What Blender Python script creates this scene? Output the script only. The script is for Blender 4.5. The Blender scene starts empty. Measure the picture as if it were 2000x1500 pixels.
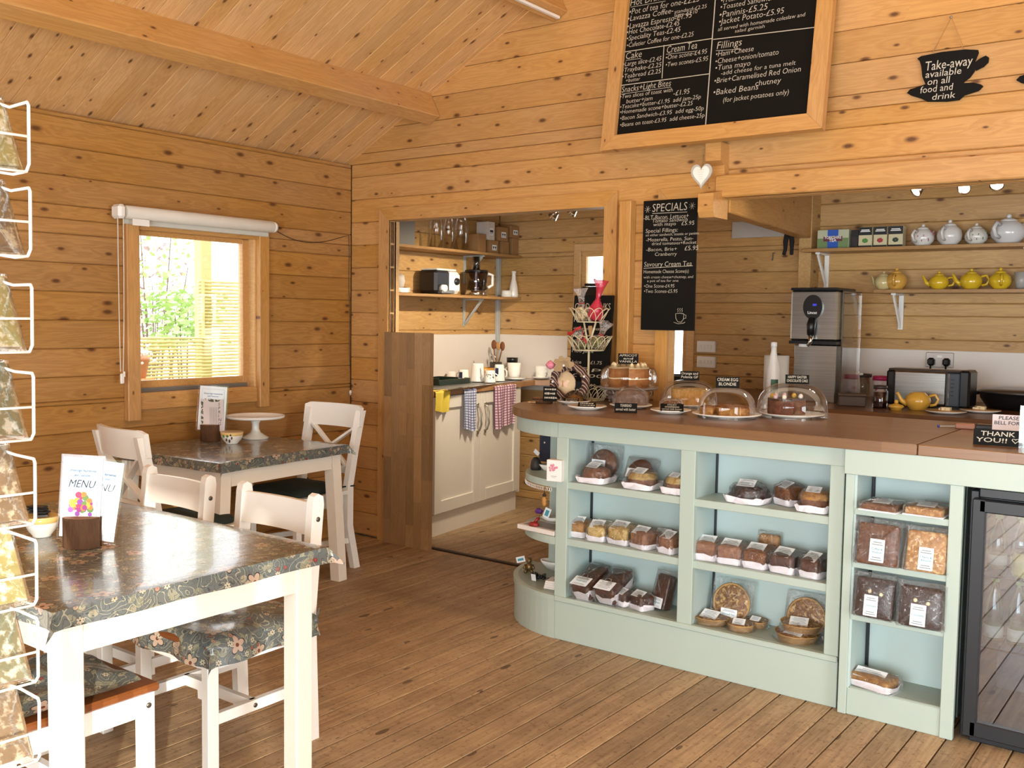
import bpy, bmesh, math, random
from mathutils import Vector, Matrix
rnd = random.Random(7)
scene = bpy.context.scene
COL = scene.collection
R = math.radians
PI = math.pi

# ------------------------------------------------------------------ camera
F_PX = 1927.0
YAW, PITCH, ROLL = R(-36.587), R(-3.886), R(0.867)
CAM = Vector((0.0, 0.0, 1.5))
_cy, _sy, _cp, _sp = math.cos(YAW), math.sin(YAW), math.cos(PITCH), math.sin(PITCH)
FWD = Vector((_sy * _cp, _cy * _cp, _sp))
_rt = Vector((_cy, -_sy, 0.0))
_up = _rt.cross(FWD)
RT = _rt * math.cos(ROLL) + _up * math.sin(ROLL)
UP = -_rt * math.sin(ROLL) + _up * math.cos(ROLL)
cam_d = bpy.data.cameras.new('camera')
cam_d.sensor_width = 36.0
cam_d.lens = F_PX / 2000.0 * 36.0
cam_d.clip_start = 0.05
cam_d.clip_end = 200
cam = bpy.data.objects.new('camera', cam_d)
COL.objects.link(cam)
cam.matrix_world = Matrix((
    (RT.x, UP.x, -FWD.x, CAM.x),
    (RT.y, UP.y, -FWD.y, CAM.y),
    (RT.z, UP.z, -FWD.z, CAM.z),
    (0, 0, 0, 1)))
scene.camera = cam

# ------------------------------------------------------------------ world, lights, exposure
world = bpy.data.worlds.new('overcast_sky')
scene.world = world
world.use_nodes = True
wn = world.node_tree.nodes
wl = world.node_tree.links
bg = wn['Background']
tc = wn.new('ShaderNodeTexCoord')
nz = wn.new('ShaderNodeTexNoise'); nz.inputs['Scale'].default_value = 2.0
cr = wn.new('ShaderNodeValToRGB')
cr.color_ramp.elements[0].color = (0.86, 0.93, 1.0, 1)
cr.color_ramp.elements[1].color = (1.0, 1.0, 1.0, 1)
wl.new(tc.outputs['Generated'], nz.inputs['Vector'])
wl.new(nz.outputs['Fac'], cr.inputs['Fac'])
wl.new(cr.outputs['Color'], bg.inputs['Color'])
bg.inputs['Strength'].default_value = 5.0

def area_light(name, loc, target, sx, sy, power, col=(1, 1, 1)):
    d = bpy.data.lights.new(name, 'AREA')
    d.shape = 'RECTANGLE'; d.size = sx; d.size_y = sy
    d.energy = power; d.color = col
    o = bpy.data.objects.new(name, d)
    COL.objects.link(o)
    o.location = loc
    o.rotation_euler = (Vector(target) - Vector(loc)).to_track_quat('-Z', 'Z').to_euler()
    return o

def point_light(name, loc, power, col=(1, .85, .65), r=.02):
    d = bpy.data.lights.new(name, 'POINT')
    d.energy = power; d.color = col; d.shadow_soft_size = r
    o = bpy.data.objects.new(name, d)
    COL.objects.link(o); o.location = loc
    return o

# daylight entering through the glazed doors behind and beside the camera
area_light('daylight_glazed_doors', (0.6, -2.12, 1.25), (0.6, 3, 2.3), 4.4, 1.95, 310, (.88, .95, 1))
area_light('daylight_side_windows', (3.02, 1.4, 1.45), (-3, 1.4, 2.2), 3.6, 1.5, 200, (.88, .95, 1))
sun_d = bpy.data.lights.new('sun', 'SUN'); sun_d.energy = 4.5; sun_d.angle = R(0.6); sun_d.color = (1, .92, .8)
sun = bpy.data.objects.new('sun', sun_d); COL.objects.link(sun)
sun.rotation_euler = Vector((-.80, .60, -.19)).to_track_quat('-Z', 'Z').to_euler()

vs = scene.view_settings
vs.view_transform = 'Standard'
vs.look = 'None'
vs.gamma = 1.0
vs.use_curve_mapping = False
vs.exposure = 0.03

# ------------------------------------------------------------------ placing helpers (pixel of the 2000x1500 frame -> point on a real plane)
def ray(x, y):
    return FWD + RT * ((x - 1000) / F_PX) - UP * ((y - 750) / F_PX)
def on(x, y, ax, val):
    d = ray(x, y); t = (val - CAM[ax]) / d[ax]
    return CAM + d * t
def fl(x, y, z=0.0): return on(x, y, 2, z)
def wy(x, y, v): return on(x, y, 1, v)
def wx(x, y, v): return on(x, y, 0, v)
def back(p, r): return Vector((p[0] - .596 * r, p[1] + .803 * r, p[2]))  # further into the room along the view

# ------------------------------------------------------------------ mesh helpers
class MB:
    def __init__(s): s.v = []; s.f = []; s.sm = []
    def add(s, vs_, fs_, smooth=False):
        o = len(s.v); s.v += [tuple(p) for p in vs_]
        for q in fs_: s.f.append(tuple(i + o for i in q)); s.sm.append(smooth)
        return s
    def box(s, c, d, rz=0.0, ch=0.0, M=None):
        hx, hy, hz = d[0] / 2, d[1] / 2, d[2] / 2
        if ch <= 0:
            P = [(x, y, z) for z in (-hz, hz) for x, y in ((-hx, -hy), (hx, -hy), (hx, hy), (-hx, hy))]
            Fs = [(0, 3, 2, 1), (4, 5, 6, 7), (0, 1, 5, 4), (1, 2, 6, 5), (2, 3, 7, 6), (3, 0, 4, 7)]
        else:
            ch = min(ch, hx * .9, hy * .9, hz * .9)
            P = []; idx = {}
            for sx in (-1, 1):
                for sy in (-1, 1):
                    for sz in (-1, 1):
                        for a in range(3):
                            p = [sx * hx, sy * hy, sz * hz]
                            for b in range(3):
                                if b != a: p[b] -= (sx, sy, sz)[b] * ch
                            idx[(sx, sy, sz, a)] = len(P); P.append(tuple(p))
            Fs = []
            for a in range(3):
                b, c2 = (a + 1) % 3, (a + 2) % 3
                for sg in (-1, 1):
                    q = []
                    for (p1, p2) in ((-1, -1), (1, -1), (1, 1), (-1, 1)):
                        k = [0, 0, 0]; k[a] = sg; k[b] = p1; k[c2] = p2
                        q.append(idx[(k[0], k[1], k[2], a)])
                    Fs.append(tuple(q if sg > 0 else q[::-1]))
                for s1 in (-1, 1):
                    for s2 in (-1, 1):
                        k0 = [0, 0, 0]; k1 = [0, 0, 0]
                        k0[a] = -1; k1[a] = 1
                        for k in (k0, k1): k[b] = s1; k[c2] = s2
                        q = [idx[(*k0, b)], idx[(*k1, b)], idx[(*k1, c2)], idx[(*k0, c2)]]
                        Fs.append(tuple(q if s1 * s2 < 0 else q[::-1]))
            for sx in (-1, 1):
                for sy in (-1, 1):
                    for sz in (-1, 1):
                        q = [idx[(sx, sy, sz, a)] for a in range(3)]
                        Fs.append(tuple(q if sx * sy * sz > 0 else q[::-1]))
        if M is None:
            M = Matrix.Translation(Vector(c)) @ Matrix.Rotation(rz, 4, 'Z')
        else:
            M = Matrix.Translation(Vector(c)) @ M
        return s.add([M @ Vector(p) for p in P], Fs)
    def bar(s, p0, p1, w, h, up=(0, 0, 1), ch=0.0):
        p0, p1 = Vector(p0), Vector(p1)
        d = (p1 - p0); L = d.length; x = d.normalized(); u = Vector(up)
        y = u.cross(x)
        if y.length < 1e-5: y = Vector((0, 1, 0)).cross(x)
        y.normalize(); z = x.cross(y)
        M = Matrix((x, y, z)).transposed().to_4x4()
        return s.box((p0 + p1) / 2, (L, w, h), ch=ch, M=M)
    def tube(s, pts, r, n=8, closed=False, caps=True):
        pts = [Vector(p) for p in pts]; N = len(pts)
        rs = r if isinstance(r, (list, tuple)) else [r] * N
        T = []
        for i in range(N):
            a = pts[(i - 1) % N] if (closed or i > 0) else pts[i]
            b = pts[(i + 1) % N] if (closed or i < N - 1) else pts[i]
            t = (b - a); T.append(t.normalized() if t.length > 1e-9 else Vector((0, 0, 1)))
        ref = Vector((0, 0, 1)) if abs(T[0].z) < .9 else Vector((1, 0, 0))
        u = T[0].cross(ref).normalized(); vs_ = []
        for i in range(N):
            u = (u - T[i] * u.dot(T[i]))
            if u.length < 1e-6: u = T[i].orthogonal()
            u.normalize(); w = T[i].cross(u)
            for k in range(n):
                a = 2 * PI * k / n
                vs_.append(pts[i] + (u * math.cos(a) + w * math.sin(a)) * rs[i])
        fs_ = []
        for i in range(N if closed else N - 1):
            j = (i + 1) % N
            for k in range(n):
                l = (k + 1) % n
                fs_.append((i * n + k, i * n + l, j * n + l, j * n + k))
        if caps and not closed:
            fs_.append(tuple(range(n))[::-1]); fs_.append(tuple((N - 1) * n + k for k in range(n)))
        return s.add(vs_, fs_, True)
    def lathe(s, prof, n=24, c=(0, 0, 0), sx=1.0, sy=1.0, closed=False, M=None):
        vs_ = []; fs_ = []; m = len(prof)
        for (r, z) in prof:
            for k in range(n):
                a = 2 * PI * k / n
                p = Vector((r * math.cos(a) * sx, r * math.sin(a) * sy, z))
                if M is not None: p = M @ p
                vs_.append((p.x + c[0], p.y + c[1], p.z + c[2]))
        for i in range(m - 1 if not closed else m):
            j = (i + 1) % m
            for k in range(n):
                l = (k + 1) % n
                fs_.append((i * n + k, i * n + l, j * n + l, j * n + k))
        if not closed:
            if prof[0][0] > 1e-6: fs_.append(tuple(range(n))[::-1])
            if prof[-1][0] > 1e-6: fs_.append(tuple((m - 1) * n + k for k in range(n)))
        return s.add(vs_, fs_, True)
    def prism(s, poly, h0, h1, M=None):
        """poly in local xy, extruded h0..h1 along z, M maps to space"""
        n = len(poly); vs_ = []
        for z in (h0, h1):
            for (x, y) in poly:
                p = Vector((x, y, z))
                vs_.append(M @ p if M is not None else p)
        fs_ = [tuple(range(n))[::-1], tuple(range(n, 2 * n))]
        for i in range(n):
            j = (i + 1) % n
            fs_.append((i, j, n + j, n + i))
        return s.add(vs_, fs_)
    def grid(s, fn, nu, nv, smooth=True, wrap=False):
        vs_ = []; fs_ = []
        for i in range(nu + 1):
            for j in range(nv + 1):
                vs_.append(fn(i / nu, j / nv))
        w = nv + 1
        for i in range(nu):
            for j in range(nv):
                fs_.append((i * w + j, (i + 1) * w + j, (i + 1) * w + j + 1, i * w + j + 1))
        return s.add(vs_, fs_, smooth)
    def ball(s, c, r, n=12, m=8, sc=(1, 1, 1), jit=0.0, rs=None):
        rr = rs or rnd
        vs_ = [(c[0], c[1], c[2] - r * sc[2])]
        for i in range(1, m):
            ph = -PI / 2 + PI * i / m
            for k in range(n):
                a = 2 * PI * k / n; q = r * (1 + (rr.uniform(-jit, jit) if jit else 0))
                vs_.append((c[0] + q * math.cos(ph) * math.cos(a) * sc[0], c[1] + q * math.cos(ph) * math.sin(a) * sc[1], c[2] + q * math.sin(ph) * sc[2]))
        vs_.append((c[0], c[1], c[2] + r * sc[2])); fs_ = []
        for k in range(n): fs_.append((0, 1 + (k + 1) % n, 1 + k))
        for i in range(m - 2):
            for k in range(n):
                l = (k + 1) % n
                fs_.append((1 + i * n + k, 1 + i * n + l, 1 + (i + 1) * n + l, 1 + (i + 1) * n + k))
        t = len(vs_) - 1; b = 1 + (m - 2) * n
        for k in range(n): fs_.append((b + k, b + (k + 1) % n, t))
        return s.add(vs_, fs_, True)
    def rbox(s, c, d, r, M=None, dome=0.0, n=5, taper=1.0):
        """rounded-plan block with softened top, for cakes and cushions; centre of base c"""
        hx, hy = d[0] / 2, d[1] / 2; r = min(r, hx * .98, hy * .98)
        ring = []
        for (cx, cy, a0) in ((hx - r, hy - r, 0), (-hx + r, hy - r, 90), (-hx + r, -hy + r, 180), (hx - r, -hy + r, 270)):
            for k in range(n + 1):
                a = R(a0 + 90 * k / n); ring.append((cx + r * math.cos(a), cy + r * math.sin(a)))
        H = d[2]; e = min(H * .35, r * .6, .02)
        levels = [(taper * .985, 0), (taper, e * .4), (1.0, H - e), (1 - .35 * e / max(hx, .001), H - e * .3), (1 - 1.2 * e / max(hx, .001), H + dome * .25), (.55, H + dome * .8), (.2, H + dome)]
        N = len(ring); vs_ = []
        for (q, z) in levels:
            for (x, y) in ring: vs_.append((x * q, y * q, z))
        fs_ = []
        for i in range(len(levels) - 1):
            for k in range(N):
                l = (k + 1) % N
                fs_.append((i * N + k, i * N + l, (i + 1) * N + l, (i + 1) * N + k))
        fs_.append(tuple(range(N))[::-1]); fs_.append(tuple((len(levels) - 1) * N + k for k in range(N)))
        MM = Matrix.Translation(Vector(c)) @ (M if M is not None else Matrix())
        return s.add([MM @ Vector(p) for p in vs_], fs_, True)
    def text(s, body, o, u, v, size, width=None, shear=.12, off=0.0, align='LEFT', bold=0.0):
        """flat lettering lying in the plane (u right, v up); o = left end of the base line"""
        cu = bpy.data.curves.new('t', 'FONT')
        cu.body = body; cu.size = size; cu.resolution_u = 2; cu.shear = shear; cu.offset = bold * size
        ob = bpy.data.objects.new('t', cu)
        me = ob.to_mesh()
        P = [w.co.copy() for w in me.vertices]; Fs = [tuple(q.vertices) for q in me.polygons]
        ob.to_mesh_clear(); bpy.data.objects.remove(ob); bpy.data.curves.remove(cu)
        if not P: return s
        x0 = min(p.x for p in P); x1 = max(p.x for p in P)
        k = (width / (x1 - x0)) if width else 1.0
        u = Vector(u).normalized(); v = Vector(v).normalized(); nn = u.cross(v); o = Vector(o)
        sh = -(x1 - x0) * k / 2 if align == 'CENTER' else 0
        return s.add([o + u * ((p.x - x0) * k + sh) + v * p.y + nn * off for p in P], Fs)
    def mesh(s, name):
        me = bpy.data.meshes.new(name)
        me.from_pydata(s.v, [], s.f)
        for p, q in zip(me.polygons, s.sm): p.use_smooth = q
        me.validate(); me.update()
        return me

def link(name, me, mat, parent=None, loc=None, rz=0.0):
    o = bpy.data.objects.new(name, me)
    COL.objects.link(o)
    if mat is not None and not me.materials: me.materials.append(mat)
    if parent is not None: o.parent = parent
    if loc is not None: o.location = loc
    if rz: o.rotation_euler = (0, 0, rz)
    return o
def obj(name, mb, mat, parent=None, loc=None, rz=0.0):
    me = mb.mesh(name)
    return link(name, me, mat, parent, loc, rz)
def sharpen(o, ang=35):
    """keep smooth shading off across hard edges"""
    bm = bmesh.new(); bm.from_mesh(o.data)
    bmesh.ops.recalc_face_normals(bm, faces=bm.faces[:])
    for e in bm.edges:
        if len(e.link_faces) == 2 and e.calc_face_angle(0) > R(ang): e.smooth = False
    bm.to_mesh(o.data); bm.free(); return o
def tag(o, label, cat, group=None):
    o['label'] = label; o['category'] = cat
    if group: o['group'] = group
    return o
def thing(name, label, cat, loc=(0, 0, 0), rz=0.0, group=None):
    o = bpy.data.objects.new(name, None); COL.objects.link(o)
    o.empty_display_size = .05
    o.location = loc; o.rotation_euler = (0, 0, rz)
    return tag(o, label, cat, group)
def struct(name, mb, mat, parent=None):
    o = obj(name, mb, mat, parent) if mb is not None else bpy.data.objects.new(name, None)
    if mb is None: COL.objects.link(o)
    if parent is None: o['kind'] = 'structure'
    return o
def copy_tree(src, parent=None):
    c = src.copy(); COL.objects.link(c); c.parent = parent
    for ch in list(src.children): copy_tree(ch, c)
    return c

# ------------------------------------------------------------------ materials
def lin(h):
    if isinstance(h, tuple): return h
    h = h.lstrip('#'); o = []
    for i in (0, 2, 4):
        c = int(h[i:i + 2], 16) / 255.0
        o.append(c / 12.92 if c <= .04045 else ((c + .055) / 1.055) ** 2.4)
    return (o[0], o[1], o[2])
class NT:
    def __init__(s, name):
        s.m = bpy.data.materials.new(name); s.m.use_nodes = True
        s.t = s.m.node_tree; s.n = s.t.nodes; s.l = s.t.links
        s.p = s.n['Principled BSDF']; s.out = s.n['Material Output']
    def node(s, ty, **k):
        nd = s.n.new(ty)
        for a, b in k.items(): setattr(nd, a, b)
        return nd
    def val(s, nd, key, x):
        if hasattr(x, 'is_linked'): s.l.new(x, nd.inputs[key])
        elif x is not None:
            nd.inputs[key].default_value = x
    def math(s, op, a, b=None, c=None, clamp=False):
        nd = s.node('ShaderNodeMath', operation=op, use_clamp=clamp)
        s.val(nd, 0, a)
        if b is not None: s.val(nd, 1, b)
        if c is not None: s.val(nd, 2, c)
        return nd.outputs[0]
    def mix(s, fac, a, b, mode='MIX'):
        nd = s.node('ShaderNodeMix', data_type='RGBA', blend_type=mode)
        s.val(nd, 0, fac)
        s.val(nd, 6, a if hasattr(a, 'is_linked') else (*lin(a), 1)); s.val(nd, 7, b if hasattr(b, 'is_linked') else (*lin(b), 1))
        return nd.outputs[2]
    def coord(s, scale=(1, 1, 1), rand=0.0, loc=(0, 0, 0)):
        t = s.node('ShaderNodeTexCoord'); v = t.outputs['Object']
        if rand:
            oi = s.node('ShaderNodeObjectInfo')
            cmb = s.node('ShaderNodeCombineXYZ')
            s.l.new(s.math('MULTIPLY', oi.outputs['Random'], rand), cmb.inputs[0])
            s.l.new(s.math('MULTIPLY', oi.outputs['Random'], rand * 2.7), cmb.inputs[1])
            s.l.new(s.math('MULTIPLY', oi.outputs['Random'], rand * .61), cmb.inputs[2])
            ad = s.node('ShaderNodeVectorMath', operation='ADD')
            s.l.new(v, ad.inputs[0]); s.l.new(cmb.outputs[0], ad.inputs[1]); v = ad.outputs[0]
        mp = s.node('ShaderNodeMapping'); mp.inputs['Scale'].default_value = scale; mp.inputs['Location'].default_value = loc
        s.l.new(v, mp.inputs['Vector']); return mp.outputs[0]
    def noise(s, vec, scale=5, detail=3, rough=.5, dist=0.0):
        nd = s.node('ShaderNodeTexNoise')
        if vec is not None: s.l.new(vec, nd.inputs['Vector'])
        nd.inputs['Scale'].default_value = scale; nd.inputs['Detail'].default_value = detail
        nd.inputs['Roughness'].default_value = rough; nd.inputs['Distortion'].default_value = dist
        return nd.outputs['Fac']
    def ramp(s, fac, stops, interp='LINEAR'):
        nd = s.node('ShaderNodeValToRGB'); nd.color_ramp.interpolation = interp
        e = nd.color_ramp.elements
        while len(e) < len(stops): e.new(.5)
        for q, (p, c) in zip(e, stops):
            q.position = p; q.color = (*lin(c), 1) if not isinstance(c, float) else (c, c, c, 1)
        s.l.new(fac, nd.inputs['Fac']); return nd.outputs['Color']
    def bump(s, h, strength=.3, dist=.01):
        nd = s.node('ShaderNodeBump'); nd.inputs['Strength'].default_value = strength; nd.inputs['Distance'].default_value = dist
        s.l.new(h, nd.inputs['Height']); s.l.new(nd.outputs[0], s.p.inputs['Normal'])
    def set(s, **k):
        names = dict(color='Base Color', rough='Roughness', metal='Metallic', spec='Specular IOR Level', coat='Coat Weight', coat_rough='Coat Roughness',
                     trans='Transmission Weight', ior='IOR', alpha='Alpha', emis='Emission Color', emis_s='Emission Strength', sheen='Sheen Weight', sss='Subsurface Weight')
        for a, b in k.items():
            key = names[a]
            if a in ('color', 'emis') and not hasattr(b, 'is_linked'): b = (*lin(b), 1)
            s.val(s.p, key, b)
        return s.m

def plain(name, color, rough=.5, metal=0.0, var=.06, vscale=12, spec=.5, coat=0.0, bump=0.0, bscale=60, bdist=.002):
    t = NT(name)
    v = t.coord(rand=9.0)
    n = t.noise(v, vscale, 2)
    c = lin(color)
    a = tuple(min(1, x * (1 + var)) for x in c); b = tuple(x * (1 - var) for x in c)
    t.set(color=t.mix(n, b, a), rough=rough, metal=metal, spec=spec, coat=coat)
    if bump: t.bump(t.noise(v, bscale, 3), bump, bdist)
    return t.m

def pine(name, base, dark, knot='#4f2a14', rough=.42, tint=.16, knots=1.0, vgroove=False):
    """board lengthwise along local X, face height along local Z"""
    t = NT(name)
    v = t.coord((1, 1, 1), rand=37.0)
    # knots: sparse elongated cells
    sx = t.node('ShaderNodeSeparateXYZ'); t.l.new(v, sx.inputs[0])
    cxy = t.node('ShaderNodeCombineXYZ'); t.l.new(sx.outputs[0], cxy.inputs[0]); t.l.new(t.math('MULTIPLY', sx.outputs[2], 2.2), cxy.inputs[1])
    vo = t.node('ShaderNodeTexVoronoi'); vo.voronoi_dimensions = '2D'; vo.inputs['Scale'].default_value = 4.0; vo.inputs['Randomness'].default_value = 1.0
    t.l.new(cxy.outputs[0], vo.inputs['Vector'])
    sep = t.node('ShaderNodeSeparateColor'); t.l.new(vo.outputs['Color'], sep.inputs[0])
    size = t.math('MULTIPLY_ADD', sep.outputs[0], .075 * knots, .03 * knots)
    gate = t.math('GREATER_THAN', sep.outputs[1], .35)
    kd = t.math('DIVIDE', vo.outputs['Distance'], size)
    kmask = t.math('MULTIPLY', gate, t.math('SUBTRACT', 1.55, kd, clamp=True))
    halo = t.math('MULTIPLY', gate, t.math('SUBTRACT', 1.0, t.math('MULTIPLY', vo.outputs['Distance'], 2.2), clamp=True))
    # grain: long lines bent round the knots
    gs = t.node('ShaderNodeMapping'); gs.inputs['Scale'].default_value = (1.1, 16, 16); t.l.new(v, gs.inputs['Vector'])
    g1 = t.noise(gs.outputs[0], 1.6, 5, .55, .6)
    ringin = t.math('MULTIPLY_ADD', halo, 1.6, t.math('MULTIPLY', g1, 7.0))
    rings = t.math('SINE', t.math('MULTIPLY', ringin, 6.0))
    rings = t.math('MULTIPLY_ADD', rings, .5, .5)
    fs = t.node('ShaderNodeMapping'); fs.inputs['Scale'].default_value = (4, 120, 120); t.l.new(v, fs.inputs['Vector'])
    fine = t.noise(fs.outputs[0], 1.0, 3, .6)
    broad = t.noise(v, .8, 2)
    c = t.mix(t.math('MULTIPLY', rings, .36), base, dark)
    c = t.mix(t.math('MULTIPLY', fine, .28), c, dark)
    c = t.mix(t.math('MULTIPLY', halo, .25), c, dark)
    oi = t.node('ShaderNodeObjectInfo')
    hsv = t.node('ShaderNodeHueSaturation')
    t.l.new(c, hsv.inputs['Color'])
    t.l.new(t.math('MULTIPLY_ADD', oi.outputs['Random'], tint, 1 - tint * .55), hsv.inputs['Value'])
    t.l.new(t.math('MULTIPLY_ADD', broad, .3, .88), hsv.inputs['Saturation'])
    c = t.mix(t.math('MULTIPLY', kmask, .88, clamp=True), hsv.outputs[0], knot)
    t.set(color=c, rough=rough, spec=.45)
    t.bump(t.math('ADD', fine, t.math('MULTIPLY', rings, .5)), .12, .002)
    return t.m

def thin_clear(name, tint=(1, 1, 1), gloss=.12, rough=.05, bump=0.0, bscale=40, edge=.75):
    """thin clear sheet: film, dome glass"""
    t = NT(name)
    tr = t.node('ShaderNodeBsdfTransparent'); tr.inputs[0].default_value = (*tint, 1)
    gl = t.node('ShaderNodeBsdfGlossy'); gl.inputs['Roughness'].default_value = rough; gl.inputs['Color'].default_value = (1, 1, 1, 1)
    fr = t.node('ShaderNodeFresnel'); fr.inputs['IOR'].default_value = 1.5
    mx = t.node('ShaderNodeMixShader')
    f = t.math('MULTIPLY_ADD', fr.outputs[0], edge, gloss, clamp=True)
    t.l.new(f, mx.inputs[0]); t.l.new(tr.outputs[0], mx.inputs[1]); t.l.new(gl.outputs[0], mx.inputs[2])
    if bump:
        nd = t.node('ShaderNodeBump'); nd.inputs['Strength'].default_value = bump; nd.inputs['Distance'].default_value = .01
        v = t.coord((1, 1, 1), rand=11.0)
        t.l.new(t.noise(v, bscale, 3, .6, 1.2), nd.inputs['Height'])
        t.l.new(nd.outputs[0], gl.inputs['Normal']); t.l.new(nd.outputs[0], fr.inputs['Normal'])
    t.l.new(mx.outputs[0], t.out.inputs['Surface'])
    return t.m

# ================================================================== shared materials
M = {}
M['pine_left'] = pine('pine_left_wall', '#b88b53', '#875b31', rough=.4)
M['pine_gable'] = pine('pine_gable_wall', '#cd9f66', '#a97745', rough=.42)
M['pine_kitchen'] = pine('pine_kitchen_wall', '#cfa871', '#a07a4b', rough=.5)
M['pine_ceiling'] = pine('pine_ceiling', '#dfb580', '#b58655', rough=.5, knots=.8)
M['pine_trim'] = pine('pine_trim', '#cd9e64', '#a67542', rough=.4, knots=.55, tint=.05)
M['pine_pale'] = pine('pine_pale', '#dcb684', '#bd8f57', rough=.5, knots=.3, tint=.05)

def floor_mat():
    t = NT('worn_floor_boards')
    v = t.coord((1, 1, 1), rand=41.0)
    gs = t.node('ShaderNodeMapping'); gs.inputs['Scale'].default_value = (1.5, 30, 30); t.l.new(v, gs.inputs['Vector'])
    g = t.noise(gs.outputs[0], 2.0, 5, .6, .8)
    c = t.ramp(g, [(.25, '#876f54'), (.5, '#a98d6b'), (.75, '#bea37d')])
    vo = t.node('ShaderNodeTexVoronoi'); mp = t.node('ShaderNodeMapping'); mp.inputs['Scale'].default_value = (5, 13, 13); t.l.new(v, mp.inputs['Vector']); t.l.new(mp.outputs[0], vo.inputs['Vector'])
    vo.inputs['Scale'].default_value = 1.0
    sep = t.node('ShaderNodeSeparateColor'); t.l.new(vo.outputs['Color'], sep.inputs[0])
    km = t.math('MULTIPLY', t.math('GREATER_THAN', sep.outputs[0], .5), t.math('LESS_THAN', vo.outputs['Distance'], t.math('MULTIPLY', sep.outputs[1], .2)))
    c = t.mix(t.math('MULTIPLY', km, .75), c, '#3a2415')
    # scuffs and flecks of wear
    d = t.noise(v, 55, 4, .7)
    dm = t.ramp(d, [(.56, 0.0), (.68, 1.0)])
    c = t.mix(t.math('MULTIPLY', dm, .6), c, '#4a3524')
    e = t.noise(t.coord((1, 1, 1)), 2.2, 4, .65)
    c = t.mix(t.math('MULTIPLY', t.ramp(e, [(.45, 0.0), (.7, 1.0)]), .5), c, '#5c4630')
    oi = t.node('ShaderNodeObjectInfo'); hs = t.node('ShaderNodeHueSaturation'); t.l.new(c, hs.inputs['Color'])
    t.l.new(t.math('MULTIPLY_ADD', oi.outputs['Random'], .34, .92), hs.inputs['Value'])
    t.set(color=hs.outputs[0], rough=t.math('MULTIPLY_ADD', d, .3, .38), spec=.4)
    t.bump(t.math('ADD', g, d), .18, .003)
    return t.m
M['floor'] = floor_mat()
M['white_paint'] = plain('white_gloss_paint', '#f1ece2', .28, var=.02)
M['white_wall'] = plain('white_splashback', '#e3ddd6', .35, var=.02)
M['white_plastic'] = plain('white_plastic', '#efeeea', .35, var=.02)
M['grey_metal'] = plain('grey_aluminium', '#8f8f8d', .38, metal=.7)
M['chrome'] = plain('chrome', '#d8d8d8', .12, metal=1.0, var=.02)
M['black_plastic'] = plain('black_plastic', '#161617', .35)
M['black_metal'] = plain('black_powder_coat', '#1d1f24', .4)
M['dark_wire'] = plain('dark_cable', '#2a2320', .5)
M['glass'] = thin_clear('window_glass', gloss=.03, rough=.0)
M['dome'] = thin_clear('clear_dome', gloss=.025, rough=.02, edge=.55)
M['film'] = thin_clear('cellophane', gloss=.045, rough=.04, bump=1.0, bscale=60, edge=.6)

# ================================================================== boards
_bc = {}
def board_mesh(L, T, Hh, ch=.005):
    k = (round(L, 3), round(T, 4), round(Hh, 4), ch)
    if k not in _bc:
        _bc[k] = MB().box((0, 0, 0), (L, T, Hh), ch=ch).mesh('board')
    return _bc[k]
def board(parent, mat, c, L, Hh, T, rz=0.0, name='board', ch=.005):
    me = board_mesh(L, T, Hh, ch)
    key = (me.name, mat.name)
    if me.materials and me.materials[0] != mat:
        k2 = ('m', me.name, mat.name)
        if k2 not in _bc:
            m2 = me.copy(); m2.materials.clear(); m2.materials.append(mat); _bc[k2] = m2
        me = _bc[k2]
    o = link(name, me, mat, parent, c, rz)
    return o
def rows(z_ref, pitch, z0, z1):
    """courses between z0 and z1 with seams at z_ref + k*pitch"""
    k = math.floor((z0 - z_ref) / pitch); out = []
    while True:
        a = z_ref + k * pitch; b = a + pitch
        if a >= z1 - .004: break
        lo, hi = max(a, z0), min(b, z1)
        if hi - lo > .012: out.append((lo, hi))
        k += 1
    return out
def split(a, b, z0, z1, holes):
    """horizontal spans of a course left over by the openings"""
    segs = [(a, b)]
    for (h0, h1, q0, q1) in holes:
        if q1 <= z0 + .02 or q0 >= z1 - .02: continue
        n = []
        for (s, e) in segs:
            if h1 <= s or h0 >= e: n.append((s, e)); continue
            if h0 > s: n.append((s, h0))
            if h1 < e: n.append((h1, e))
        segs = n
    return [q for q in segs if q[1] - q[0] > .02]
def course_cuts(rws, holes):
    """cut courses at the tops and bottoms of openings so they follow them exactly"""
    out = []
    for (a, b) in rws:
        cuts = sorted({z for h in holes for z in h[2:4] if a + .015 < z < b - .015})
        p = a
        for c in cuts + [b]:
            out.append((p, c)); p = c
    return out

XL, YG, YK, ZE, SL = -4.88, 4.73, 6.60, 2.50, .511
XK = -5.055  # kitchen side wall
RIDGE_X = -0.9
def roof_z(x): return ZE + SL * (x + 4.93)

# ---------------------------------------------------------------- floor
floor = struct('floor', MB().box((-1., 2.2, -.06), (8.4, 9.0, .07)), M['black_metal'])
w = .106; x = -4.93; k = 0
while x < 3.1:
    board(floor, M['floor'], (x + w / 2, 1.265, -.0125), 6.93, w - .0055, .025, 0, 'plank', ch=.002).rotation_euler = (PI / 2, 0, PI / 2)
    x += w; k += 1
x = -5.05
while x < 1.36:
    o = board(floor, M['floor'], (x + w / 2, 5.68, -.0105), 1.84, w - .0055, .025, 0, 'plank', ch=.002)
    o.rotation_euler = (PI / 2, 0, PI / 2)
    x += w
thr = tag(obj('threshold_strip', MB().box((-3.70, 4.752, .004), (1.64, .03, .012), ch=.003), plain('dark_threshold', '#3b2b20', .5)), 'dark strip on the floor across the kitchen doorway', 'threshold')

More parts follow.
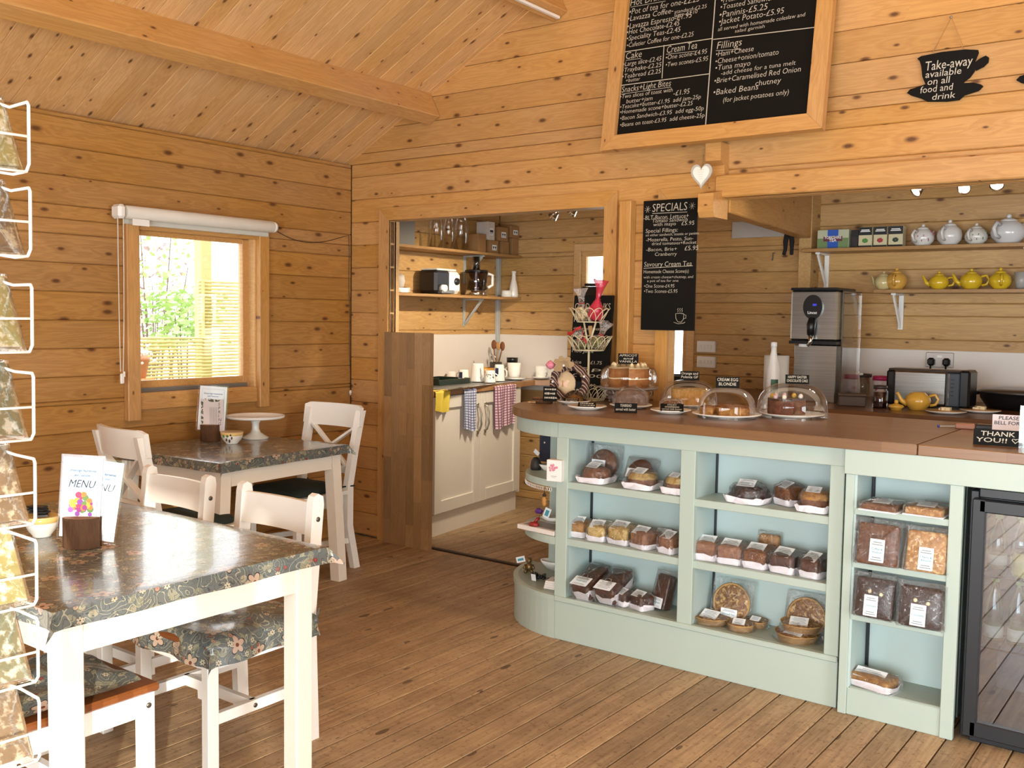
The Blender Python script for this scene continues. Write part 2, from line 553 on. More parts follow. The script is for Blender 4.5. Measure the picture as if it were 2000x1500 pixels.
# ---------------------------------------------------------------- left wall with window
WIN = (3.10, 3.93, 1.03, 1.965)
def backing(holes, a0, a1, z0, z1, place):
    mb = MB(); us = sorted({a0, a1, *[h[0] for h in holes], *[h[1] for h in holes]}); zs = sorted({z0, z1, *[max(h[2], z0) for h in holes], *[h[3] for h in holes]})
    for u0, u1 in zip(us, us[1:]):
        for q0, q1 in zip(zs, zs[1:]):
            if any(h[0] <= u0 and u1 <= h[1] and h[2] <= q0 and q1 <= h[3] for h in holes): continue
            place(mb, u0, u1, q0, q1)
    return mb
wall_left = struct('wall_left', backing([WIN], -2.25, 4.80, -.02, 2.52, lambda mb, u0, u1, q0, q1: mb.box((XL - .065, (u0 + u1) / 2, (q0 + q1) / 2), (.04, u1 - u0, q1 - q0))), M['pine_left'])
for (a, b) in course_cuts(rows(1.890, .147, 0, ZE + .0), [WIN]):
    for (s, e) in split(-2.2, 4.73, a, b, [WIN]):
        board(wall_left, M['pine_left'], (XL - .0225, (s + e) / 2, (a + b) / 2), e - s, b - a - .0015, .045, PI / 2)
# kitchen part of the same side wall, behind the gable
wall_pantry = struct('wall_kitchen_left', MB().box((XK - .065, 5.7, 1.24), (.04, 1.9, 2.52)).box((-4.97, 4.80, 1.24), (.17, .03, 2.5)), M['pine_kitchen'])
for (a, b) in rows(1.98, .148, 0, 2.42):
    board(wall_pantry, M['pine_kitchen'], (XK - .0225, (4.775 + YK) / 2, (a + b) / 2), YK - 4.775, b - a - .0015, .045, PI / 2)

# ---------------------------------------------------------------- gable wall with doorway and serving opening
D1 = (-4.52, -2.875, -1, 2.115)
D2 = (-2.50, 1.30, -1, 2.115)
wall_gable = struct('wall_gable', backing([D1, D2], -4.93, 3.13, -.02, 2.52, lambda mb, u0, u1, q0, q1: mb.box(((u0 + u1) / 2, YG + .05, (q0 + q1) / 2), (u1 - u0, .012, q1 - q0))).prism([(-4.93, 2.5), (3.1, 2.5), (RIDGE_X, roof_z(RIDGE_X))], .044, .056, Matrix(((1, 0, 0, 0), (0, 0, 1, YG), (0, 1, 0, 0), (0, 0, 0, 1)))), M['pine_gable'])
for (a, b) in course_cuts(rows(2.115, .1505, 0, 2.5), [D1, D2]):
    for (s, e) in split(-4.88, 3.13, a, b, [D1, D2]):
        board(wall_gable, M['pine_gable'], ((s + e) / 2, YG + .0225, (a + b) / 2), e - s, b - a - .0015, .045)
zr = 2.115 + .1505 * 3
a = 2.5
while a < 4.4:
    b = zr if a < zr - .01 else a + .1505
    x0a = -4.93 + (a - ZE) / SL; x0b = -4.93 + (b - ZE) / SL
    x1a = 2 * RIDGE_X - x0a; x1b = 2 * RIDGE_X - x0b
    g = .0008
    mb = MB(); cx = (x0a + x1a) / 2; cz = (a + b) / 2
    Mx = Matrix(((1, 0, 0, 0), (0, 0, -1, 0), (0, 1, 0, 0), (0, 0, 0, 1)))
    mb.prism([(x0a - cx, a + g - cz), (x1a - cx, a + g - cz), (x1b - cx, b - g - cz), (x0b - cx, b - g - cz)], -.0225, .0225, Mx)
    o = obj('board', mb, M['pine_gable'], wall_gable, (cx, YG + .0225, cz))
    bm = bmesh.new(); bm.from_mesh(o.data); bmesh.ops.bevel(bm, geom=[e for e in bm.edges if abs(e.verts[0].co.z - e.verts[1].co.z) < 1e-4], offset=.004, segments=1, affect='EDGES'); bm.to_mesh(o.data); bm.free()
    a = b

# ---------------------------------------------------------------- kitchen back wall
KW1 = (-4.237, -3.62, 1.19, 2.022)
KW2 = (-3.585, -3.30, .98, 1.625)
wall_kitchen = struct('wall_kitchen_back', backing([KW1, KW2], -5.1, 1.5, -.02, 2.5, lambda mb, u0, u1, q0, q1: mb.box(((u0 + u1) / 2, YK + .06, (q0 + q1) / 2), (u1 - u0, .03, q1 - q0))), M['pine_kitchen'])
for (a, b) in course_cuts(rows(1.989, .148, 0, 2.42), [KW1, KW2]):
    for (s, e) in split(-5.05, 1.45, a, b, [KW1, KW2]):
        board(wall_kitchen, M['pine_kitchen'], ((s + e) / 2, YK + .0225, (a + b) / 2), e - s, b - a - .0015, .045)
struct('wall_kitchen_right', MB().box((1.475, 5.70, 1.21), (.05, 1.85, 2.42)), M['pine_kitchen'])
kceil = struct('ceiling_kitchen', MB().box((-1.80, 5.70, 2.47), (6.6, 1.85, .04)), M['pine_ceiling'])
yy = 4.80
while yy < 6.59:
    board(kceil, M['pine_ceiling'], (-1.80, yy + .052, 2.4375), 6.5, .103, .025).rotation_euler = (PI / 2, 0, 0)
    yy += .1045
# white splash panels
splash = struct('trim_splashback', None, None)
obj('panel', MB().box((XK + .004, 5.68, 1.13), (.008, 1.80, .45), ch=.002), M['white_wall'], splash)
obj('panel', MB().box((-4.70, YK - .004, 1.13), (.70, .008, .45), ch=.002), M['white_wall'], splash)
obj('panel', MB().box((-.45, YK - .004, 1.16), (3.6, .008, .34), ch=.002), M['white_wall'], splash)

# ---------------------------------------------------------------- roof slopes
sl_len = (RIDGE_X + 4.93) * math.sqrt(1 + SL * SL); ang = math.atan(SL)
ceiling = struct('ceiling', MB().box((-2.915 - .04 * math.sin(ang), 1.27, (ZE + roof_z(RIDGE_X)) / 2 + .04 * math.cos(ang)), (sl_len + .2, 7.1, .03), M=Matrix.Rotation(-ang, 4, 'Y')), M['pine_ceiling'])
mx, mz = (-4.93 + RIDGE_X) / 2, (ZE + roof_z(RIDGE_X)) / 2
yy = -2.2
while yy < 4.72:
    hh = min(.106, 4.73 - yy)
    o = board(ceiling, M['pine_ceiling'], (mx - .012 * math.sin(ang), yy + hh / 2, mz + .012 * math.cos(ang)), sl_len, round(hh - .001, 4), .024, ch=.003)
    o.rotation_euler = (Matrix.Rotation(-ang, 4, 'Y') @ Matrix.Rotation(PI / 2, 4, 'X')).to_euler()
    yy += .106
o = obj('board', MB().box((0, 0, 0), (sl_len, 6.93, .024)), M['pine_ceiling'], ceiling, (2 * RIDGE_X - mx + .012 * math.sin(ang), 1.265, mz + .012 * math.cos(ang)))
o.rotation_euler = (0, ang, 0)

def purlin(px, label):
    L = 6.93
    d = Vector((math.sin(ang), 0, -math.cos(ang)))
    along = Vector((math.cos(ang), 0, math.sin(ang)))
    W_, D_ = .10, .172
    top_right = Vector((px, 0, roof_z(px)))
    c = top_right - along * W_ / 2 + d * (D_ / 2 - .004) + Vector((0, 1.262, 0))
    Mx = Matrix((Vector((0, 1, 0)), along, along.cross(Vector((0, 1, 0))) * -1)).transposed()
    o = obj('purlin_beam', MB().box((0, 0, 0), (L, W_, D_), ch=.006), M['pine_trim'])
    ex = Vector((0, 1, 0)); ey = along; ez = ex.cross(ey)
    o.matrix_world = Matrix.Translation(c) @ Matrix((ex, ey, ez)).transposed().to_4x4()
    return tag(o, label, 'beam')
purlin(-4.172, 'pine roof beam meeting the plank gable halfway down the slope')
purlin(-3.235, 'higher pine roof beam with a white cable cover under it')
low = Vector((-3.235 + .172 * math.sin(ang), 0, roof_z(-3.235) - .172 * math.cos(ang)))
tag(obj('cable_cover', MB().box((low.x - .045, 1.25, low.z - .028), (.024, 6.9, .016), ch=.003), M['white_plastic']), 'thin white cable cover running under the higher roof beam', 'cable cover')

# ---------------------------------------------------------------- unseen right and rear walls with their glazing
wr = struct('wall_right', MB().box((3.16, 1.26, .35), (.06, 6.9, .7)).box((3.16, 1.26, 2.36), (.06, 6.9, .3))
            .box((3.16, -1.6, 1.4), (.06, 1.1, 1.7)).box((3.16, 4.0, 1.4), (.06, 1.4, 1.7)), M['pine_left'])
for yy in (.4, 1.4, 2.4):
    obj('mullion', MB().box((3.16, yy, 1.45), (.07, .09, 1.56)), M['pine_trim'], wr)
wrear = struct('wall_rear', MB().box((-3.75, -2.23, 1.25), (2.3, .06, 2.5)).box((.8, -2.23, 2.36), (6.8, .06, .3)).box((3.0, -2.23, 1.1), (.26, .06, 2.3)), M['pine_left'])
for xx in (-1.2, -.2, .8, 1.8):
    obj('mullion', MB().box((xx, -2.23, 1.1), (.11, .07, 2.22)), M['pine_trim'], wrear)
tri = MB(); Mx = Matrix(((1, 0, 0, 0), (0, 0, -1, -2.23), (0, 1, 0, 0), (0, 0, 0, 1)))
tri.prism([(-4.9, 2.5), (3.1, 2.5), (RIDGE_X, roof_z(RIDGE_X))], -.03, .03, Mx)
obj('gable_panel', tri, M['pine_left'], wrear)

# ---------------------------------------------------------------- doorway casings
def casing(name, pieces, mat=None):
    s = struct(name, None, None)
    for (c, d) in pieces:
        ax = max(range(3), key=lambda i: d[i])
        o = obj('casing_board', MB().box((0, 0, 0), (d[ax], d[1] if ax != 1 else d[0], d[2] if ax != 2 else d[0]), ch=.004), mat or M['pine_trim'], s, c)
        if ax == 2: o.rotation_euler = (0, -PI / 2, 0)
        elif ax == 1: o.rotation_euler = (0, 0, PI / 2)
    return s
YF = YG - .011
def mitred(name, x0, x1, zt, wd, left=True, right=True, th=.022):
    """door casing with mitred corners; x0..x1 and zt = inner edges"""
    s = struct(name, None, None)
    Mx = Matrix(((1, 0, 0, 0), (0, 0, -1, YG - .0), (0, 1, 0, 0), (0, 0, 0, 1)))
    def piece(poly, horiz):
        cx = sum(p[0] for p in poly) / len(poly); cz = sum(p[1] for p in poly) / len(poly)
        if horiz:
            mb = MB().prism([(p[0] - cx, p[1] - cz) for p in poly], 0, th, Matrix(((1, 0, 0, 0), (0, 0, -1, 0), (0, 1, 0, 0), (0, 0, 0, 1))))
            obj('casing_board', mb, M['pine_trim'], s, (cx, YG, cz))
        else:
            mb = MB().prism([(p[1] - cz, -(p[0] - cx)) for p in poly], 0, th, Matrix(((1, 0, 0, 0), (0, 0, -1, 0), (0, 1, 0, 0), (0, 0, 0, 1))))
            o = obj('casing_board', mb, M['pine_trim'], s, (cx, YG, cz)); o.rotation_euler = (0, -PI / 2, 0)
    g = .001
    xl, xr = (x0 - wd if left else x0), (x1 + wd if right else x1)
    piece([(x0, zt), (x1, zt), (xr, zt + wd), (xl, zt + wd)], True)
    if left: piece([(x0 - wd, 0), (x0, 0), (x0, zt - g), (x0 - wd, zt + wd - g)], False)
    if right: piece([(x1, 0), (x1 + wd, 0), (x1 + wd, zt + wd - g), (x1, zt - g)], False)
    return s
mitred('trim_1', -4.52, -2.88, 2.115, .082)
mitred('trim_2', -2.473, 1.28, 2.118, .072, right=False)
# linings inside the two openings
lin1 = struct('trim_3', None, None)
obj('lining_board', MB().box((-4.529, 4.77, 1.057), (.018, .10, 2.115), ch=.002), M['pine_pale'], lin1)
obj('lining_board', MB().box((-2.871, 4.77, 1.057), (.018, .10, 2.115), ch=.002), M['pine_pale'], lin1)
obj('lining_board', MB().box((-3.70, 4.77, 2.124), (1.63, .10, .018), ch=.002), M['pine_pale'], lin1)
obj('lining_board', MB().box((-2.491, 4.77, 1.6), (.018, .10, 1.03), ch=.002), M['pine_pale'], lin1)
obj('lining_board', MB().box((-.6, 4.77, 2.127), (3.78, .10, .018), ch=.002), M['pine_pale'], lin1)
# heavy header face over the serving opening, right of the cross beam
hd = obj('header_beam', MB().box((0, 0, 0), (3.45, .05, .112), ch=.006), M['pine_trim'], None, (-.475, YG - .046, 2.174))
tag(hd, 'thick pine header beam over the serving opening', 'beam')
# cross wall: top log running back through the kitchen with a stepped stub in front
cb = thing('cross_beam', 'pine log beam running back over the kitchen with notched end stub', 'beam', (-2.20, 0, 0))
o = obj('log', MB().box((0, 0, 0), (1.85, .085, .30), ch=.006), M['pine_trim'], cb, (-.10, 5.67, 2.20)); o.rotation_euler = (0, 0, PI / 2 + math.atan2(.20, 1.8))
stub = MB()
stub.prism([(-.17, 2.04), (-.15, 2.012), (0, 2.012), (0, 2.39), (-.10, 2.39), (-.10, 2.30), (-.05, 2.28), (-.05, 2.155), (-.17, 2.13)], -.042, .042, Matrix(((0, 0, 1, 0), (1, 0, 0, YG), (0, 1, 0, 0), (0, 0, 0, 1))))
obj('end_stub', stub, M['pine_trim'], cb)
# stub of the same cross wall at the kitchen back wall
cs = tag(obj('wall_stub', MB().box((0, 0, 0), (.16, .085, 1.55), ch=.004), M['pine_kitchen'], None, (-2.38, YK - .08, 1.64)), 'narrow pine wall end standing beside the steel water boiler', 'wall end')
cs.rotation_euler = (0, 0, PI / 2)
# timber post on the wall between the doorway and the opening
po = tag(obj('timber_post', MB().box((0, 0, 0), (1.10, .072, .062), ch=.004), M['pine_trim'], None, (-2.725, YG - .031, 1.585)), 'upright pine post fixed to the wall left of the specials board', 'post')
po.rotation_euler = (0, -PI / 2, 0); po.rotation_euler = (Matrix.Rotation(PI/2, 4, 'Z') @ Matrix.Rotation(-PI / 2, 4, 'Y')).to_euler()

# ---------------------------------------------------------------- left window
win = struct('window_1', None, None)
XW = XL
def wpart(name, c, d, mat, parent=win, ch=.003): return obj(name, MB().box(c, d, ch=ch), mat, parent)
def trimy(c, L, h, t_):  # along y
    o = obj('casing_board', MB().box((0, 0, 0), (L, t_, h), ch=.004), M['pine_trim'], win, c); o.rotation_euler = (0, 0, PI / 2)
def trimz(c, L, wd, t_):
    o = obj('casing_board', MB().box((0, 0, 0), (L, t_, wd), ch=.004), M['pine_trim'], win, c)
    o.rotation_euler = (Matrix.Rotation(PI / 2, 4, 'Z') @ Matrix.Rotation(-PI / 2, 4, 'Y')).to_euler()
trimz((XW + .022, 3.075, 1.46), 1.115, .078, .044)
trimz((XW + .022, 3.962, 1.462), 1.08, .075, .044)
trimy((XW + .012, 3.52, 1.0), .805, .085, .024)
trimy((XW + .012, 3.52, 1.985), .96, .08, .024)
# deep lining
wpart('jamb_lining', (XW - .06, 3.108, 1.4975), (.13, .018, .935), M['pine_pale'])
wpart('jamb_lining', (XW - .06, 3.921, 1.4975), (.13, .018, .935), M['pine_pale'])
wpart('sill_board', (XW - .05, 3.515, 1.040), (.15, .80, .022), M['pine_trim'])
wpart('head_lining', (XW - .06, 3.515, 1.956), (.13, .80, .018), M['pine_pale'])
# sash
for (c, d) in (((XW - .07, 3.145, 1.50), (.045, .055, .89)), ((XW - .07, 3.892, 1.50), (.045, .05, .89)), ((XW - .07, 3.52, 1.934), (.045, .695, .028)), ((XW - .07, 3.52, 1.092), (.045, .695, .045))):
    wpart('sash_rail', c, d, M['pine_trim'])
wpart('weather_bar', (XW - .035, 3.505, 1.062), (.022, .76, .026), M['grey_metal'])
wpart('pane', (XW - .07, 3.52, 1.515), (.006, .70, .83), M['glass'], ch=.001)
# roller blind
bl = thing('roller_blind', 'white roller blind rolled up above the left window', 'blind', (XL + .075, 3.5, 2.025))
roll = MB()
prof = [(.0, -.5), (.036, -.5), (.036, .5), (.0, .5)]
roll.lathe([(0.001, -.495), (.033, -.495), (.036, -.49), (.036, .49), (.033, .495), (.001, .495)], 20, M=Matrix.Rotation(-PI / 2, 4, 'X'))
sharpen(obj('fabric_roll', roll, plain('blind_fabric', '#dedad0', .85, bump=.25, bscale=300, bdist=.001), bl))
obj('hem_bar', MB().box((-.028, 0, -.045), (.012, .97, .03), ch=.003), plain('blind_hem', '#c9c6bc', .8), bl)
obj('bracket', MB().box((-.01, -.523, .0), (.085, .045, .075), ch=.014), M['white_plastic'], bl)
obj('end_cap', MB().lathe([(.001, 0), (.03, 0), (.034, .006), (.03, .022), (.001, .026)], 16, (0, .495, 0), M=Matrix.Rotation(-PI / 2, 4, 'X')), M['white_plastic'], bl)
ch = MB()
n = 150
for yo in (-.012, .020):
    for i in range(n):
        z = -.03 - .82 * i / n
        ch.ball((.0, -.523 + yo * (1 - .55 * (i / n) ** 3), z), .0034, 5, 4)
obj('bead_chain', ch, plain('blind_chain', '#e7e0d2', .4), bl)['kind'] = 'stuff'
obj('chain_weight', MB().box((0, -.520, -.885), (.012, .022, .055), ch=.004).box((0, -.508, -.862), (.010, .012, .03), ch=.003), M['white_plastic'], bl)
obj('care_tag', MB().box((.034, -.42, -.052), (.002, .10, .035)), M['white_plastic'], bl)
# thin cable from blind to the corner and down to its plug
pts = []
q0, q1 = wx(530, 443, XL + .02), wx(681, 459, XL + .02)
for i in range(13):
    t_ = i / 12; p = q0.lerp(q1, t_); p.z -= .075 * math.sin(PI * t_ ** .85); pts.append(p)
q2 = wx(684, 762, XL + .02)
for i in range(1, 10):
    t_ = i / 9; p = q1.lerp(q2, t_); p.y += .004 * math.sin(i * 1.7); pts.append(p)
cbl = thing('cable', 'thin dark cable running from the blind into the corner', 'cable', pts[-1])
obj('wire', MB().tube([p - pts[-1] for p in pts], .0022, 6), M['dark_wire'], cbl)
obj('plug', MB().tube([(0, 0, .0), (0, 0, -.012), (0, 0, -.035)], [.006, .010, .005], 8), M['white_plastic'], cbl)

# ---------------------------------------------------------------- outside the left window
grass = NT('garden_ground'); v = grass.coord()
grass.set(color=grass.mix(grass.noise(v, 6, 4), '#8f9a63', '#b9b48c'), rough=.9)
tag(obj('garden_ground', MB().box((-9, 5, -.25), (7.6, 14, .1)), grass.m), 'pale garden ground outside the left window', 'ground')
cane_m = NT('bamboo_cane'); v = cane_m.coord(rand=5.0)
cane_m.set(color=cane_m.mix(cane_m.noise(v, 14, 3), '#a8a065', '#e2da9c'), rough=.5)
def bamboo(label, y0, y1, z0, z1, x):
    s = thing('bamboo_screen', label, 'screen', (x, (y0 + y1) / 2, z0))
    mb = MB(); z = 0; hw = (y1 - y0) / 2
    while z < z1 - z0 - .01:
        r = .0115 + rnd.uniform(-.0015, .0015); pts = []
        for i in range(5):
            pts.append((rnd.uniform(-.002, .002), -hw + 2 * hw * i / 4, z + r + rnd.uniform(-.0015, .0015)))
        mb.tube(pts, r, 6); z += 2 * r + .0035
    q = obj('cane', mb, cane_m.m, s); q['kind'] = 'stuff'
    for yy in (-hw + .03, hw - .03):
        obj('batten', MB().box((.02, yy, (z1 - z0) / 2), (.012, .025, z1 - z0), ch=.002), cane_m.m, s)
    return s
XO = -6.6
ya = wx(392, 660, XO); yb = wx(396, 545, XO)
bamboo('low bamboo cane screen outside the left window', 3.2, 5.6, .02, ya.z, XO)
bamboo('tall narrow bamboo cane screen beside the garden post', yb.y, 5.6, ya.z, yb.z, XO - .06)
pp = wx(401, 520, XO - .15)
tag(obj('garden_post', MB().box((XO - .18, pp.y, 1.2), (.10, .10, 2.8), ch=.006), plain('weathered_post', '#b5ad78', .7)), 'square timber post standing behind the bamboo screens', 'post')
leafg = plain('leaf_green', '#a8c583', .5, var=.3, vscale=3); leafp = plain('leaf_plum', '#a08a90', .5, var=.3, vscale=3)
def shrub(label, c, sz, n, mat, seed, trunk=True):
    rr = random.Random(seed); s = thing('garden_shrub', label, 'shrub', (c[0], c[1], -.2))
    mb = MB()
    for i in range(n):
        a, b_, q = [max(-1.3, min(1.3, rr.gauss(0, 1))) for _ in range(3)]
        p = Vector((a * sz[0] * .45, b_ * sz[1] * .45, c[2] + .2 + q * sz[2] * .42)); l = rr.uniform(.05, .10)
        d = Vector((rr.uniform(-1, 1), rr.uniform(-1, 1), rr.uniform(-.6, .4))).normalized(); u = d.orthogonal().normalized()
        mb.add([p, p + d * l * .5 + u * l * .3, p + d * l, p + d * l * .5 - u * l * .3], [(0, 1, 2, 3)])
    obj('foliage', mb, mat, s)['kind'] = 'stuff'
    st = MB()
    for i in range(6):
        e = Vector((rr.uniform(-.4, .4) * sz[0], rr.uniform(-.4, .4) * sz[1], c[2] + .2 + rr.uniform(-.2, .4) * sz[2]))
        st.tube([(0, 0, 0), e * .5 + Vector((0, 0, .1)), e], [.018, .012, .005], 6)
    obj('stem', st, plain('shrub_stem', '#6b5a48', .8), s)
p = wx(300, 520, -9.0); shrub('loose plum and green shrub beyond the bamboo screen', (-9.0, p.y, p.z), (.5, .8, 1.5), 520, leafg, 3)
p = wx(292, 600, -10.6); shrub('plum leaved shrub beyond the bamboo screen', (-10.6, p.y, p.z), (.5, .55, 1.3), 420, leafp, 5)
p = wx(360, 620, -7.7); shrub('low pale green bush beside the garden post', (-7.7, p.y, p.z), (.4, .5, .4), 600, leafg, 9)
# potted geranium by the screen
pt = wx(285, 700, -6.35)
fp = thing('garden_pot', 'terracotta pot of flowers hanging in front of the low bamboo screen', 'flower pot', (-6.35, pt.y - .06, -.2))
ZP_ = pt.z - .14 + .2
obj('stand', MB().box((0, 0, ZP_ / 2), (.06, .06, ZP_)).box((0, 0, ZP_ - .01), (.16, .16, .02)), M['pine_pale'], fp)
obj('pot', MB().lathe([(.05, 0), (.075, .13), (.08, .13), (.08, .15), (.066, .15), (.045, .02), (.001, .02)], 16, (0, 0, ZP_)), plain('terracotta', '#c98f6d', .8), fp)
fm = MB(); rr = random.Random(4)
for i in range(40):
    p = Vector((rr.gauss(0, .05), rr.gauss(0, .06), .18 + ZP_ + rr.gauss(0, .035))); fm.ball(p, .012, 6, 4)
obj('flowers', fm, plain('pale_flowers', '#f0e0da', .7), fp)['kind'] = 'stuff'

# ---------------------------------------------------------------- unseen leafy blocks added outside to mask the sun, except for one gap
hm = plain('sun_blocker_leaves', '#4d6136', .8, var=.3, vscale=6, bump=.8, bscale=20, bdist=.05)
sd = Vector((-.80, .60, 0)); pd = Vector((.6, .8, 0)); base_ = Vector((-1.6, .65, 0)) - sd * 8.5
for (a, b_, lb) in ((.76, 7.5, 'unseen leafy sun blocker added beyond the side windows'), (-7.5, -.12, 'unseen leafy sun blocker added beyond the glazed doors')):
    c = base_ + pd * ((a + b_) / 2); rr = random.Random(int(a * 10))
    def hf(u, v_, s_=1):
        return (0, 0, 0)
    mb = MB(); L = b_ - a
    mb.grid(lambda u, v_: ((u - .5) * L, -.35 + .12 * math.sin(u * 40) * math.sin(v_ * 17), 4.2 * v_), 40, 16); mb.grid(lambda u, v_: ((u - .5) * L, .35 + .12 * math.sin(u * 37 + 1) * math.sin(v_ * 15), 4.2 * v_), 40, 16)
    mb.box((0, 0, 2.05), (L, .62, 4.1))
    o = obj('sun_blocker', mb, hm, None, c + Vector((0, 0, -.2)), math.atan2(pd.y, pd.x)); tag(o, lb, 'sun_blocker')

# ================================================================== serving counter
M['sage'] = plain('sage_paint', '#aebdb3', .42, var=.03, vscale=4, bump=.05, bscale=90)
M['sage_in'] = plain('sage_paint_inside', '#b4c6c4', .5, var=.03, vscale=4)
M['sage_shelf'] = plain('sage_shelf_top', '#98a398', .45, var=.04, vscale=6)
def worktop_mat(name, a, b, rough=.28):
    t = NT(name); v = t.coord()
    br = t.node('ShaderNodeTexBrick'); t.l.new(v, br.inputs['Vector'])
    br.inputs['Scale'].default_value = 1.0; br.inputs['Brick Width'].default_value = .42; br.inputs['Row Height'].default_value = .045
    br.inputs['Mortar Size'].default_value = .0006; br.inputs['Color1'].default_value = (*lin(a), 1); br.inputs['Color2'].default_value = (*lin(b), 1); br.inputs['Mortar'].default_value = (*lin(b), 1)
    gs = t.node('ShaderNodeMapping'); gs.inputs['Scale'].default_value = (2, 40, 40); t.l.new(v, gs.inputs['Vector'])
    g = t.noise(gs.outputs[0], 3, 5, .6, .5)
    c = t.mix(t.math('MULTIPLY', g, .5), br.outputs['Color'], '#4d2c17')
    t.set(color=c, rough=rough, spec=.5); t.bump(g, .06, .001)
    return t.m
M['oak_top'] = worktop_mat('oak_worktop', '#916c47', '#7d5a38')
M['oak_bench'] = worktop_mat('oak_bench', '#855c3b', '#744f30')
CX, CR, CY = -2.53, .466, 3.77
def arc(cx, cy, r, a0, a1, n=18): return [(cx + r * math.cos(R(a0 + (a1 - a0) * i / n)), cy + r * math.sin(R(a0 + (a1 - a0) * i / n))) for i in range(n + 1)]
ct = thing('serving_counter', 'sage green counter with curved end and two bays of cake shelves', 'counter', (-1.9, 4.0, 0))
OX, OY = -1.9, 4.0
def cpart(name, mb, mat): # built in world coordinates, stored relative to the counter
    mb.v = [(p[0] - OX, p[1] - OY, p[2]) for p in mb.v]
    return obj(name, mb, mat, ct)
# curved and straight plinth + frieze
def sweep(r0, r1, z0, z1, cx, cyc):
    o_ = arc(cx, cyc, r0, 180, 270); i_ = arc(cx, cyc, r1, 180, 270)
    return o_ + i_[::-1]
yc = CY + CR
mb = MB().prism(sweep(CR, CR - .03, 0, 0, CX, yc), 0, .192)
sharpen(cpart('curved_plinth', mb, M['sage']), 30)
mb = MB().prism(sweep(CR + .006, CR - .02, 0, 0, CX, yc), .180, .205); cpart('curved_plinth_cap', mb, M['sage'])
mb = MB().prism(arc(CX, yc, CR - .004, 180, 270) + [(CX, yc)], .150, .204); cpart('curved_base_shelf', mb, M['sage_shelf'])
mb = MB().prism(sweep(CR, CR - .03, 0, 0, CX, yc), .948, 1.022); cpart('curved_frieze', mb, M['sage'])
for z, t_ in ((.745, .032), (.48, .036)):
    r_ = .34; cyy = CY + r_
    mb = MB().prism(arc(-2.535, cyy, r_, 180, 270) + [(-2.535, cyy)], z - t_, z); cpart('curved_shelf', mb, M['sage'])
cpart('end_post', MB().box((-2.80, 4.16, .57), (.05, .04, .76), ch=.003), M['sage'])
cpart('end_back_panel', MB().box((-2.66, 4.19, .57), (.24, .014, .76)), M['sage_in'])
# straight front
cpart('plinth_board', MB().box((-1.868, CY + .012, .096), (1.324, .024, .192), ch=.002), M['sage'])
cpart('plinth_cap', MB().box((-1.868, CY + .006, .193), (1.324, .03, .024), ch=.004), M['sage'])
cpart('frieze_board', MB().box((-1.868, CY + .012, .985), (1.324, .024, .075), ch=.002), M['sage'])
for x0, x1 in ((-2.535, -2.472), (-1.900, -1.832), (-1.262, -1.206)):
    cpart('post', MB().box(((x0 + x1) / 2, CY + .012, .576), (x1 - x0, .024, .745), ch=.002), M['sage'])
YB = 3.985
for x0, x1 in ((-2.53, -2.50), (-2.472 - .012, -2.472), (-1.900, -1.888), (-1.844, -1.832), (-1.262, -1.25), (-1.22, -1.206)):
    cpart('side_panel', MB().box(((x0 + x1) / 2, (CY + .024 + YB) / 2, .60), (x1 - x0, YB - CY - .024, .80)), M['sage_in'])
cpart('back_panel', MB().box((-1.868, YB + .006, .60), (1.324, .012, .82)), M['sage_in'])
for (x0, x1) in ((-2.484, -1.888), (-1.844, -1.25)):
    for z in (.745, .48):
        cpart('shelf', MB().box(((x0 + x1) / 2, (CY + .006 + YB) / 2, z - .016), (x1 - x0, YB - CY - .008, .032), ch=.002), M['sage'])
    cpart('bay_floor', MB().box(((x0 + x1) / 2, (CY + .02 + YB) / 2, .197), (x1 - x0, YB - CY - .02, .016)), M['sage_shelf'])
    cpart('shelf_track', MB().box((x0 + .012, YB - .006, .60), (.014, .014, .74)), M['black_metal'])
cpart('carcass', MB().box((-1.868, 4.35, .51), (1.30, .70, 1.01)), M['sage_in'])

# ------------------------------------------------------------------ right display unit
Y2 = 3.735
ru = thing('display_shelf_unit', 'narrow sage green shelf unit of traybakes beside the bottle fridge', 'shelf unit', (-.98, 3.95, 0))
def rpart(name, c, d, mat, ch=.002):
    return obj(name, MB().box((c[0] + .98, c[1] - 3.95, c[2]), d, ch=ch), mat, ru)
rpart('post', (-1.174, Y2 + .012, .464), (.032, .024, .927), M['sage'])
rpart('post', (-.7975, Y2 + .012, .464), (.045, .024, .927), M['sage'])
rpart('frieze_board', (-.30, Y2 + .008, .975), (1.79, .032, .095), M['sage'])
rpart('plinth_board', (-.989, Y2 + .018, .052), (.338, .02, .104), M['sage'])
rpart('side_panel', (-1.155, 3.84, .48), (.012, .19, .94), M['sage_in'], 0)
rpart('side_panel', (-.812, 3.84, .48), (.012, .19, .94), M['sage_in'], 0)
rpart('back_panel', (-.985, 3.94, .48), (.35, .012, .94), M['sage_in'], 0)
for z in (.80, .597, .395):
    rpart('shelf', (-.985, Y2 + .10, z - .0125), (.338, .19, .025), M['sage'])
rpart('bay_floor', (-.985, Y2 + .105, .1035), (.338, .19, .013), M['sage_shelf'])
rpart('shelf_track', (-1.142, 3.93, .50), (.012, .012, .80), M['black_metal'])
rpart('front_panel', (.36, Y2 + .012, .464), (1.0, .024, .927), M['sage'])
rpart('carcass', (-.985, 4.3, .51), (.36, .70, 1.0), M['sage_in'], 0)

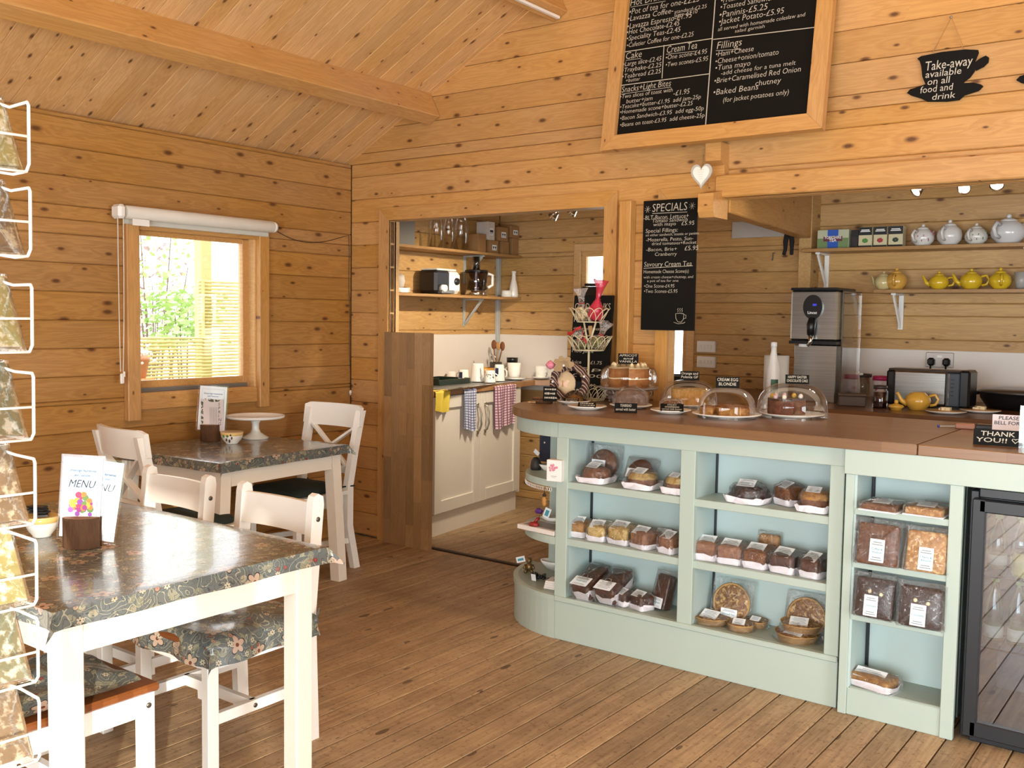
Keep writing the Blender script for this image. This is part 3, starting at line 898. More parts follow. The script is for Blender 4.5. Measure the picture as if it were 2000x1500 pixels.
# ------------------------------------------------------------------ worktop on top of both
wt = thing('counter_top', 'thick oiled oak worktop with rounded end on the counter', 'worktop', (-1.9, 4.2, 1.022))
ZT = 1.062
r_ = .49; cyy = 3.72 + r_
poly = arc(-2.51, cyy, r_, 180, 270) + [(-.935, 3.72), (-.935, 4.715), (-3.0, 4.715)]
mb = MB().prism([(x + 1.9, y - 4.2) for x, y in poly], 0, ZT - 1.022)
o = sharpen(obj('worktop_board', mb, M['oak_top'], wt), 30)
bm = bmesh.new(); bm.from_mesh(o.data)
bmesh.ops.bevel(bm, geom=[e for e in bm.edges if not e.smooth and abs(e.verts[0].co.z - e.verts[1].co.z) < 1e-4], offset=.003, segments=2, affect='EDGES'); bm.to_mesh(o.data); bm.free()
obj('worktop_board', MB().box((.02 + 1.9, 4.22 - 4.2, .02), (1.906, .99, .04), ch=.003), M['oak_top'], wt)

# ------------------------------------------------------------------ bottle fridge
fr = thing('bottle_fridge', 'black glass-door drinks fridge built into the counter', 'fridge', (-.46, 3.98, 0))
def fpart(name, c, d, mat, parent=fr, ch=.004): return obj(name, MB().box((c[0] + .46, c[1] - 3.98, c[2]), d, ch=ch), mat, parent)
fpart('cabinet', (-.745, 4.02, .46), (.03, .48, .90), M['black_metal'])
fpart('cabinet_side', (-.175, 4.02, .46), (.03, .48, .90), M['black_metal'])
fpart('cabinet_top', (-.46, 4.02, .895), (.54, .48, .03), M['black_metal'])
fpart('cabinet_base', (-.46, 4.02, .03), (.54, .48, .06), M['black_metal'])
fpart('cabinet_back', (-.46, 4.25, .46), (.54, .02, .86), plain('fridge_liner', '#6f7780', .5))
door = fpart('door', (-.725, 3.765, .455), (.045, .03, .86), M['black_metal'])
for (c, d) in (((-.195, 3.765, .455), (.045, .03, .86)), ((-.46, 3.765, .86), (.53, .03, .045)), ((-.46, 3.765, .055), (.53, .03, .055))):
    fpart('door_frame', c, d, M['black_metal'], door)
gl = thin_clear('fridge_glass', tint=(.82, .85, .88), gloss=.16, rough=.02)
fpart('door_glass', (-.46, 3.767, .46), (.50, .008, .77), gl, door, 0)
fpart('grille', (-.46, 3.778, .905), (.54, .02, .035), M['black_plastic'])
for z in (.60, .34):
    sh = MB()
    for i in range(9): sh.tube([(-.72 + .46 + .065 * i, -.16, z), (-.72 + .46 + .065 * i, .22, z)], .0025, 5)
    for yy in (-.165, .03, .22): sh.tube([(-.27, yy, z), (.27, yy, z)], .0035, 5)
    obj('wire_shelf', sh, M['chrome'], fr)
btl = thin_clear('green_bottle_glass', tint=(.55, .75, .5), gloss=.12, rough=.03)
def bottle(px, py, label, h=.24, depth=3.90, z=.345):
    p = wy(px, py, depth)
    b = thing('water_bottle', label, 'bottle', (p.x, depth, z), 0, 'bottles in the fridge')
    obj('glass', MB().lathe([(.001, .0), (.030, 0), (.033, .01), (.033, h * .5), (.028, h * .62), (.013, h * .8), (.012, h * .93), (.001, h * .93)], 14), btl, b)
    obj('cap', MB().lathe([(.0135, h * .92), (.0135, h), (.001, h)], 12), plain('green_cap', '#9bb96a', .4), b)
    obj('label_band', MB().lathe([(.0336, h * .08), (.0336, h * .26)], 14), plain('bottle_label', '#dfe6d6', .6), b)
for px in (1938, 1985): bottle(px, 1270, 'green glass water bottle on the lower wire shelf of the fridge')
for px in (1945, 1990): bottle(px, 1150, 'pale bottle lying behind the fridge glass on the upper wire shelf', .20, 3.95, .605)
jar = wy(1988, 1120, 3.9)
jj = thing('drink_jar', 'yellow labelled jar on the upper wire shelf of the fridge', 'jar', (jar.x + .02, 3.88, .605))
obj('body', MB().lathe([(.001, 0), (.035, 0), (.038, .01), (.038, .07), (.03, .085), (.001, .085)], 16), plain('yellow_label', '#c9c46a', .4), jj)
obj('lid', MB().lathe([(.031, .085), (.031, .10), (.001, .10)], 16), M['black_plastic'], jj)

# ================================================================== wrapped cakes on the counter shelves
def cake_mat(name, a, b, rough=.7, specks=None):
    t = NT(name); v = t.coord(rand=13.0)
    n = t.noise(v, 45, 4, .65)
    c = t.mix(t.ramp(n, [(.35, 0.0), (.65, 1.0)]), a, b)
    if specks:
        m = t.ramp(t.noise(v, 70, 3, .6), [(.52, 0.0), (.6, 1.0)])
        c = t.mix(m, c, specks)
    t.set(color=c, rough=rough); t.bump(n, .5, .004)
    return t.m
CK = dict(choc=cake_mat('chocolate_cake', '#210d07', '#3d1c10', .3), coffee=cake_mat('coffee_cake', '#57300f', '#764520', .4), brown=cake_mat('brown_cake', '#643a1d', '#8c5a32'),
          gold=cake_mat('golden_cake', '#8a5c2c', '#c0904e'), lemon=cake_mat('lemon_cake', '#a07a38', '#d6bc7a'), dark=cake_mat('teabread_crust', '#3d1c0c', '#5c3016', .4), tart=cake_mat('bakewell_top', '#6e4520', '#946834', .55, '#c9a768'), flap=cake_mat('nut_traybake', '#a9743c', '#c2935a', .5, '#e0c28c'), pink=cake_mat('fruit_cake_side', '#7a4a34', '#a87a58'))
M['paper'] = plain('white_greaseproof', '#f0ebf0', .6, var=.03, bump=.4, bscale=25, bdist=.006)
M['label'] = plain('white_label', '#e9eef2', .5, var=.01)
M['print_teal'] = plain('teal_print', '#3f93a5', .6, var=.01)
M['print_grey'] = plain('grey_print', '#7f8b93', .6, var=.01)
M['crust'] = plain('pastry_crust', '#b78f58', .8, var=.15, vscale=40)
M['cream'] = plain('cream_icing', '#efe0b8', .5, var=.05)
M['foil'] = plain('foil_case', '#b9b3a6', .35, metal=.5)

def sticker(parent, c, w_, h_, tilt, title=None, rz=0.0):
    """label leaning back by tilt (0 = upright, facing -y)"""
    M_ = Matrix.Translation(Vector(c)) @ Matrix.Rotation(rz, 4, 'Z') @ Matrix.Rotation(-tilt, 4, 'X')
    lb = obj('label_sticker', MB().box((0, 0, 0), (w_, .0012, h_), M=Matrix()), M['label'], parent)
    lb.matrix_local = M_
    pr = MB(); y = -.0012
    if title:
        lines = title.split('|'); s = min(h_ * .26, w_ / (max(len(q) for q in lines) * .58))
        for i, q in enumerate(lines):
            pr.text(q, (0, y, -s * .3 - i * s * 1.05 + (.5 * s if len(lines) > 1 else 0)), (1, 0, 0), (0, 0, 1), s, align='CENTER', shear=0, bold=.01)
    obj('title', pr, M['print_teal'], lb) if title else None
    pr = MB()
    for k, z in enumerate((.36, .26, -.30, -.40) if title else (.3, .15, 0, -.15, -.3)):
        ww = w_ * (.75 if k % 2 else .6)
        pr.box((0, y * .8, z * h_), (ww, .0004, h_ * .035))
    obj('small_print', pr, M['print_grey'], lb)
    return lb

def crinkle(mb, amp, seed):
    rr = random.Random(seed); amp *= 1.5; mb.sm = [False] * len(mb.sm)
    mb.v = [(p[0] + rr.uniform(-amp, amp), p[1] + rr.uniform(-amp, amp), p[2] + rr.uniform(-amp, amp) * .7) for p in mb.v]
    return mb
def tray(mb, w_, d_, h_, seed, rnd_r=.02):
    """open paper tray with a wavy flared rim"""
    rr = random.Random(seed); n = 28; base = []; rim = []; rim2 = []
    for k in range(n):
        a = 2 * PI * k / n; c, s_ = math.cos(a), math.sin(a); e = .35
        x = math.copysign(abs(c) ** e, c); y = math.copysign(abs(s_) ** e, s_)
        base.append((x * w_ / 2 * .96, y * d_ / 2 * .96, .001))
        f = 1.06 + rr.uniform(-.02, .05); rim.append((x * w_ / 2 * f, y * d_ / 2 * f, h_ * rr.uniform(.75, 1.1)))
        f = 1.0; rim2.append((x * w_ / 2 * f, y * d_ / 2 * f, h_ * .5))
    vs_ = base + rim; fs_ = [tuple(range(n))[::-1]]
    for k in range(n): fs_.append((k, (k + 1) % n, n + (k + 1) % n, n + k))
    return mb.add(vs_, fs_, False)
SEED = [100]
def loaf(px, py, z, w_, d_, h_, mat, label, rz=0.0, title=None, group=None, top=None, tr=.5, depth=None, rad=.015, name='loaf_cake', cat='cake', tray_mat=None):
    SEED[0] += 1; p = fl(px, py, z); w_ *= 1.16; h_ *= 1.12; d_ *= 1.15; tr *= .72
    if depth is not None: p = wy(px, py, depth); p.z = z
    yc = (max(CY + .03 + d_ * .5, min(p.y + d_ / 2 * math.cos(rz), YB - .54 * (d_ * math.cos(rz) + w_ * abs(math.sin(rz))))) if z > .15 else p.y + d_ / 2)
    t = thing(name, label, cat, (wy(px, py, yc).x, yc, z), rz, group)
    obj('paper_tray', tray(MB(), w_, d_, h_ * tr, SEED[0]), tray_mat or M['paper'], t)
    obj('cake', MB().rbox((0, 0, .003), (w_ * .93, d_ * .93, h_ * (.9 if not top else .72)), rad, dome=h_ * .12, taper=.96), mat, t)
    if top: obj('topping', MB().rbox((0, 0, h_ * .66), (w_ * .93, d_ * .93, h_ * .2), rad, dome=h_ * .10), top, t)
    sticker(t, (-w_ * .02, -d_ * .22, h_ * 1.06), w_ * .68, d_ * .5 if d_ < .13 else .062, R(62), title, R(rnd.uniform(-9, 9)))
    f = crinkle(MB().rbox((0, 0, .001), (w_ * 1.05, d_ * 1.05, h_ * 1.0), rad * 1.1, dome=h_ * .16, taper=1.03), .0028, SEED[0])
    obj('wrapper', f, M['film'], t)
    return t
def round_cake(px, py, z, r, h_, mat, label, rz=0.0, title=None, group=None, top=None, flat=False, crust=False, name='round_cake', kindmat=None):
    SEED[0] += 1; p = fl(px, py, z); r *= 1.1; h_ *= 1.0 if crust else 1.15
    yc = max(CY + .02 + r, min(p.y + r * .9, YB - r * 1.14))
    t = thing(name, label, 'cake' if not crust else 'tart', (wy(px, py, yc).x, yc, z), rz, group)
    if crust:
        obj('foil_case', MB().lathe([(.001, .001), (r * .86, .001), (r, h_ * .9), (r * 1.04, h_ * .95), (r * .98, h_ * .8), (r * .84, .006)], 28), M['crust'], t)
        obj('filling', MB().lathe([(.001, h_ * .2), (r * .95, h_ * .7), (r * .90, h_ * .86), (r * .5, h_ * 1.0), (.001, h_ * 1.02)], 28), mat, t)
    else:
        obj('paper_tray', tray(MB(), 2 * r * 1.02, 2 * r * 1.02, h_ * .42, SEED[0]), M['paper'], t)
        obj('cake', MB().lathe([(.001, .003), (r * .9, .003), (r * .94, h_ * .3), (r * .92, h_ * .72), (r * .8, h_ * .92), (r * .4, h_), (.001, h_ * 1.02)], 26), mat, t)
        if top: obj('topping', MB().lathe([(r * .95, h_ * .62), (r * .93, h_ * .76), (r * .78, h_ * .95), (r * .4, h_ * 1.05), (.001, h_ * 1.07)], 26), top, t)
    sticker(t, (0, -r * .38, h_ * 1.06 + .006), r * .9, r * .62, R(64), title, R(rnd.uniform(-12, 12)))
    f = crinkle(MB().lathe([(r * 1.12, .002), (r * 1.06, h_ * .25), (r * 1.0, h_ * .75), (r * .85, h_ * 1.05), (r * .4, h_ * 1.14), (.001, h_ * 1.16)], 24), .0035, SEED[0])
    obj('wrapper', f, M['film'], t)
    return t
def leaning(px, py, z, w_, h_, d_, mat, label, title=None, group=None, lean=14, round_=False, crust=False, name='traybake', cat='cake', dots=0, yb=None, lab=(.0, .22, .36, .36), rz=0.0):
    """slab or disc propped against the back of the shelf; px,py = middle of its lower edge"""
    SEED[0] += 1; p = fl(px, py, z); w_ *= 1.12; h_ *= 1.14
    yc = min(p.y, (yb or YB) - d_ * .8 - h_ * 1.12 * math.sin(R(lean)) - w_ * .5 * abs(math.sin(rz)))
    t = thing(name, label, cat, (wy(px, py, yc).x, yc, z), rz, group)
    Mx = Matrix.Rotation(-R(lean), 4, 'X')
    Dk = Matrix.Translation((0, 0, h_ / 2)) @ Matrix.Rotation(PI / 2, 4, 'X')
    if round_:
        q = MB().lathe([(.001, -d_ * .5), (w_ * .46, -d_ * .5), (w_ * .5, d_ * .35), (w_ * .46, d_ * .5), (.001, d_ * .52)], 28, M=Mx @ Dk)
        obj('cake', q, mat, t)
        if crust: obj('crust_rim', MB().lathe([(w_ * .46, -d_ * .55), (w_ * .51, d_ * .55), (w_ * .525, d_ * .6), (w_ * .485, d_ * .62), (w_ * .47, d_ * .4)], 28, M=Mx @ Dk), M['crust'], t)
    else:
        q = MB(); q.rbox((0, 0, -d_ / 2), (w_, h_, d_), .012, dome=d_ * .1); q.v = [tuple(Mx @ (Dk @ Vector(a))) for a in q.v]
        obj('cake', q, mat, t)
    for i in range(dots):
        b = MB(); pos = Mx @ Vector(((-.12 + .3 * i) * w_, -d_ * .55, h_ * (.66 - .04 * i))); b.ball(pos, .008, 8, 6); obj('chocolate_button', b, M['cream'], t)
    c = Mx @ Vector((lab[0] * w_, -d_ * .72 - .003, h_ * lab[1] + h_ * lab[3] / 2))
    sticker(t, c, w_ * lab[2], h_ * lab[3], R(lean), title)
    f = MB(); f.rbox((0, 0, -d_ * .62), (w_ * 1.12, h_ * 1.12, d_ * 1.24), .006, dome=d_ * .12, n=3)
    crinkle(f, .003, SEED[0]); f.v = [tuple(Mx @ (Dk @ Vector(a) + Vector((0, 0, h_ * .06)))) for a in f.v]
    obj('wrapper', f, M['film'], t)
    return t

# ---- curved-end bay, top shelf
Z1, Z2, Z3 = .747, .482, .207
leaning(1178, 930, Z1, .125, .13, .04, CK['coffee'], 'dark coffee cake propped upright behind a flat cake on the top shelf', 'Coffee & Walnut', round_=True, lean=10, name='round_cake', lab=(-.12, .30, .52, .32))
round_cake(1165, 955, Z1, .066, .062, CK['brown'], 'flat round brown cake in front of the propped coffee cake')
leaning(1246, 932, Z1, .115, .10, .035, CK['coffee'], 'round coffee cake behind the cream-topped cake on the top shelf', round_=True, lean=26, name='round_cake', lab=(-.2, .25, .5, .36))
round_cake(1255, 962, Z1, .064, .062, CK['brown'], 'cream-topped round cake with white paper next to the round coffee cake', top=CK['lemon'])
round_cake(1322, 967, Z1, .05, .062, CK['brown'], 'cream-topped round cake half hidden by the green post', top=CK['lemon'])
# ---- curved-end bay, middle shelf
g = 'loaf cakes on the middle shelf of the curved-end bay'
loaf(1183, 1034, Z2, .10, .07, .055, CK['gold'], 'small nut loaf standing behind the front row of loaf cakes', depth=3.90)
loaf(1134, 1052, Z2, .082, .10, .065, CK['gold'], 'golden loaf cake beside the curved-end post on the middle shelf', R(4), tr=.55)
loaf(1172, 1060, Z2, .082, .10, .065, CK['lemon'], 'lemon loaf cake second along from the curved-end post', R(4), tr=.55)
loaf(1218, 1067, Z2, .098, .11, .072, CK['lemon'], 'wide pale lemon loaf cake in the middle of its row', R(-8), tr=.5)
loaf(1260, 1080, Z2, .092, .10, .068, CK['pink'], 'brown loaf cake next to the wide pale lemon loaf', R(-20), tr=.5)
loaf(1300, 1050, Z2, .085, .05, .06, CK['dark'], 'dark loaf cake behind the loaf half hidden by the green post', depth=3.91)
loaf(1312, 1090, Z2, .075, .10, .068, CK['pink'], 'pale loaf cake half hidden by the green post on the middle shelf', R(-12), tr=.55)
# ---- curved-end bay, floor
def long_loaf(px, py, label, title):
    SEED[0] += 1; p = fl(px, py, Z3); w_, L_, h_ = .105, .19, .07
    t = thing('long_loaf', label, 'cake', (wy(px, py, min(p.y, YB - .20)).x, min(p.y, YB - .20), Z3), R(-3))
    Mx = Matrix.Rotation(R(24), 4, 'X')
    def tilt(mb): mb.v = [tuple(Mx @ (Vector(a) + Vector((0, L_ / 2, 0)))) for a in mb.v]; return mb
    obj('paper_case', tilt(tray(MB(), w_, L_, h_ * .75, SEED[0])), M['paper'], t)
    obj('cake', tilt(MB().rbox((0, 0, .003), (w_ * .94, L_ * .95, h_), .012, dome=.012)), CK['dark'], t)
    c = Mx @ Vector((0, L_ * .16, h_ + .016))
    sticker(t, c, w_ * .85, .062, R(66), title)
    obj('wrapper', tilt(crinkle(MB().rbox((0, 0, 0), (w_ * 1.06, L_ * 1.05, h_ * 1.08), .014, dome=.014), .003, SEED[0])), M['film'], t)
    return t
long_loaf(1136, 1172, 'long dark teabread loaf beside the curved-end post', 'Teabread')
long_loaf(1182, 1180, 'long dark loaf next to the teabread on the bay floor', None)
loaf(1220, 1186, Z3, .07, .075, .055, CK['dark'], 'small dark loaf beside the long loaves on the bay floor', R(-18), tr=.6)
loaf(1254, 1200, Z3, .08, .075, .058, CK['dark'], 'small dark loaf in front of the propped upright loaf', R(-25), tr=.6)
leaning(1290, 1174, Z3, .072, .135, .045, CK['dark'], 'upright dark loaf propped against the back of the bay floor', 'Teabread', lean=16, name='loaf_cake', rz=R(-18), lab=(0, .02, .9, .3))
# ---- second bay
round_cake(1463, 992, Z1, .074, .062, CK['choc'], 'round dark chocolate cake alone at the end of the second bay shelf', title='Chocolate')
loaf(1541, 985, Z1, .085, .085, .072, CK['brown'], 'tilted brown cake between chocolate cake and pale-topped cake', R(-28), tr=.55)
round_cake(1592, 1008, Z1, .058, .068, CK['brown'], 'brown cake with cream filling beside the third green post', top=CK['gold'])
g2 = 'loaf cakes on the middle shelf of the second bay'
for (px, py, w_, m, lb, rz) in ((1385, 1097, .092, 'pink', 'pinkish brown loaf cake beside the middle green post', 6), (1432, 1106, .098, 'pink', 'pinkish brown loaf second along from the middle green post', 2),
                                (1482, 1118, .092, 'brown', 'brown loaf with tall white paper in front of the propped loaf', 0), (1536, 1128, .092, 'dark', 'glossy dark loaf next to the tall-papered brown loaf', -4),
                                (1592, 1138, .078, 'dark', 'ribbed dark loaf beside the third green post', -8)):
    loaf(px, py, Z2, w_, .115, .07, CK[m], lb, R(rz), tr=.55)
leaning(1500, 1084, Z2, .078, .105, .03, CK['gold'], 'golden loaf propped upright behind the row of loaf cakes', None, lean=8, name='loaf_cake', lab=(0, .0, .9, .25))
leaning(1426, 1215, Z3, .145, .145, .022, CK['tart'], 'round bakewell tart propped upright beside the middle green post', 'Bakewell Tart', lean=12, round_=True, crust=True, name='bakewell_tart', cat='tart', lab=(-.02, .06, .46, .28))
leaning(1572, 1244, Z3, .14, .14, .022, CK['tart'], 'round bakewell tart propped upright beside the third green post', 'Bakewell Tart', lean=12, round_=True, crust=True, name='bakewell_tart', cat='tart', lab=(-.02, .02, .5, .22))
round_cake(1392, 1228, Z3, .078, .03, CK['tart'], 'flat bakewell tart in front of the tart by the middle post', crust=True, name='bakewell_tart')
round_cake(1478, 1226, Z3, .042, .028, CK['tart'], 'small flat tart at the back between the propped tarts', crust=True, name='bakewell_tart')
round_cake(1446, 1255, Z3, .052, .03, CK['tart'], 'small flat tart in front of the other small tart', crust=True, name='bakewell_tart')
t1 = round_cake(1556, 1282, Z3, .080, .032, CK['tart'], 'flat bakewell tart at the bottom of the pair by third post', crust=True, name='bakewell_tart')
t2 = round_cake(1556, 1284, Z3, .074, .03, CK['tart'], 'flat bakewell tart lying on top of another flat tart', crust=True, name='bakewell_tart')
t2.location = (t1.location.x + .01, t1.location.y + .015, Z3 + .040)
# ---- right unit
A1, A2, A3, A4 = .802, .599, .397, .112
def flat_pack(px, py, z, w_, d_, h_, mat, label):
    SEED[0] += 1; p = fl(px, py, z)
    t = thing('flat_traybake', label, 'cake', (wy(px, py, min(p.y + d_ / 2, 3.934 - d_ * .6)).x + .02, min(p.y + d_ / 2, 3.934 - d_ * .6), z), R(rnd.uniform(-6, 6)))
    obj('card_base', MB().box((0, 0, .003), (w_ * 1.1, d_ * 1.1, .005)), M['paper'], t)
    obj('cake', MB().rbox((0, 0, .006), (w_, d_, h_), .008, dome=.003), mat, t)
    sticker(t, (0, -d_ * .05, h_ + .016), w_ * .5, d_ * .4, R(80))
    obj('wrapper', crinkle(MB().rbox((0, 0, .002), (w_ * 1.1, d_ * 1.08, h_ * 1.5), .008, dome=.012), .003, SEED[0]), M['film'], t)
    return t
flat_pack(1714, 1000, A1, .125, .12, .018, CK['brown'], 'flat wrapped brownie tray by the sage unit side on top shelf')
flat_pack(1800, 1009, A1, .128, .12, .022, CK['flap'], 'flat wrapped flapjack tray by the fridge-side post on top shelf')
leaning(1712, 1104, A2, .132, .135, .03, CK['coffee'], 'square coffee and walnut traybake propped upright on second shelf', 'Coffee &|Walnut', lean=10, lab=(.02, .08, .36, .55), yb=3.934)
leaning(1806, 1118, A2, .12, .13, .03, CK['flap'], 'square nutty traybake propped beside the coffee traybake', 'Cherry &|Almond', lean=10, lab=(.04, .06, .38, .55), yb=3.934)
leaning(1706, 1207, A3, .125, .13, .035, CK['choc'], 'square dark chocolate traybake with buttons beside the unit side panel', 'Chocolate', lean=10, dots=2, lab=(-.05, .05, .36, .52), yb=3.934)
leaning(1796, 1226, A3, .132, .13, .035, CK['choc'], 'square dark chocolate traybake with buttons beside fridge-side post', 'Chocolate', lean=10, dots=2, lab=(-.02, .05, .36, .52), yb=3.934)
lt = loaf(1706, 1350, A4, .15, .09, .045, CK['gold'], 'single tray of shortbread in clear wrap on the lowest shelf', R(-14), tr=.8, name='shortbread_tray')

# ================================================================== dining tables and chairs
def vinyl_mat():
    t = NT('floral_vinyl'); v = t.node('ShaderNodeTexCoord').outputs['UV']
    wob = t.node('ShaderNodeTexNoise'); wob.inputs['Scale'].default_value = 7; wob.inputs['Detail'].default_value = 2; t.l.new(v, wob.inputs['Vector'])
    ad = t.node('ShaderNodeVectorMath', operation='MULTIPLY_ADD'); t.l.new(wob.outputs['Color'], ad.inputs[0]); ad.inputs[1].default_value = (.12, .12, .12); t.l.new(v, ad.inputs[2])
    vw = ad.outputs[0]
    base = t.mix(t.noise(v, 4, 2), '#565d63', '#686b62')
    # sage and khaki leaves
    vl = t.node('ShaderNodeTexVoronoi'); vl.inputs['Scale'].default_value = 26; vl.inputs['Randomness'].default_value = 1; t.l.new(vw, vl.inputs['Vector'])
    s1 = t.node('ShaderNodeSeparateColor'); t.l.new(vl.outputs['Color'], s1.inputs[0])
    lm = t.math('MULTIPLY', t.math('GREATER_THAN', s1.outputs[0], .35), t.math('LESS_THAN', vl.outputs['Distance'], .42))
    lc = t.mix(s1.outputs[1], '#767868', '#928d78')
    c = t.mix(lm, base, lc)
    # vines
    nzv = t.noise(vw, 15, 1)
    vn = t.math('ABSOLUTE', t.math('SUBTRACT', t.math('FRACT', t.math('MULTIPLY', nzv, 9.0)), .5))
    c = t.mix(t.math('MULTIPLY', t.math('LESS_THAN', vn, .055), .9), c, '#a5a188')
    nz2 = t.noise(vw, 26, 1)
    vn2 = t.math('ABSOLUTE', t.math('SUBTRACT', t.math('FRACT', t.math('MULTIPLY', nz2, 8.0)), .5))
    c = t.mix(t.math('MULTIPLY', t.math('LESS_THAN', vn2, .05), .8), c, '#3a4145')
    # petals
    def flowers(scale, rad, n, col, ctr, gate, vec):
        nonlocal c
        vo = t.node('ShaderNodeTexVoronoi'); vo.voronoi_dimensions = '2D'; vo.inputs['Scale'].default_value = scale; vo.inputs['Randomness'].default_value = .9; t.l.new(vec, vo.inputs['Vector'])
        df = t.node('ShaderNodeVectorMath', operation='SUBTRACT'); t.l.new(vec, df.inputs[0]); t.l.new(vo.outputs['Position'], df.inputs[1])
        sp = t.node('ShaderNodeSeparateXYZ'); t.l.new(df.outputs[0], sp.inputs[0])
        ang_ = t.math('ARCTAN2', sp.outputs[1], sp.outputs[0])
        pet = t.math('ABSOLUTE', t.math('COSINE', t.math('MULTIPLY', ang_, n / 2)))
        lim = t.math('MULTIPLY_ADD', pet, rad * .55, rad * .45)
        sc = t.node('ShaderNodeSeparateColor'); t.l.new(vo.outputs['Color'], sc.inputs[0])
        on_ = t.math('GREATER_THAN', sc.outputs[0], gate)
        m = t.math('MULTIPLY', on_, t.math('LESS_THAN', vo.outputs['Distance'], lim))
        edge = t.math('MULTIPLY', on_, t.math('LESS_THAN', vo.outputs['Distance'], t.math('MULTIPLY', lim, 1.14)))
        c = t.mix(edge, c, '#33312f')
        c = t.mix(m, c, t.mix(sc.outputs[1], col, '#a99a83'))
        c = t.mix(t.math('MULTIPLY', on_, t.math('LESS_THAN', vo.outputs['Distance'], rad * .22)), c, ctr)
    flowers(9, .26, 5, '#b79c8b', '#6d3a2c', .45, v)
    flowers(22, .24, 6, '#b9b39f', '#4a4a3c', .66, v)
    flowers(34, .28, 1, '#7c2a2b', '#a84a48', .90, v)
    t.set(color=c, rough=.2, spec=.5, coat=.25, coat_rough=.05)
    mpb = t.node('ShaderNodeMapping'); mpb.inputs['Scale'].default_value = (1, .35, 1); t.l.new(v, mpb.inputs['Vector'])
    t.bump(t.math('ADD', t.noise(mpb.outputs[0], 14, 3), t.math('MULTIPLY', t.noise(v, 3, 1), 2.0)), .16, .01)
    return t.m
M['vinyl'] = vinyl_mat()
M['table_paint'] = plain('cream_table_paint', '#f0e6d6', .4, var=.03)
M['chair_paint'] = plain('white_chair_paint', '#f3f0ea', .3, var=.02)
M['seat_wood'] = worktop_mat('honey_seat', '#8f5428', '#7d4620', .35)
M['bolt'] = plain('bolt_steel', '#75706a', .35, metal=.8)

def flat_uv(o, nu, nv, fu, fv):
    uv = o.data.uv_layers.new(name='UVMap'); w = nv + 1
    for lp in o.data.loops:
        i, j = divmod(lp.vertex_index, w); uv.data[lp.index].uv = (fu(i / nu), fv(j / nv))
def dining_table(label, x0, x1, y0, y1, zt, rz=0.0, splay=0.0):
    t = thing('dining_table', label, 'table', ((x0 + x1) / 2, (y0 + y1) / 2, 0), rz)
    hx, hy = (x1 - x0) / 2, (y1 - y0) / 2
    obj('tabletop', MB().box((0, 0, zt - .014), (2 * hx, 2 * hy, .024), ch=.004), M['table_paint'], t)
    L = .064; i = .03
    for sx in (-1, 1):
        for sy in (-1, 1):
            tp = Vector((sx * (hx - i - L / 2), sy * (hy - i - L / 2), zt - .026)); ft = Vector((tp.x + sx * splay * .2, tp.y + sy * splay, 0.0))
            if splay: obj('leg', MB().add([(tp.x + a * L / 2, tp.y + b * L / 2, tp.z) for a, b in ((-1, -1), (1, -1), (1, 1), (-1, 1))] + [(ft.x + a * L / 2, ft.y + b * L / 2, 0) for a, b in ((-1, -1), (1, -1), (1, 1), (-1, 1))], [(3, 2, 1, 0), (4, 5, 6, 7), (0, 1, 5, 4), (1, 2, 6, 5), (2, 3, 7, 6), (3, 0, 4, 7)][::1]), M['table_paint'], t)
            else: obj('leg', MB().box((tp.x, tp.y, tp.z / 2), (L, L, tp.z), ch=.004), M['table_paint'], t)
    ah = .105
    for sy in (-1, 1): obj('apron', MB().box((0, sy * (hy - i - .014), zt - .026 - ah / 2), (2 * hx - 2 * i - 2 * L, .022, ah)), M['table_paint'], t)
    for sx in (-1, 1): obj('apron', MB().box((sx * (hx - i - .014), 0, zt - .026 - ah / 2), (.022, 2 * hy - 2 * i - 2 * L, ah)), M['table_paint'], t)
    return t
def table_cloth(label, x0, x1, y0, y1, zt, rz, over, seed):
    rr = random.Random(seed); hx, hy = (x1 - x0) / 2 + .004, (y1 - y0) / 2 + .004
    t = obj('tablecloth', MB(), M['vinyl']) if False else None
    nx, ny = 46, 36; ov = over
    def fn(u, v_):
        X = (u * 2 - 1) * (hx + ov); Y = (v_ * 2 - 1) * (hy + ov)
        ox = max(0, abs(X) - hx); oy = max(0, abs(Y) - hy); sx = math.copysign(1, X); sy = math.copysign(1, Y)
        wav = .006 * math.sin(X * 23 + seed) + .005 * math.sin(Y * 19 + seed * 2)
        m = min(ox, oy); M_ = max(ox, oy)
        z = .0025 - (M_ * .93 + m * .28) * (1 if M_ > 0 else 0)
        px_ = sx * (min(abs(X), hx) + (.10 * ox + .62 * m + (wav * ox / ov if ox else 0)) * (1 if ox or oy else 0) * (1 if ox else 0))
        py_ = sy * (min(abs(Y), hy) + (.10 * oy + .62 * m + (wav * oy / ov if oy else 0)) * (1 if oy else 0))
        return (px_, py_, z)
    # denser rows near the edge
    def g(u, n):
        return u
    def rem(u, h):
        e = ov / (2 * (h + ov)); n = .18
        if u < n: return u / n * e
        if u > 1 - n: return 1 - (1 - u) / n * e
        return e + (u - n) / (1 - 2 * n) * (1 - 2 * e)
    mb = MB().grid(lambda u, v_: fn(rem(u, hx), rem(v_, hy)), nx, ny)
    o = obj('tablecloth', mb, M['vinyl'], None, ((x0 + x1) / 2, (y0 + y1) / 2, zt - .0005), rz)
    flat_uv(o, nx, ny, lambda u: (rem(u, hx) * 2 - 1) * (hx + ov) + seed, lambda v_: (rem(v_, hy) * 2 - 1) * (hy + ov))
    sharpen(o, 50)
    return tag(o, label, 'tablecloth')
Z1T, Z2T = .775, .775
T1 = (-3.60, -2.27, 1.22, 2.10)
T2 = (-4.80, -3.97, 2.93, 3.83)
dining_table('larger cream painted dining table with floral vinyl over it', *T1, Z1T)
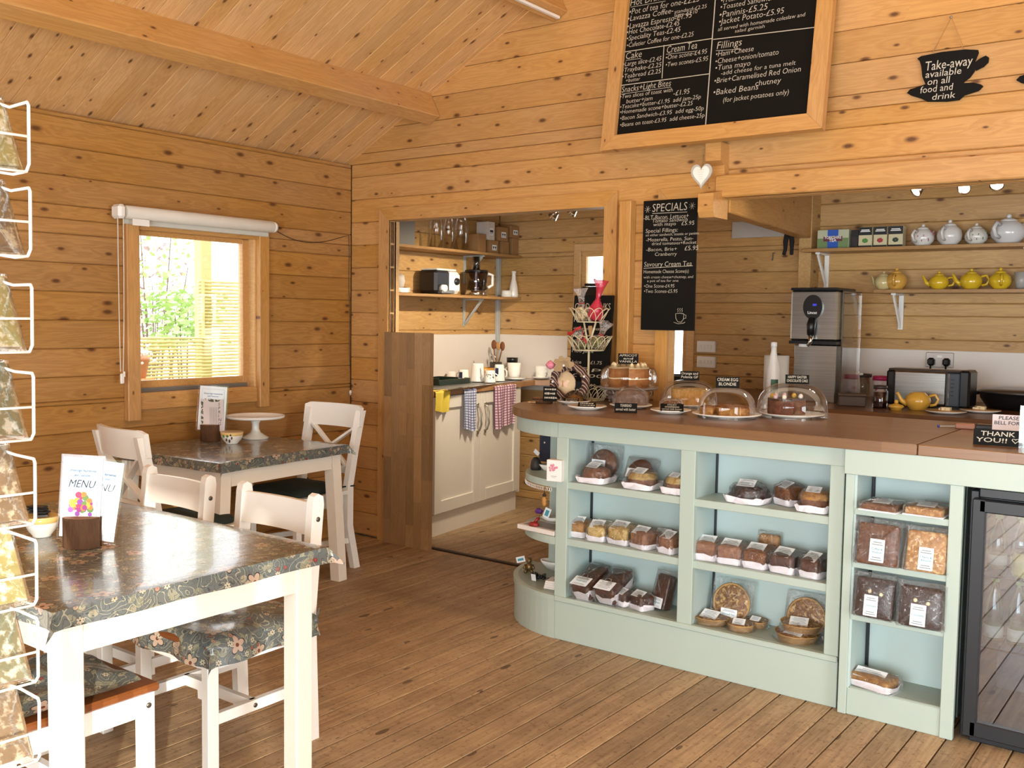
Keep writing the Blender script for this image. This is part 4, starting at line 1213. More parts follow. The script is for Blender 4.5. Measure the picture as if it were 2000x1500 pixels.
table_cloth('glossy floral vinyl cloth on the larger dining table', *T1, Z1T, 0, .052, 3)
dining_table('smaller cream painted dining table under the window', *T2, Z2T, R(4), splay=.05)
table_cloth('glossy floral vinyl cloth on the smaller table under the window', *T2, Z2T, R(4), .055, 8)

def cross_chair(label, loc, rz, gscale=1.06):
    """white cross-back chair, front towards local +y"""
    t = thing('cross_back_chair', label, 'chair', loc, rz); s = gscale; m = M['chair_paint']
    W_, D_ = .40 * s, .41 * s; sz = .45 * s; H_ = .91 * s
    st = MB(); st.prism([(-W_ / 2 - .01, -D_ / 2 + .02), (W_ / 2 + .01, -D_ / 2 + .02), (W_ / 2 + .02, D_ / 2), (-W_ / 2 - .02, D_ / 2)], sz - .022, sz); obj('seat', st, m, t)
    for sx in (-1, 1):
        # rear post: one curved length from the floor to the rail
        pts = [(sx * (W_ / 2 - .02), -D_ / 2 - .055, 0), (sx * (W_ / 2 - .02), -D_ / 2 + .005, sz * .55), (sx * (W_ / 2 - .018), -D_ / 2 + .005, sz * 1.05), (sx * (W_ / 2 - .012), -D_ / 2 - .03, sz + .22), (sx * (W_ / 2 - .006), -D_ / 2 - .085, H_ - .03)]
        b = MB(); hw, hd = .019, .024; vs_ = []
        for p in pts:
            for a, c in ((-1, -1), (1, -1), (1, 1), (-1, 1)): vs_.append((p[0] + a * hw, p[1] + c * hd, p[2]))
        fs_ = [(3, 2, 1, 0), tuple(16 + k for k in range(4))]
        for i in range(4):
            for k in range(4): fs_.append((i * 4 + k, i * 4 + (k + 1) % 4, (i + 1) * 4 + (k + 1) % 4, (i + 1) * 4 + k))
        obj('rear_leg', b.add(vs_, fs_), m, t)
        obj('front_leg', MB().box((sx * (W_ / 2 - .025), D_ / 2 - .035, (sz - .022) / 2), (.038, .038, sz - .022), ch=.004), m, t)
        obj('seat_rail', MB().box((sx * (W_ / 2 - .025), 0, sz - .055), (.02, D_ - .10, .065)), m, t)
    for yy in (-D_ / 2 + .03, D_ / 2 - .03): obj('seat_rail', MB().box((0, yy, sz - .055), (W_ - .08, .02, .065)), m, t)
    yb = -D_ / 2
    # curved top rail
    def rail(u, v_, off):
        x = (u * 2 - 1) * (W_ / 2 + .022); bow = -.045 * (1 - (2 * u - 1) ** 2)
        z = H_ - .135 + .135 * v_; return (x, yb - .085 + bow + off - .02 * v_ + .022, z)
    rb = MB(); n = 14; vs_ = []; 
    for i in range(n + 1):
        u = i / n
        for (v_, off) in ((0, 0), (0, .022), (1, .022), (1, 0)):
            vv = v_ if 0 < i < n else (.10 if v_ == 0 else .90)
            vs_.append(rail(u, vv, off))
    fs_ = [(0, 1, 2, 3), tuple(n * 4 + k for k in (3, 2, 1, 0))]
    for i in range(n):
        for k in range(4): fs_.append((i * 4 + k, (i + 1) * 4 + k, (i + 1) * 4 + (k + 1) % 4, i * 4 + (k + 1) % 4))
    sharpen(obj('top_rail', rb.add(vs_, fs_, True), m, t), 40)
    # cross slats and lower back rail
    zl, zh = sz + .13, H_ - .13
    yl, yh = yb - .015, yb - .075
    for sx in (-1, 1):
        obj('cross_slat', MB().bar((-sx * (W_ / 2 - .04), yl + (.006 if sx > 0 else -.006), zl), (sx * (W_ / 2 - .04), yh + (.006 if sx > 0 else -.006), zh), .014, .032, up=(0, 1, 0)), m, t)
    obj('back_rail', MB().bar((-W_ / 2 + .03, yl, zl - .02), (W_ / 2 - .03, yl, zl - .02), .018, .045), m, t)
    for sx in (-1, 1): obj('stretcher', MB().bar((sx * (W_ / 2 - .022), -D_ / 2 - .02, .17), (sx * (W_ / 2 - .024), D_ / 2 - .04, .20), .016, .03), m, t)
    return t
def cushion(label, loc, rz, z):
    t = thing('seat_cushion', label, 'cushion', (loc[0], loc[1], z), rz)
    mat = plain('dark_green_cloth', '#232c25', .9, bump=.3, bscale=200)
    obj('pad', MB().rbox((0, .01, 0.0), (.40, .38, .03), .05, dome=.018), mat, t)
    for sx in (-1, 1): obj('tie', MB().tube([(sx * .18, -.17, .015), (sx * .205, -.20, .02), (sx * .222, -.235, .02), (sx * .19, -.262, .018)], .0045, 6), mat, t)
    return t
LCH = (-4.13, 2.86, 0); LR = R(-6)
cross_chair('white cross-back chair between the two tables', LCH, LR)
cushion('dark green seat pad on the cross-back chair between the tables', LCH, LR, .478)
RCH = (-4.37, 3.82, 0); RR_ = PI + R(2)
cross_chair('white cross-back chair in the corner behind the small table', RCH, RR_)
cushion('dark green seat pad on the cross-back chair in the corner', RCH, RR_, .478)

def rail_chair(label, loc, rz, seat_mat, H_=.875):
    """low white chair with one wide back rail between rounded posts, front towards local +y; origin at seat centre"""
    t = thing('rail_back_chair', label, 'chair', loc, rz); m = M['chair_paint']
    W_, D_, sz = .41, .42, .455
    obj('seat', MB().box((0, .0, sz - .012), (W_ + .01, D_ + .02, .024), ch=.006), seat_mat, t)
    for sx in (-1, 1):
        yb = -D_ / 2 - .005
        poly = [(yb - .035, 0), (yb + .012, 0), (yb + .03, sz), (yb - .005, H_ - .03), (yb - .012, H_ - .008), (yb - .03, H_), (yb - .052, H_ - .012), (yb - .056, H_ - .04), (yb - .02, sz)]
        obj('rear_leg', MB().prism(poly, -.016, .016, Matrix(((0, 0, 1, sx * (W_ / 2 - .012)), (1, 0, 0, 0), (0, 1, 0, 0), (0, 0, 0, 1)))), m, t)
        fl_ = obj('front_leg', MB().box((sx * (W_ / 2 - .022), D_ / 2 - .022, (sz - .024) / 2), (.036, .042, sz - .024), ch=.003), m, t)
        obj('bolt', MB().lathe([(.001, .0), (.008, 0), (.008, .003), (.001, .003)], 10, (sx * (W_ / 2 - .004), D_ / 2 - .022, sz - .06), M=Matrix.Rotation(sx * PI / 2, 4, 'Y')), M['bolt'], fl_)
        obj('seat_rail', MB().box((sx * (W_ / 2 - .022), 0, sz - .058), (.022, D_ - .07, .066)), m, t)
        sr = obj('side_stretcher', MB().bar((sx * (W_ / 2 - .02), -D_ / 2 - .005, .20), (sx * (W_ / 2 - .02), D_ / 2 - .04, .20), .022, .036), m, t)
        obj('bolt', MB().lathe([(.001, .0), (.008, 0), (.008, .003), (.001, .003)], 10, (sx * (W_ / 2 - .010), .02, .20), M=Matrix.Rotation(sx * PI / 2, 4, 'Y')), M['bolt'], sr)
        obj('bolt', MB().lathe([(.001, .0), (.009, 0), (.009, .003), (.001, .003)], 10, (sx * (W_ / 2 + .003), yb - .028, H_ - .09), M=Matrix.Rotation(sx * PI / 2, 4, 'Y')), M['bolt'], t)
    for yy in (-D_ / 2 + .02, D_ / 2 - .02): obj('seat_rail', MB().box((0, yy, sz - .058), (W_ - .06, .022, .066)), m, t)
    obj('cross_stretcher', MB().bar((-W_ / 2 + .02, .02, .20), (W_ / 2 - .02, .02, .20), .02, .036), m, t)
    rb = MB(); n = 10
    yb = -D_ / 2 - .035; vs_ = []; 
    for i in range(n + 1):
        u = i / n; x = (u * 2 - 1) * (W_ / 2 - .026); bw = -.018 * (1 - (2 * u - 1) ** 2)
        for (z, o_) in ((H_ - .145, .012), (H_ - .145, .030), (H_ - .035, .012), (H_ - .035, -.006)): vs_.append((x, yb + bw + o_, z))
    fs_ = [(0, 1, 2, 3), tuple(n * 4 + k for k in (3, 2, 1, 0))]
    for i in range(n):
        for k in range(4): fs_.append((i * 4 + k, (i + 1) * 4 + k, (i + 1) * 4 + (k + 1) % 4, i * 4 + (k + 1) % 4))
    sharpen(obj('back_rail', rb.add(vs_, fs_, True), m, t), 40)
    return t
def seat_cover(label, loc, rz, seed, drops, crumple=.008, bow=None):
    """vinyl pad cover draped over a seat; drops = hang at back, front, -x, +x"""
    hx, hy = .212, .205; db, df, dl, dr = drops
    def rem(u, lo, hi, h):
        tot = lo + hi + 2 * h; return -h - lo + u * tot
    def fn(u, v_):
        X = rem(u, dl, dr, hx); Y = rem(v_, db, df, hy)
        ox = max(0, abs(X) - hx); oy = max(0, abs(Y) - hy); sx = math.copysign(1, X); sy = math.copysign(1, Y); m = min(ox, oy); M_ = max(ox, oy)
        w_ = math.sin(X * 31 + seed) * math.sin(Y * 27 + seed * 1.7)
        z = .011 + .018 * max(0, 1 - (X / hx) ** 2) * max(0, 1 - (Y / hy) ** 2) + crumple * (.5 + .5 * w_) * (1 if M_ == 0 else .2) - M_ * .95 - m * .22
        e = .012 * math.sin(X * 26 + seed) * (oy > 0) * min(1, oy / .03) ; e2 = .012 * math.sin(Y * 24 + seed) * (ox > 0) * min(1, ox / .03)
        return (sx * (min(abs(X), hx) + (.012 + .18 * ox + .3 * m) * (ox > 0)) + e2 * sx, sy * (min(abs(Y), hy) + (.012 + .18 * oy + .3 * m) * (oy > 0)) + e * sy, z)
    o = obj('cover', MB().grid(fn, 30, 30), M['vinyl'])
    flat_uv(o, 30, 30, lambda u: rem(u, dl, dr, hx) + seed, lambda v_: rem(v_, db, df, hy) + seed)
    t = thing('seat_cover', label, 'seat cover', (loc[0], loc[1], .457), rz); o.parent = t
    if bow:
        b = MB(); c = Vector(bow); rr = random.Random(seed)
        for k in range(7):
            d = Vector((rr.uniform(-.1, 1), rr.uniform(-1, .4), rr.uniform(-.8, .8))).normalized() * .035
            b.add([c, c + d + Vector((0, 0, .010)), c + d * 1.3, c + d - Vector((0, 0, .012))], [(0, 1, 2, 3)])
        b.ball(c, .013, 8, 6); obj('tie_bow', b, M['vinyl'], t)
    return t
seat_w = M['seat_wood']
CA, CB, CC = (-3.38, 2.09, 0), (-2.775, 2.09, 0), (-2.625, 1.385, 0)
rail_chair('white rail-back chair pulled up beside the menu holder', CA, PI, seat_w)
rail_chair('white rail-back chair nearest the table corner with drooping cloth', CB, PI, seat_w)
rail_chair('white rail-back chair with bare honey wood seat edge', CC, 0, seat_w)
seat_cover('floral vinyl seat cover on the chair beside the menu holder', CA, PI, 2, (.02, .06, .05, .05))
seat_cover('floral vinyl seat cover with a hanging corner and tied bow', CB, PI, 5, (.03, .085, .085, .06), bow=(-.225, -.215, -.02))
seat_cover('crumpled floral vinyl seat cover on the chair with bare seat edge', CC, 0, 9, (.03, -.045, .04, .0), .022)

# ------------------------------------------------------------------ things on the tables
def bark_mat():
    t = NT('bark'); v = t.coord((1, 1, .25), rand=3.0); n = t.noise(v, 60, 4, .7)
    t.set(color=t.mix(n, '#2d1d12', '#6f4a2c'), rough=.85); t.bump(n, .8, .008); return t.m
M['bark'] = bark_mat()
M['wood_cut'] = plain('cut_wood', '#8d6540', .7, var=.2, vscale=30)
def log_block(label, p, s=1.0, rz=0.0):
    t = thing('menu_block', label, 'menu holder', p, rz); rr = random.Random(int(p[0] * 100)); n = 18
    def half(y0, y1, nm):
        pts = []
        for k in range(n):
            a = 2 * PI * k / n; r_ = .052 * s * (1 + rr.uniform(-.06, .06)); pts.append((r_ * math.cos(a) * 1.05, max(y0, min(y1, r_ * math.sin(a) * .72))))
        obj(nm, MB().prism(pts, 0, .092 * s), M['bark'], t)
        obj('cut_face', MB().prism([(a * .96, b * .96) for a, b in pts], .092 * s, .0925 * s), M['wood_cut'], t)
    half(-.06, .004, 'front_half'); half(.012, .06, 'back_half')
    obj('slot_base', MB().box((0, .008, .01), (.08 * s, .012, .02)), M['bark'], t)
    return t
M['ink'] = plain('dark_ink', '#2b3b46', .6, var=.01)
M['ink_blue'] = plain('blue_ink', '#3f6f9a', .6, var=.01)
M['menu_line'] = plain('menu_border', '#b9c3b4', .6, var=.01)
PRC = [plain('print_' + n, c, .6, var=.05) for n, c in (('pink', '#d8577c'), ('orange', '#e59a4f'), ('magenta', '#b9499c'), ('yellow', '#e8c74f'), ('violet', '#a85cc0'), ('green', '#7fa55a'), ('rose', '#c9748c'))]
def menu_card(label, p, rz, tilt, w_=.135, h_=.26, pic=True, group=None):
    t = thing('menu_card', label, 'menu', p, rz, group)
    Mx = Matrix.Rotation(tilt, 4, 'Y') @ Matrix.Rotation(R(-4), 4, 'X')
    def put(mb): mb.v = [tuple(Mx @ Vector(a)) for a in mb.v]; return mb
    obj('sheet', put(MB().box((0, 0, h_ / 2), (w_ * .9, .0012, h_ * .94))), plain('menu_paper', '#eff3f6', .5, var=.01), t)
    obj('laminate', put(MB().box((0, 0, h_ / 2), (w_, .003, h_))), thin_clear('laminate', gloss=.05, rough=.06), t)
    y = -.0019
    fr_ = MB(); a, b = w_ * .37, h_ * .41
    for (c, d) in (((0, y, h_ / 2 + b), (2 * a, .0003, .0012)), ((0, y, h_ / 2 - b), (2 * a, .0003, .0012)), ((-a, y, h_ / 2), (.0012, .0003, 2 * b)), ((a, y, h_ / 2), (.0012, .0003, 2 * b))): fr_.box(c, d)
    obj('border', put(fr_), M['menu_line'], t)
    tx = MB(); tx.text('Strayridge Nurseries', (0, y, h_ * .80), (1, 0, 0), (0, 0, 1), .0115, width=w_ * .62, align='LEFT', bold=.01); tx.v = [(q[0] - w_ * .31, q[1], q[2]) for q in tx.v]
    t2_ = MB(); t2_.text('and Tearoom', (0, y, h_ * .745), (1, 0, 0), (0, 0, 1), .0115, width=w_ * .36, bold=.01); t2_.v = [(q[0] - w_ * .18, q[1], q[2]) for q in t2_.v]
    tx.add(t2_.v, t2_.f); obj('heading', put(tx), M['ink_blue'], t)
    tm = MB(); tm.text('MENU', (0, y, h_ * .615), (1, 0, 0), (0, 0, 1), .034, width=w_ * .62, shear=.3, bold=-.005); tm.v = [(q[0] - w_ * .30, q[1], q[2]) for q in tm.v]
    obj('title', put(tm), M['ink'], t)
    if pic:
        rr = random.Random(3); pic_ = obj('bouquet_print', put(MB().prism([(.022 * math.cos(k) , h_ * .24 + .018 * math.sin(k)) for k in [i * PI / 8 for i in range(16)]], -y, -y + .0002, Matrix(((1, 0, 0, 0), (0, 0, -1, 0), (0, 1, 0, 0), (0, 0, 0, 1))))), plain('jug_print', '#efe3e6', .6), t)
        for k in range(34):
            cx, cz = max(-.03, min(.03, rr.gauss(0, .017))), h_ * .42 + max(-.03, min(.03, rr.gauss(0, .017))); r_ = rr.uniform(.006, .0105)
            obj('flower_print', put(MB().prism([(cx + r_ * math.cos(i * PI / 4), cz + r_ * math.sin(i * PI / 4)) for i in range(8)], -y + .0003 + k * .00002, -y + .0005 + k * .00002, Matrix(((1, 0, 0, 0), (0, 0, -1, 0), (0, 1, 0, 0), (0, 0, 0, 1))))), PRC[k % 6], pic_)
        for k in range(9):
            cx, cz = rr.uniform(-.02, .02), h_ * .22 + rr.uniform(-.022, .022); r_ = .003
            obj('spot_print', put(MB().prism([(cx + r_ * math.cos(i * PI / 3), cz + r_ * math.sin(i * PI / 3)) for i in range(6)], -y + .0003, -y + .0006, Matrix(((1, 0, 0, 0), (0, 0, -1, 0), (0, 1, 0, 0), (0, 0, 0, 1))))), PRC[6], pic_)
    return t
FACE = -YAW  # turned to face the room's open side
b1 = fl(160, 1068, Z1T + .003)
log_block('bark covered half-log menu holder on the larger table', b1, 1.0, FACE)
off = Vector((math.cos(FACE), math.sin(FACE), 0)); nrm = Vector((-math.sin(FACE), math.cos(FACE), 0))
menu_card('laminated menu with printed flower bouquet standing in front on the larger table', b1 - off * .012 + nrm * .006 + Vector((0, 0, .021)), FACE, R(2.5))
menu_card('laminated menu standing half hidden behind the bouquet menu', b1 + off * .03 + nrm * .0135 + Vector((0, 0, .012)), FACE, R(7), pic=False)
M['ceramic'] = plain('white_glaze', '#f2f0ea', .15, var=.01, coat=.3)
def bowl(label, p, r=.06, h=.062, band='#e3bf78', extra=None):
    t = thing('small_bowl', label, 'bowl', p)
    obj('body', MB().lathe([(.001, .0), (r * .55, 0), (r * .55, .005), (r * .8, h * .32), (r * .95, h * .62), (r, h), (r * .95, h), (r * .88, h * .6), (r * .5, .012), (.001, .012)], 28), M['ceramic'], t)
    obj('yellow_band', MB().lathe([(r * .93, h * .58), (r * .985, h * .80), (r * 1.012, h * .97)], 28), plain('yellow_band', band, .2), t)
    obj('rim', MB().lathe([(r * 1.008, h * .985), (r * 1.012, h * 1.01), (r * .95, h * 1.01)], 28), plain('gilt_rim', '#b9985a', .3), t)
    if extra == 'berry':
        for k, (a, z, rr_, mt) in enumerate(((-.25, .40, .009, '#3a1d22'), (.05, .30, .010, '#3a1d22'), (.25, .55, .009, '#4a2328'), (-.55, .7, .013, '#4f7a4a'), (-.15, .72, .012, '#3f6f45'), (.15, .8, .010, '#2f3f2c'))):
            a0 = math.atan2(-.80, .60) + a; q = (r * .93 * math.cos(a0), r * .93 * math.sin(a0), h * z)
            obj('berry_print', MB().ball(q, rr_, 8, 6, sc=(.5, .5, 1) if k < 3 else (.6, .6, .7)), plain('berry', mt, .3), t)
    if extra == 'sachets':
        sp = MB()
        for k in range(4): sp.box((rnd.uniform(-.02, .02), rnd.uniform(-.02, .02), h + .006 + .007 * k), (.055, .03, .006), rz=rnd.uniform(-.6, .6))
        obj('sachets', sp, M['black_plastic'], t)
    return t
bowl('yellow banded bowl of black sachets on the larger table', fl(82, 1047, Z1T + .003), .052, .066, extra='sachets')
b2 = fl(411, 861, Z2T + .003)
log_block('bark covered half-log menu holder on the small table', b2, 1.0, FACE)
menu_card('laminated menu standing on the small table under the window', b2 + nrm * .007 + Vector((0, 0, .05)), FACE, R(3), .17, .265, pic=False)
fy = thing('spring_flyer', 'pink grey flyer standing against the menu on the small table', 'flyer', b2 + nrm * .001 + off * .01 + Vector((0, 0, .055)), FACE)
obj('sheet', MB().box((0, -.001, .09), (.125, .0012, .18)), plain('flyer_paper', '#d8cfcf', .6), fy)
tx = MB()
for k, ch_ in enumerate('SPRING'): tx.text(ch_, (.035, -.0022, .145 - k * .022), (1, 0, 0), (0, 0, 1), .024)
for k in range(5): tx.box((-.01 + .009 * k, -.0019, .08), (.0014, .0004, .11))
obj('lettering', tx, M['ink'], fy)
lf = MB(); rr = random.Random(8)
for k in range(26):
    e = rr.choice(((-.055, rr.uniform(.02, .17)), (rr.uniform(-.055, .055), .172))); lf.box((e[0], -.0021, e[1]), (.014, .0005, .006), M=Matrix.Rotation(rr.uniform(0, 3), 4, 'Y'))
obj('leaf_print', lf, plain('leaf_print', '#5b6247', .6), fy)
bowl('yellow banded bowl with painted berries on the small table', fl(453, 866, Z2T + .003), .062, .066, extra='berry')
cp = fl(499, 856, Z2T + .003)
cs_ = thing('cake_stand', 'white pedestal cake stand on the small table', 'cake stand', cp)
sharpen(obj('foot', MB().lathe([(.001, 0), (.073, 0), (.075, .006), (.055, .018), (.030, .035), (.021, .055), (.021, .085), (.032, .108), (.045, .113), (.001, .113)], 32), M['ceramic'], cs_), 60)
sharpen(obj('plate', MB().lathe([(.001, .111), (.05, .112), (.158, .118), (.166, .124), (.166, .133), (.160, .133), (.150, .127), (.001, .124)], 40), M['ceramic'], cs_), 60)

# ================================================================== wire card rack at the edge of the room
M['wire'] = plain('white_wire', '#f0efe9', .35, var=.01)
M['sleeve'] = thin_clear('card_sleeve', gloss=.14, rough=.06, bump=.25, bscale=12)
def card_mat(name, a, b, c_):
    t = NT(name); v = t.coord(rand=20.0)
    n = t.noise(v, 22, 4, .6, .8); n2 = t.noise(v, 60, 3, .6)
    t.set(color=t.mix(t.ramp(n2, [(.5, 0.0), (.62, 1.0)]), t.mix(n, a, b), c_), rough=.35); return t.m
CARD = [card_mat('card_photo_green', '#59684a', '#a39f86', '#d9d6c8'), card_mat('card_photo_brown', '#6a5848', '#a08f78', '#cfc4ae'), card_mat('card_photo_straw', '#8f8a58', '#c9c28c', '#eeeedd')]
p = CAM + ray(-46, 750) * 1.70
RX, RY = p.x, p.y
ea = -YAW - R(40); e1 = Vector((math.cos(ea), math.sin(ea), 0))
rk = thing('card_rack', 'white wire rack of greetings cards at the room edge', 'rack', (RX, RY, 0), ea)
pole = MB().tube([(-.03, .0, 0), (-.03, .0, 2.02)], .012, 10); obj('pole', pole, M['wire'], rk)
obj('foot', MB().lathe([(.001, 0), (.20, 0), (.20, .012), (.03, .02), (.02, .05), (.001, .05)], 24, (-.03, 0, 0)), M['wire'], rk)
# pocket k bottoms, from the photograph's wire corners
W_ = .115; D_ = .062; Hh = .115
for k, yb in enumerate((330, 498, 690, 868, 1042, 1210, 1372, 1540)):
    z = (CAM + ray(20 + (yb - 498) * .052, yb) * 1.64).z; x1 = .088; x0 = x1 - D_
    wv = MB()
    for yy in (-W_ / 2, W_ / 2):
        wv.tube([(-.03, yy * .3, z + Hh + .02), (x0 - .01, yy, z + Hh), (x1 - .004, yy, z + Hh), (x1, yy, z + Hh - .006), (x1 - .002, yy, z + .012), (x1 - .012, yy, z + .001), (x0, yy, z), (-.03, yy * .3, z + .01)], .0028, 7)
    wv.tube([(x1, -W_ / 2, z + Hh * .5), (x1, W_ / 2, z + Hh * .5)], .0024, 6); wv.tube([(x1 - .012, -W_ / 2, z), (x1 - .012, W_ / 2, z)], .0024, 6)
    obj('wire_pocket', wv, M['wire'], rk)
    n_ = 3
    ct_ = thing('card_packet', ('pale yellow sleeved card pack in the topmost visible rack pocket', 'sleeved card pack second down in the wire rack', 'sleeved card pack third down in the wire rack', 'brown sleeved card pack fourth down in the wire rack', 'green edged sleeved card pack fifth down in the rack', 'brown sleeved card pack sixth down in the wire rack', 'sunlit sleeved card pack second up from rack bottom', 'lowest sleeved card pack in the wire rack')[k], 'cards', Vector((RX, RY, 0)) + e1 * (x1 - .012) + Vector((0, 0, z + .003)), ea)
    lean = R(-30); hgt = .15
    for j in range(n_):
        Mx = Matrix.Translation((-.006 - .009 * j, 0, .0)) @ Matrix.Rotation(lean, 4, 'Y')
        cm = MB().box((0, 0, hgt / 2 + .002), (.0035, W_ * .86, hgt * .93)); cm.v = [tuple(Mx @ Vector(a)) for a in cm.v]
        cd = obj('card', cm, CARD[(k + j) % 3 if k else 2], ct_)
        sm = MB().box((0, 0, hgt / 2), (.0065, W_ * .94, hgt)); sm.v = [tuple(Mx @ Vector(a)) for a in sm.v]
        obj('clear_sleeve', sm, M['sleeve'], cd)

# ================================================================== kitchen, left part seen through the doorway
# oak end panel made of glued staves
OPX0, OPX1 = wy(753, 850, 4.70).x, wy(842, 850, 4.70).x
op = thing('oak_end_panel', 'tall panel of glued oak staves standing in the doorway', 'panel', ((OPX0 + OPX1) / 2, 4.70, 0))
oakp = pine('oak_staves', '#ab8963', '#8a6a48', rough=.45, tint=.45, knots=.01)
ncol = 6; cw = (OPX1 - OPX0) / ncol; rr = random.Random(21)
for i in range(ncol):
    z = 0.0; cx = -(OPX1 - OPX0) / 2 + cw * (i + .5); first = True
    while z < 1.388:
        L = rr.uniform(.22, .5) * (.6 if first else 1); first = False
        z1 = min(1.39, z + L)
        if 1.39 - z1 < .08: z1 = 1.39
        o = obj('stave', MB().box((0, 0, 0), (z1 - z - .0006, .034, cw - .0006)), oakp, op, (cx, 0, (z + z1) / 2)); o.rotation_euler = (0, -PI / 2, 0)
        z = z1
M['cab'] = plain('offwhite_cabinet', '#e2dbce', .4, var=.02)
PC = Vector((-4.346, 4.975, 0)); PA = math.atan2(.991, -.134); CL = 1.19
cab = thing('base_cabinet', 'off-white two door kitchen base cabinet behind the doorway', 'cabinet', PC, PA)
obj('plinth', MB().box((CL / 2, .02, .075), (CL, .02, .15)), M['cab'], cab)
obj('carcass', MB().box((CL / 2, .20, .555), (CL, .36, .80)), M['cab'], cab)
obj('end_panel', MB().box((CL + .01, .20, .55), (.02, .42, .82)), M['cab'], cab)
for i in range(2):
    x0 = .003 + i * .595; wd = .589; z0, z1 = .158, .955; yd = .0
    d = obj('door', MB().box((x0 + wd / 2, yd + .004, (z0 + z1) / 2), (wd - .16, .012, z1 - z0 - .16)), M['cab'], cab)
    for (c, dd) in (((x0 + .042, z0 + (z1 - z0) / 2), (.084, z1 - z0)), ((x0 + wd - .042, z0 + (z1 - z0) / 2), (.084, z1 - z0)), ((x0 + wd / 2, z0 + .042), (wd - .168, .084)), ((x0 + wd / 2, z1 - .042), (wd - .168, .084))):
        obj('door_rail', MB().box((c[0], yd - .004, c[1]), (dd[0] - .0005, .022, dd[1] - .0005), ch=.002), M['cab'], d)
    hx = x0 + (wd - .045 if i == 0 else .055)
    h = MB().tube([(hx, -.014, .67), (hx, -.036, .685), (hx + .012, -.045, .73), (hx - .004, -.047, .77), (hx + .010, -.045, .805), (hx, -.036, .85), (hx, -.014, .865)], .0075, 8)
    h.box((hx, -.018, .67), (.024, .014, .03), ch=.003).box((hx, -.018, .865), (.024, .014, .03), ch=.003)
    obj('handle', h, plain('brushed_nickel', '#b8b1a2', .3, metal=.9), d)
# worktop over it
dv = Vector((math.cos(PA), math.sin(PA), 0)); nv = Vector((-math.sin(PA), math.cos(PA), 0))
f0 = PC - nv * .025 + dv * (-.05); f1 = PC - nv * .025 + dv * 1.42
M['oak_pale'] = worktop_mat('pale_worktop', '#b98d60', '#a97e52', .35)
kw = thing('kitchen_worktop', 'pale wood edged worktop over the off-white base cabinet', 'worktop', (-4.6, 5.6, .962))
poly = [(f0.x + 4.6, f0.y - 5.6), (f1.x + 4.6, f1.y - 5.6), (-4.2 + 4.6, 6.59 - 5.6), (-5.045 + 4.6, 6.59 - 5.6), (-5.045 + 4.6, 4.82 - 5.6)]
obj('slab', MB().prism(poly, 0, .038), M['oak_pale'], kw)
ZW = 1.001
def clampk(p):
    q = p.copy(); k = min(1.0, (YK - .07) / q.y if q.y > YK - .07 else 1.0, (XK + .07) / q.x if q.x < XK + .07 else 1.0)
    return Vector((q.x * k, q.y * k, q.z))
def kp(px, py): return clampk(fl(px, py, ZW))
sk = thing('sink_drainer', 'steel sink rim running along the worktop front edge', 'sink', (-4.6, 5.6, ZW - .002))
q0, q1 = fl(872, 762, ZW), fl(1046, 741, ZW)
rim = MB().bar(q0 - Vector((-4.6, 5.6, ZW - .004)), q1 - Vector((-4.6, 5.6, ZW - .004)), .030, .006)
obj('rim', rim, M['chrome'], sk)
nn = (q1 - q0).normalized(); nq = Vector((-nn.y, nn.x, 0))
obj('drainer', MB().bar(q0 + nq * .19 - Vector((-4.6, 5.6, ZW - .003)), q1 + nq * .17 - Vector((-4.6, 5.6, ZW - .003)), .30, .003), M['grey_metal'], sk)
tr_ = thing('drip_tray', 'dark green plastic tray lying on the sink drainer', 'tray', fl(870, 752, ZW + .003), PA)
tgm = plain('dark_green_plastic', '#1f2d24', .35)
tt = MB()
tt.box((.12, .13, .005), (.42, .28, .008)); tt.bar((-.09, .0, .02), (.33, .0, .02), .008, .035); tt.bar((-.09, .27, .02), (.33, .27, .02), .008, .035)
obj('base', tt, tgm, tr_); obj('end_flange', MB().bar((-.09, .0, .025), (-.09, .27, .025), .008, .05).bar((.33, 0, .02), (.33, .27, .02), .008, .035), tgm, tr_)

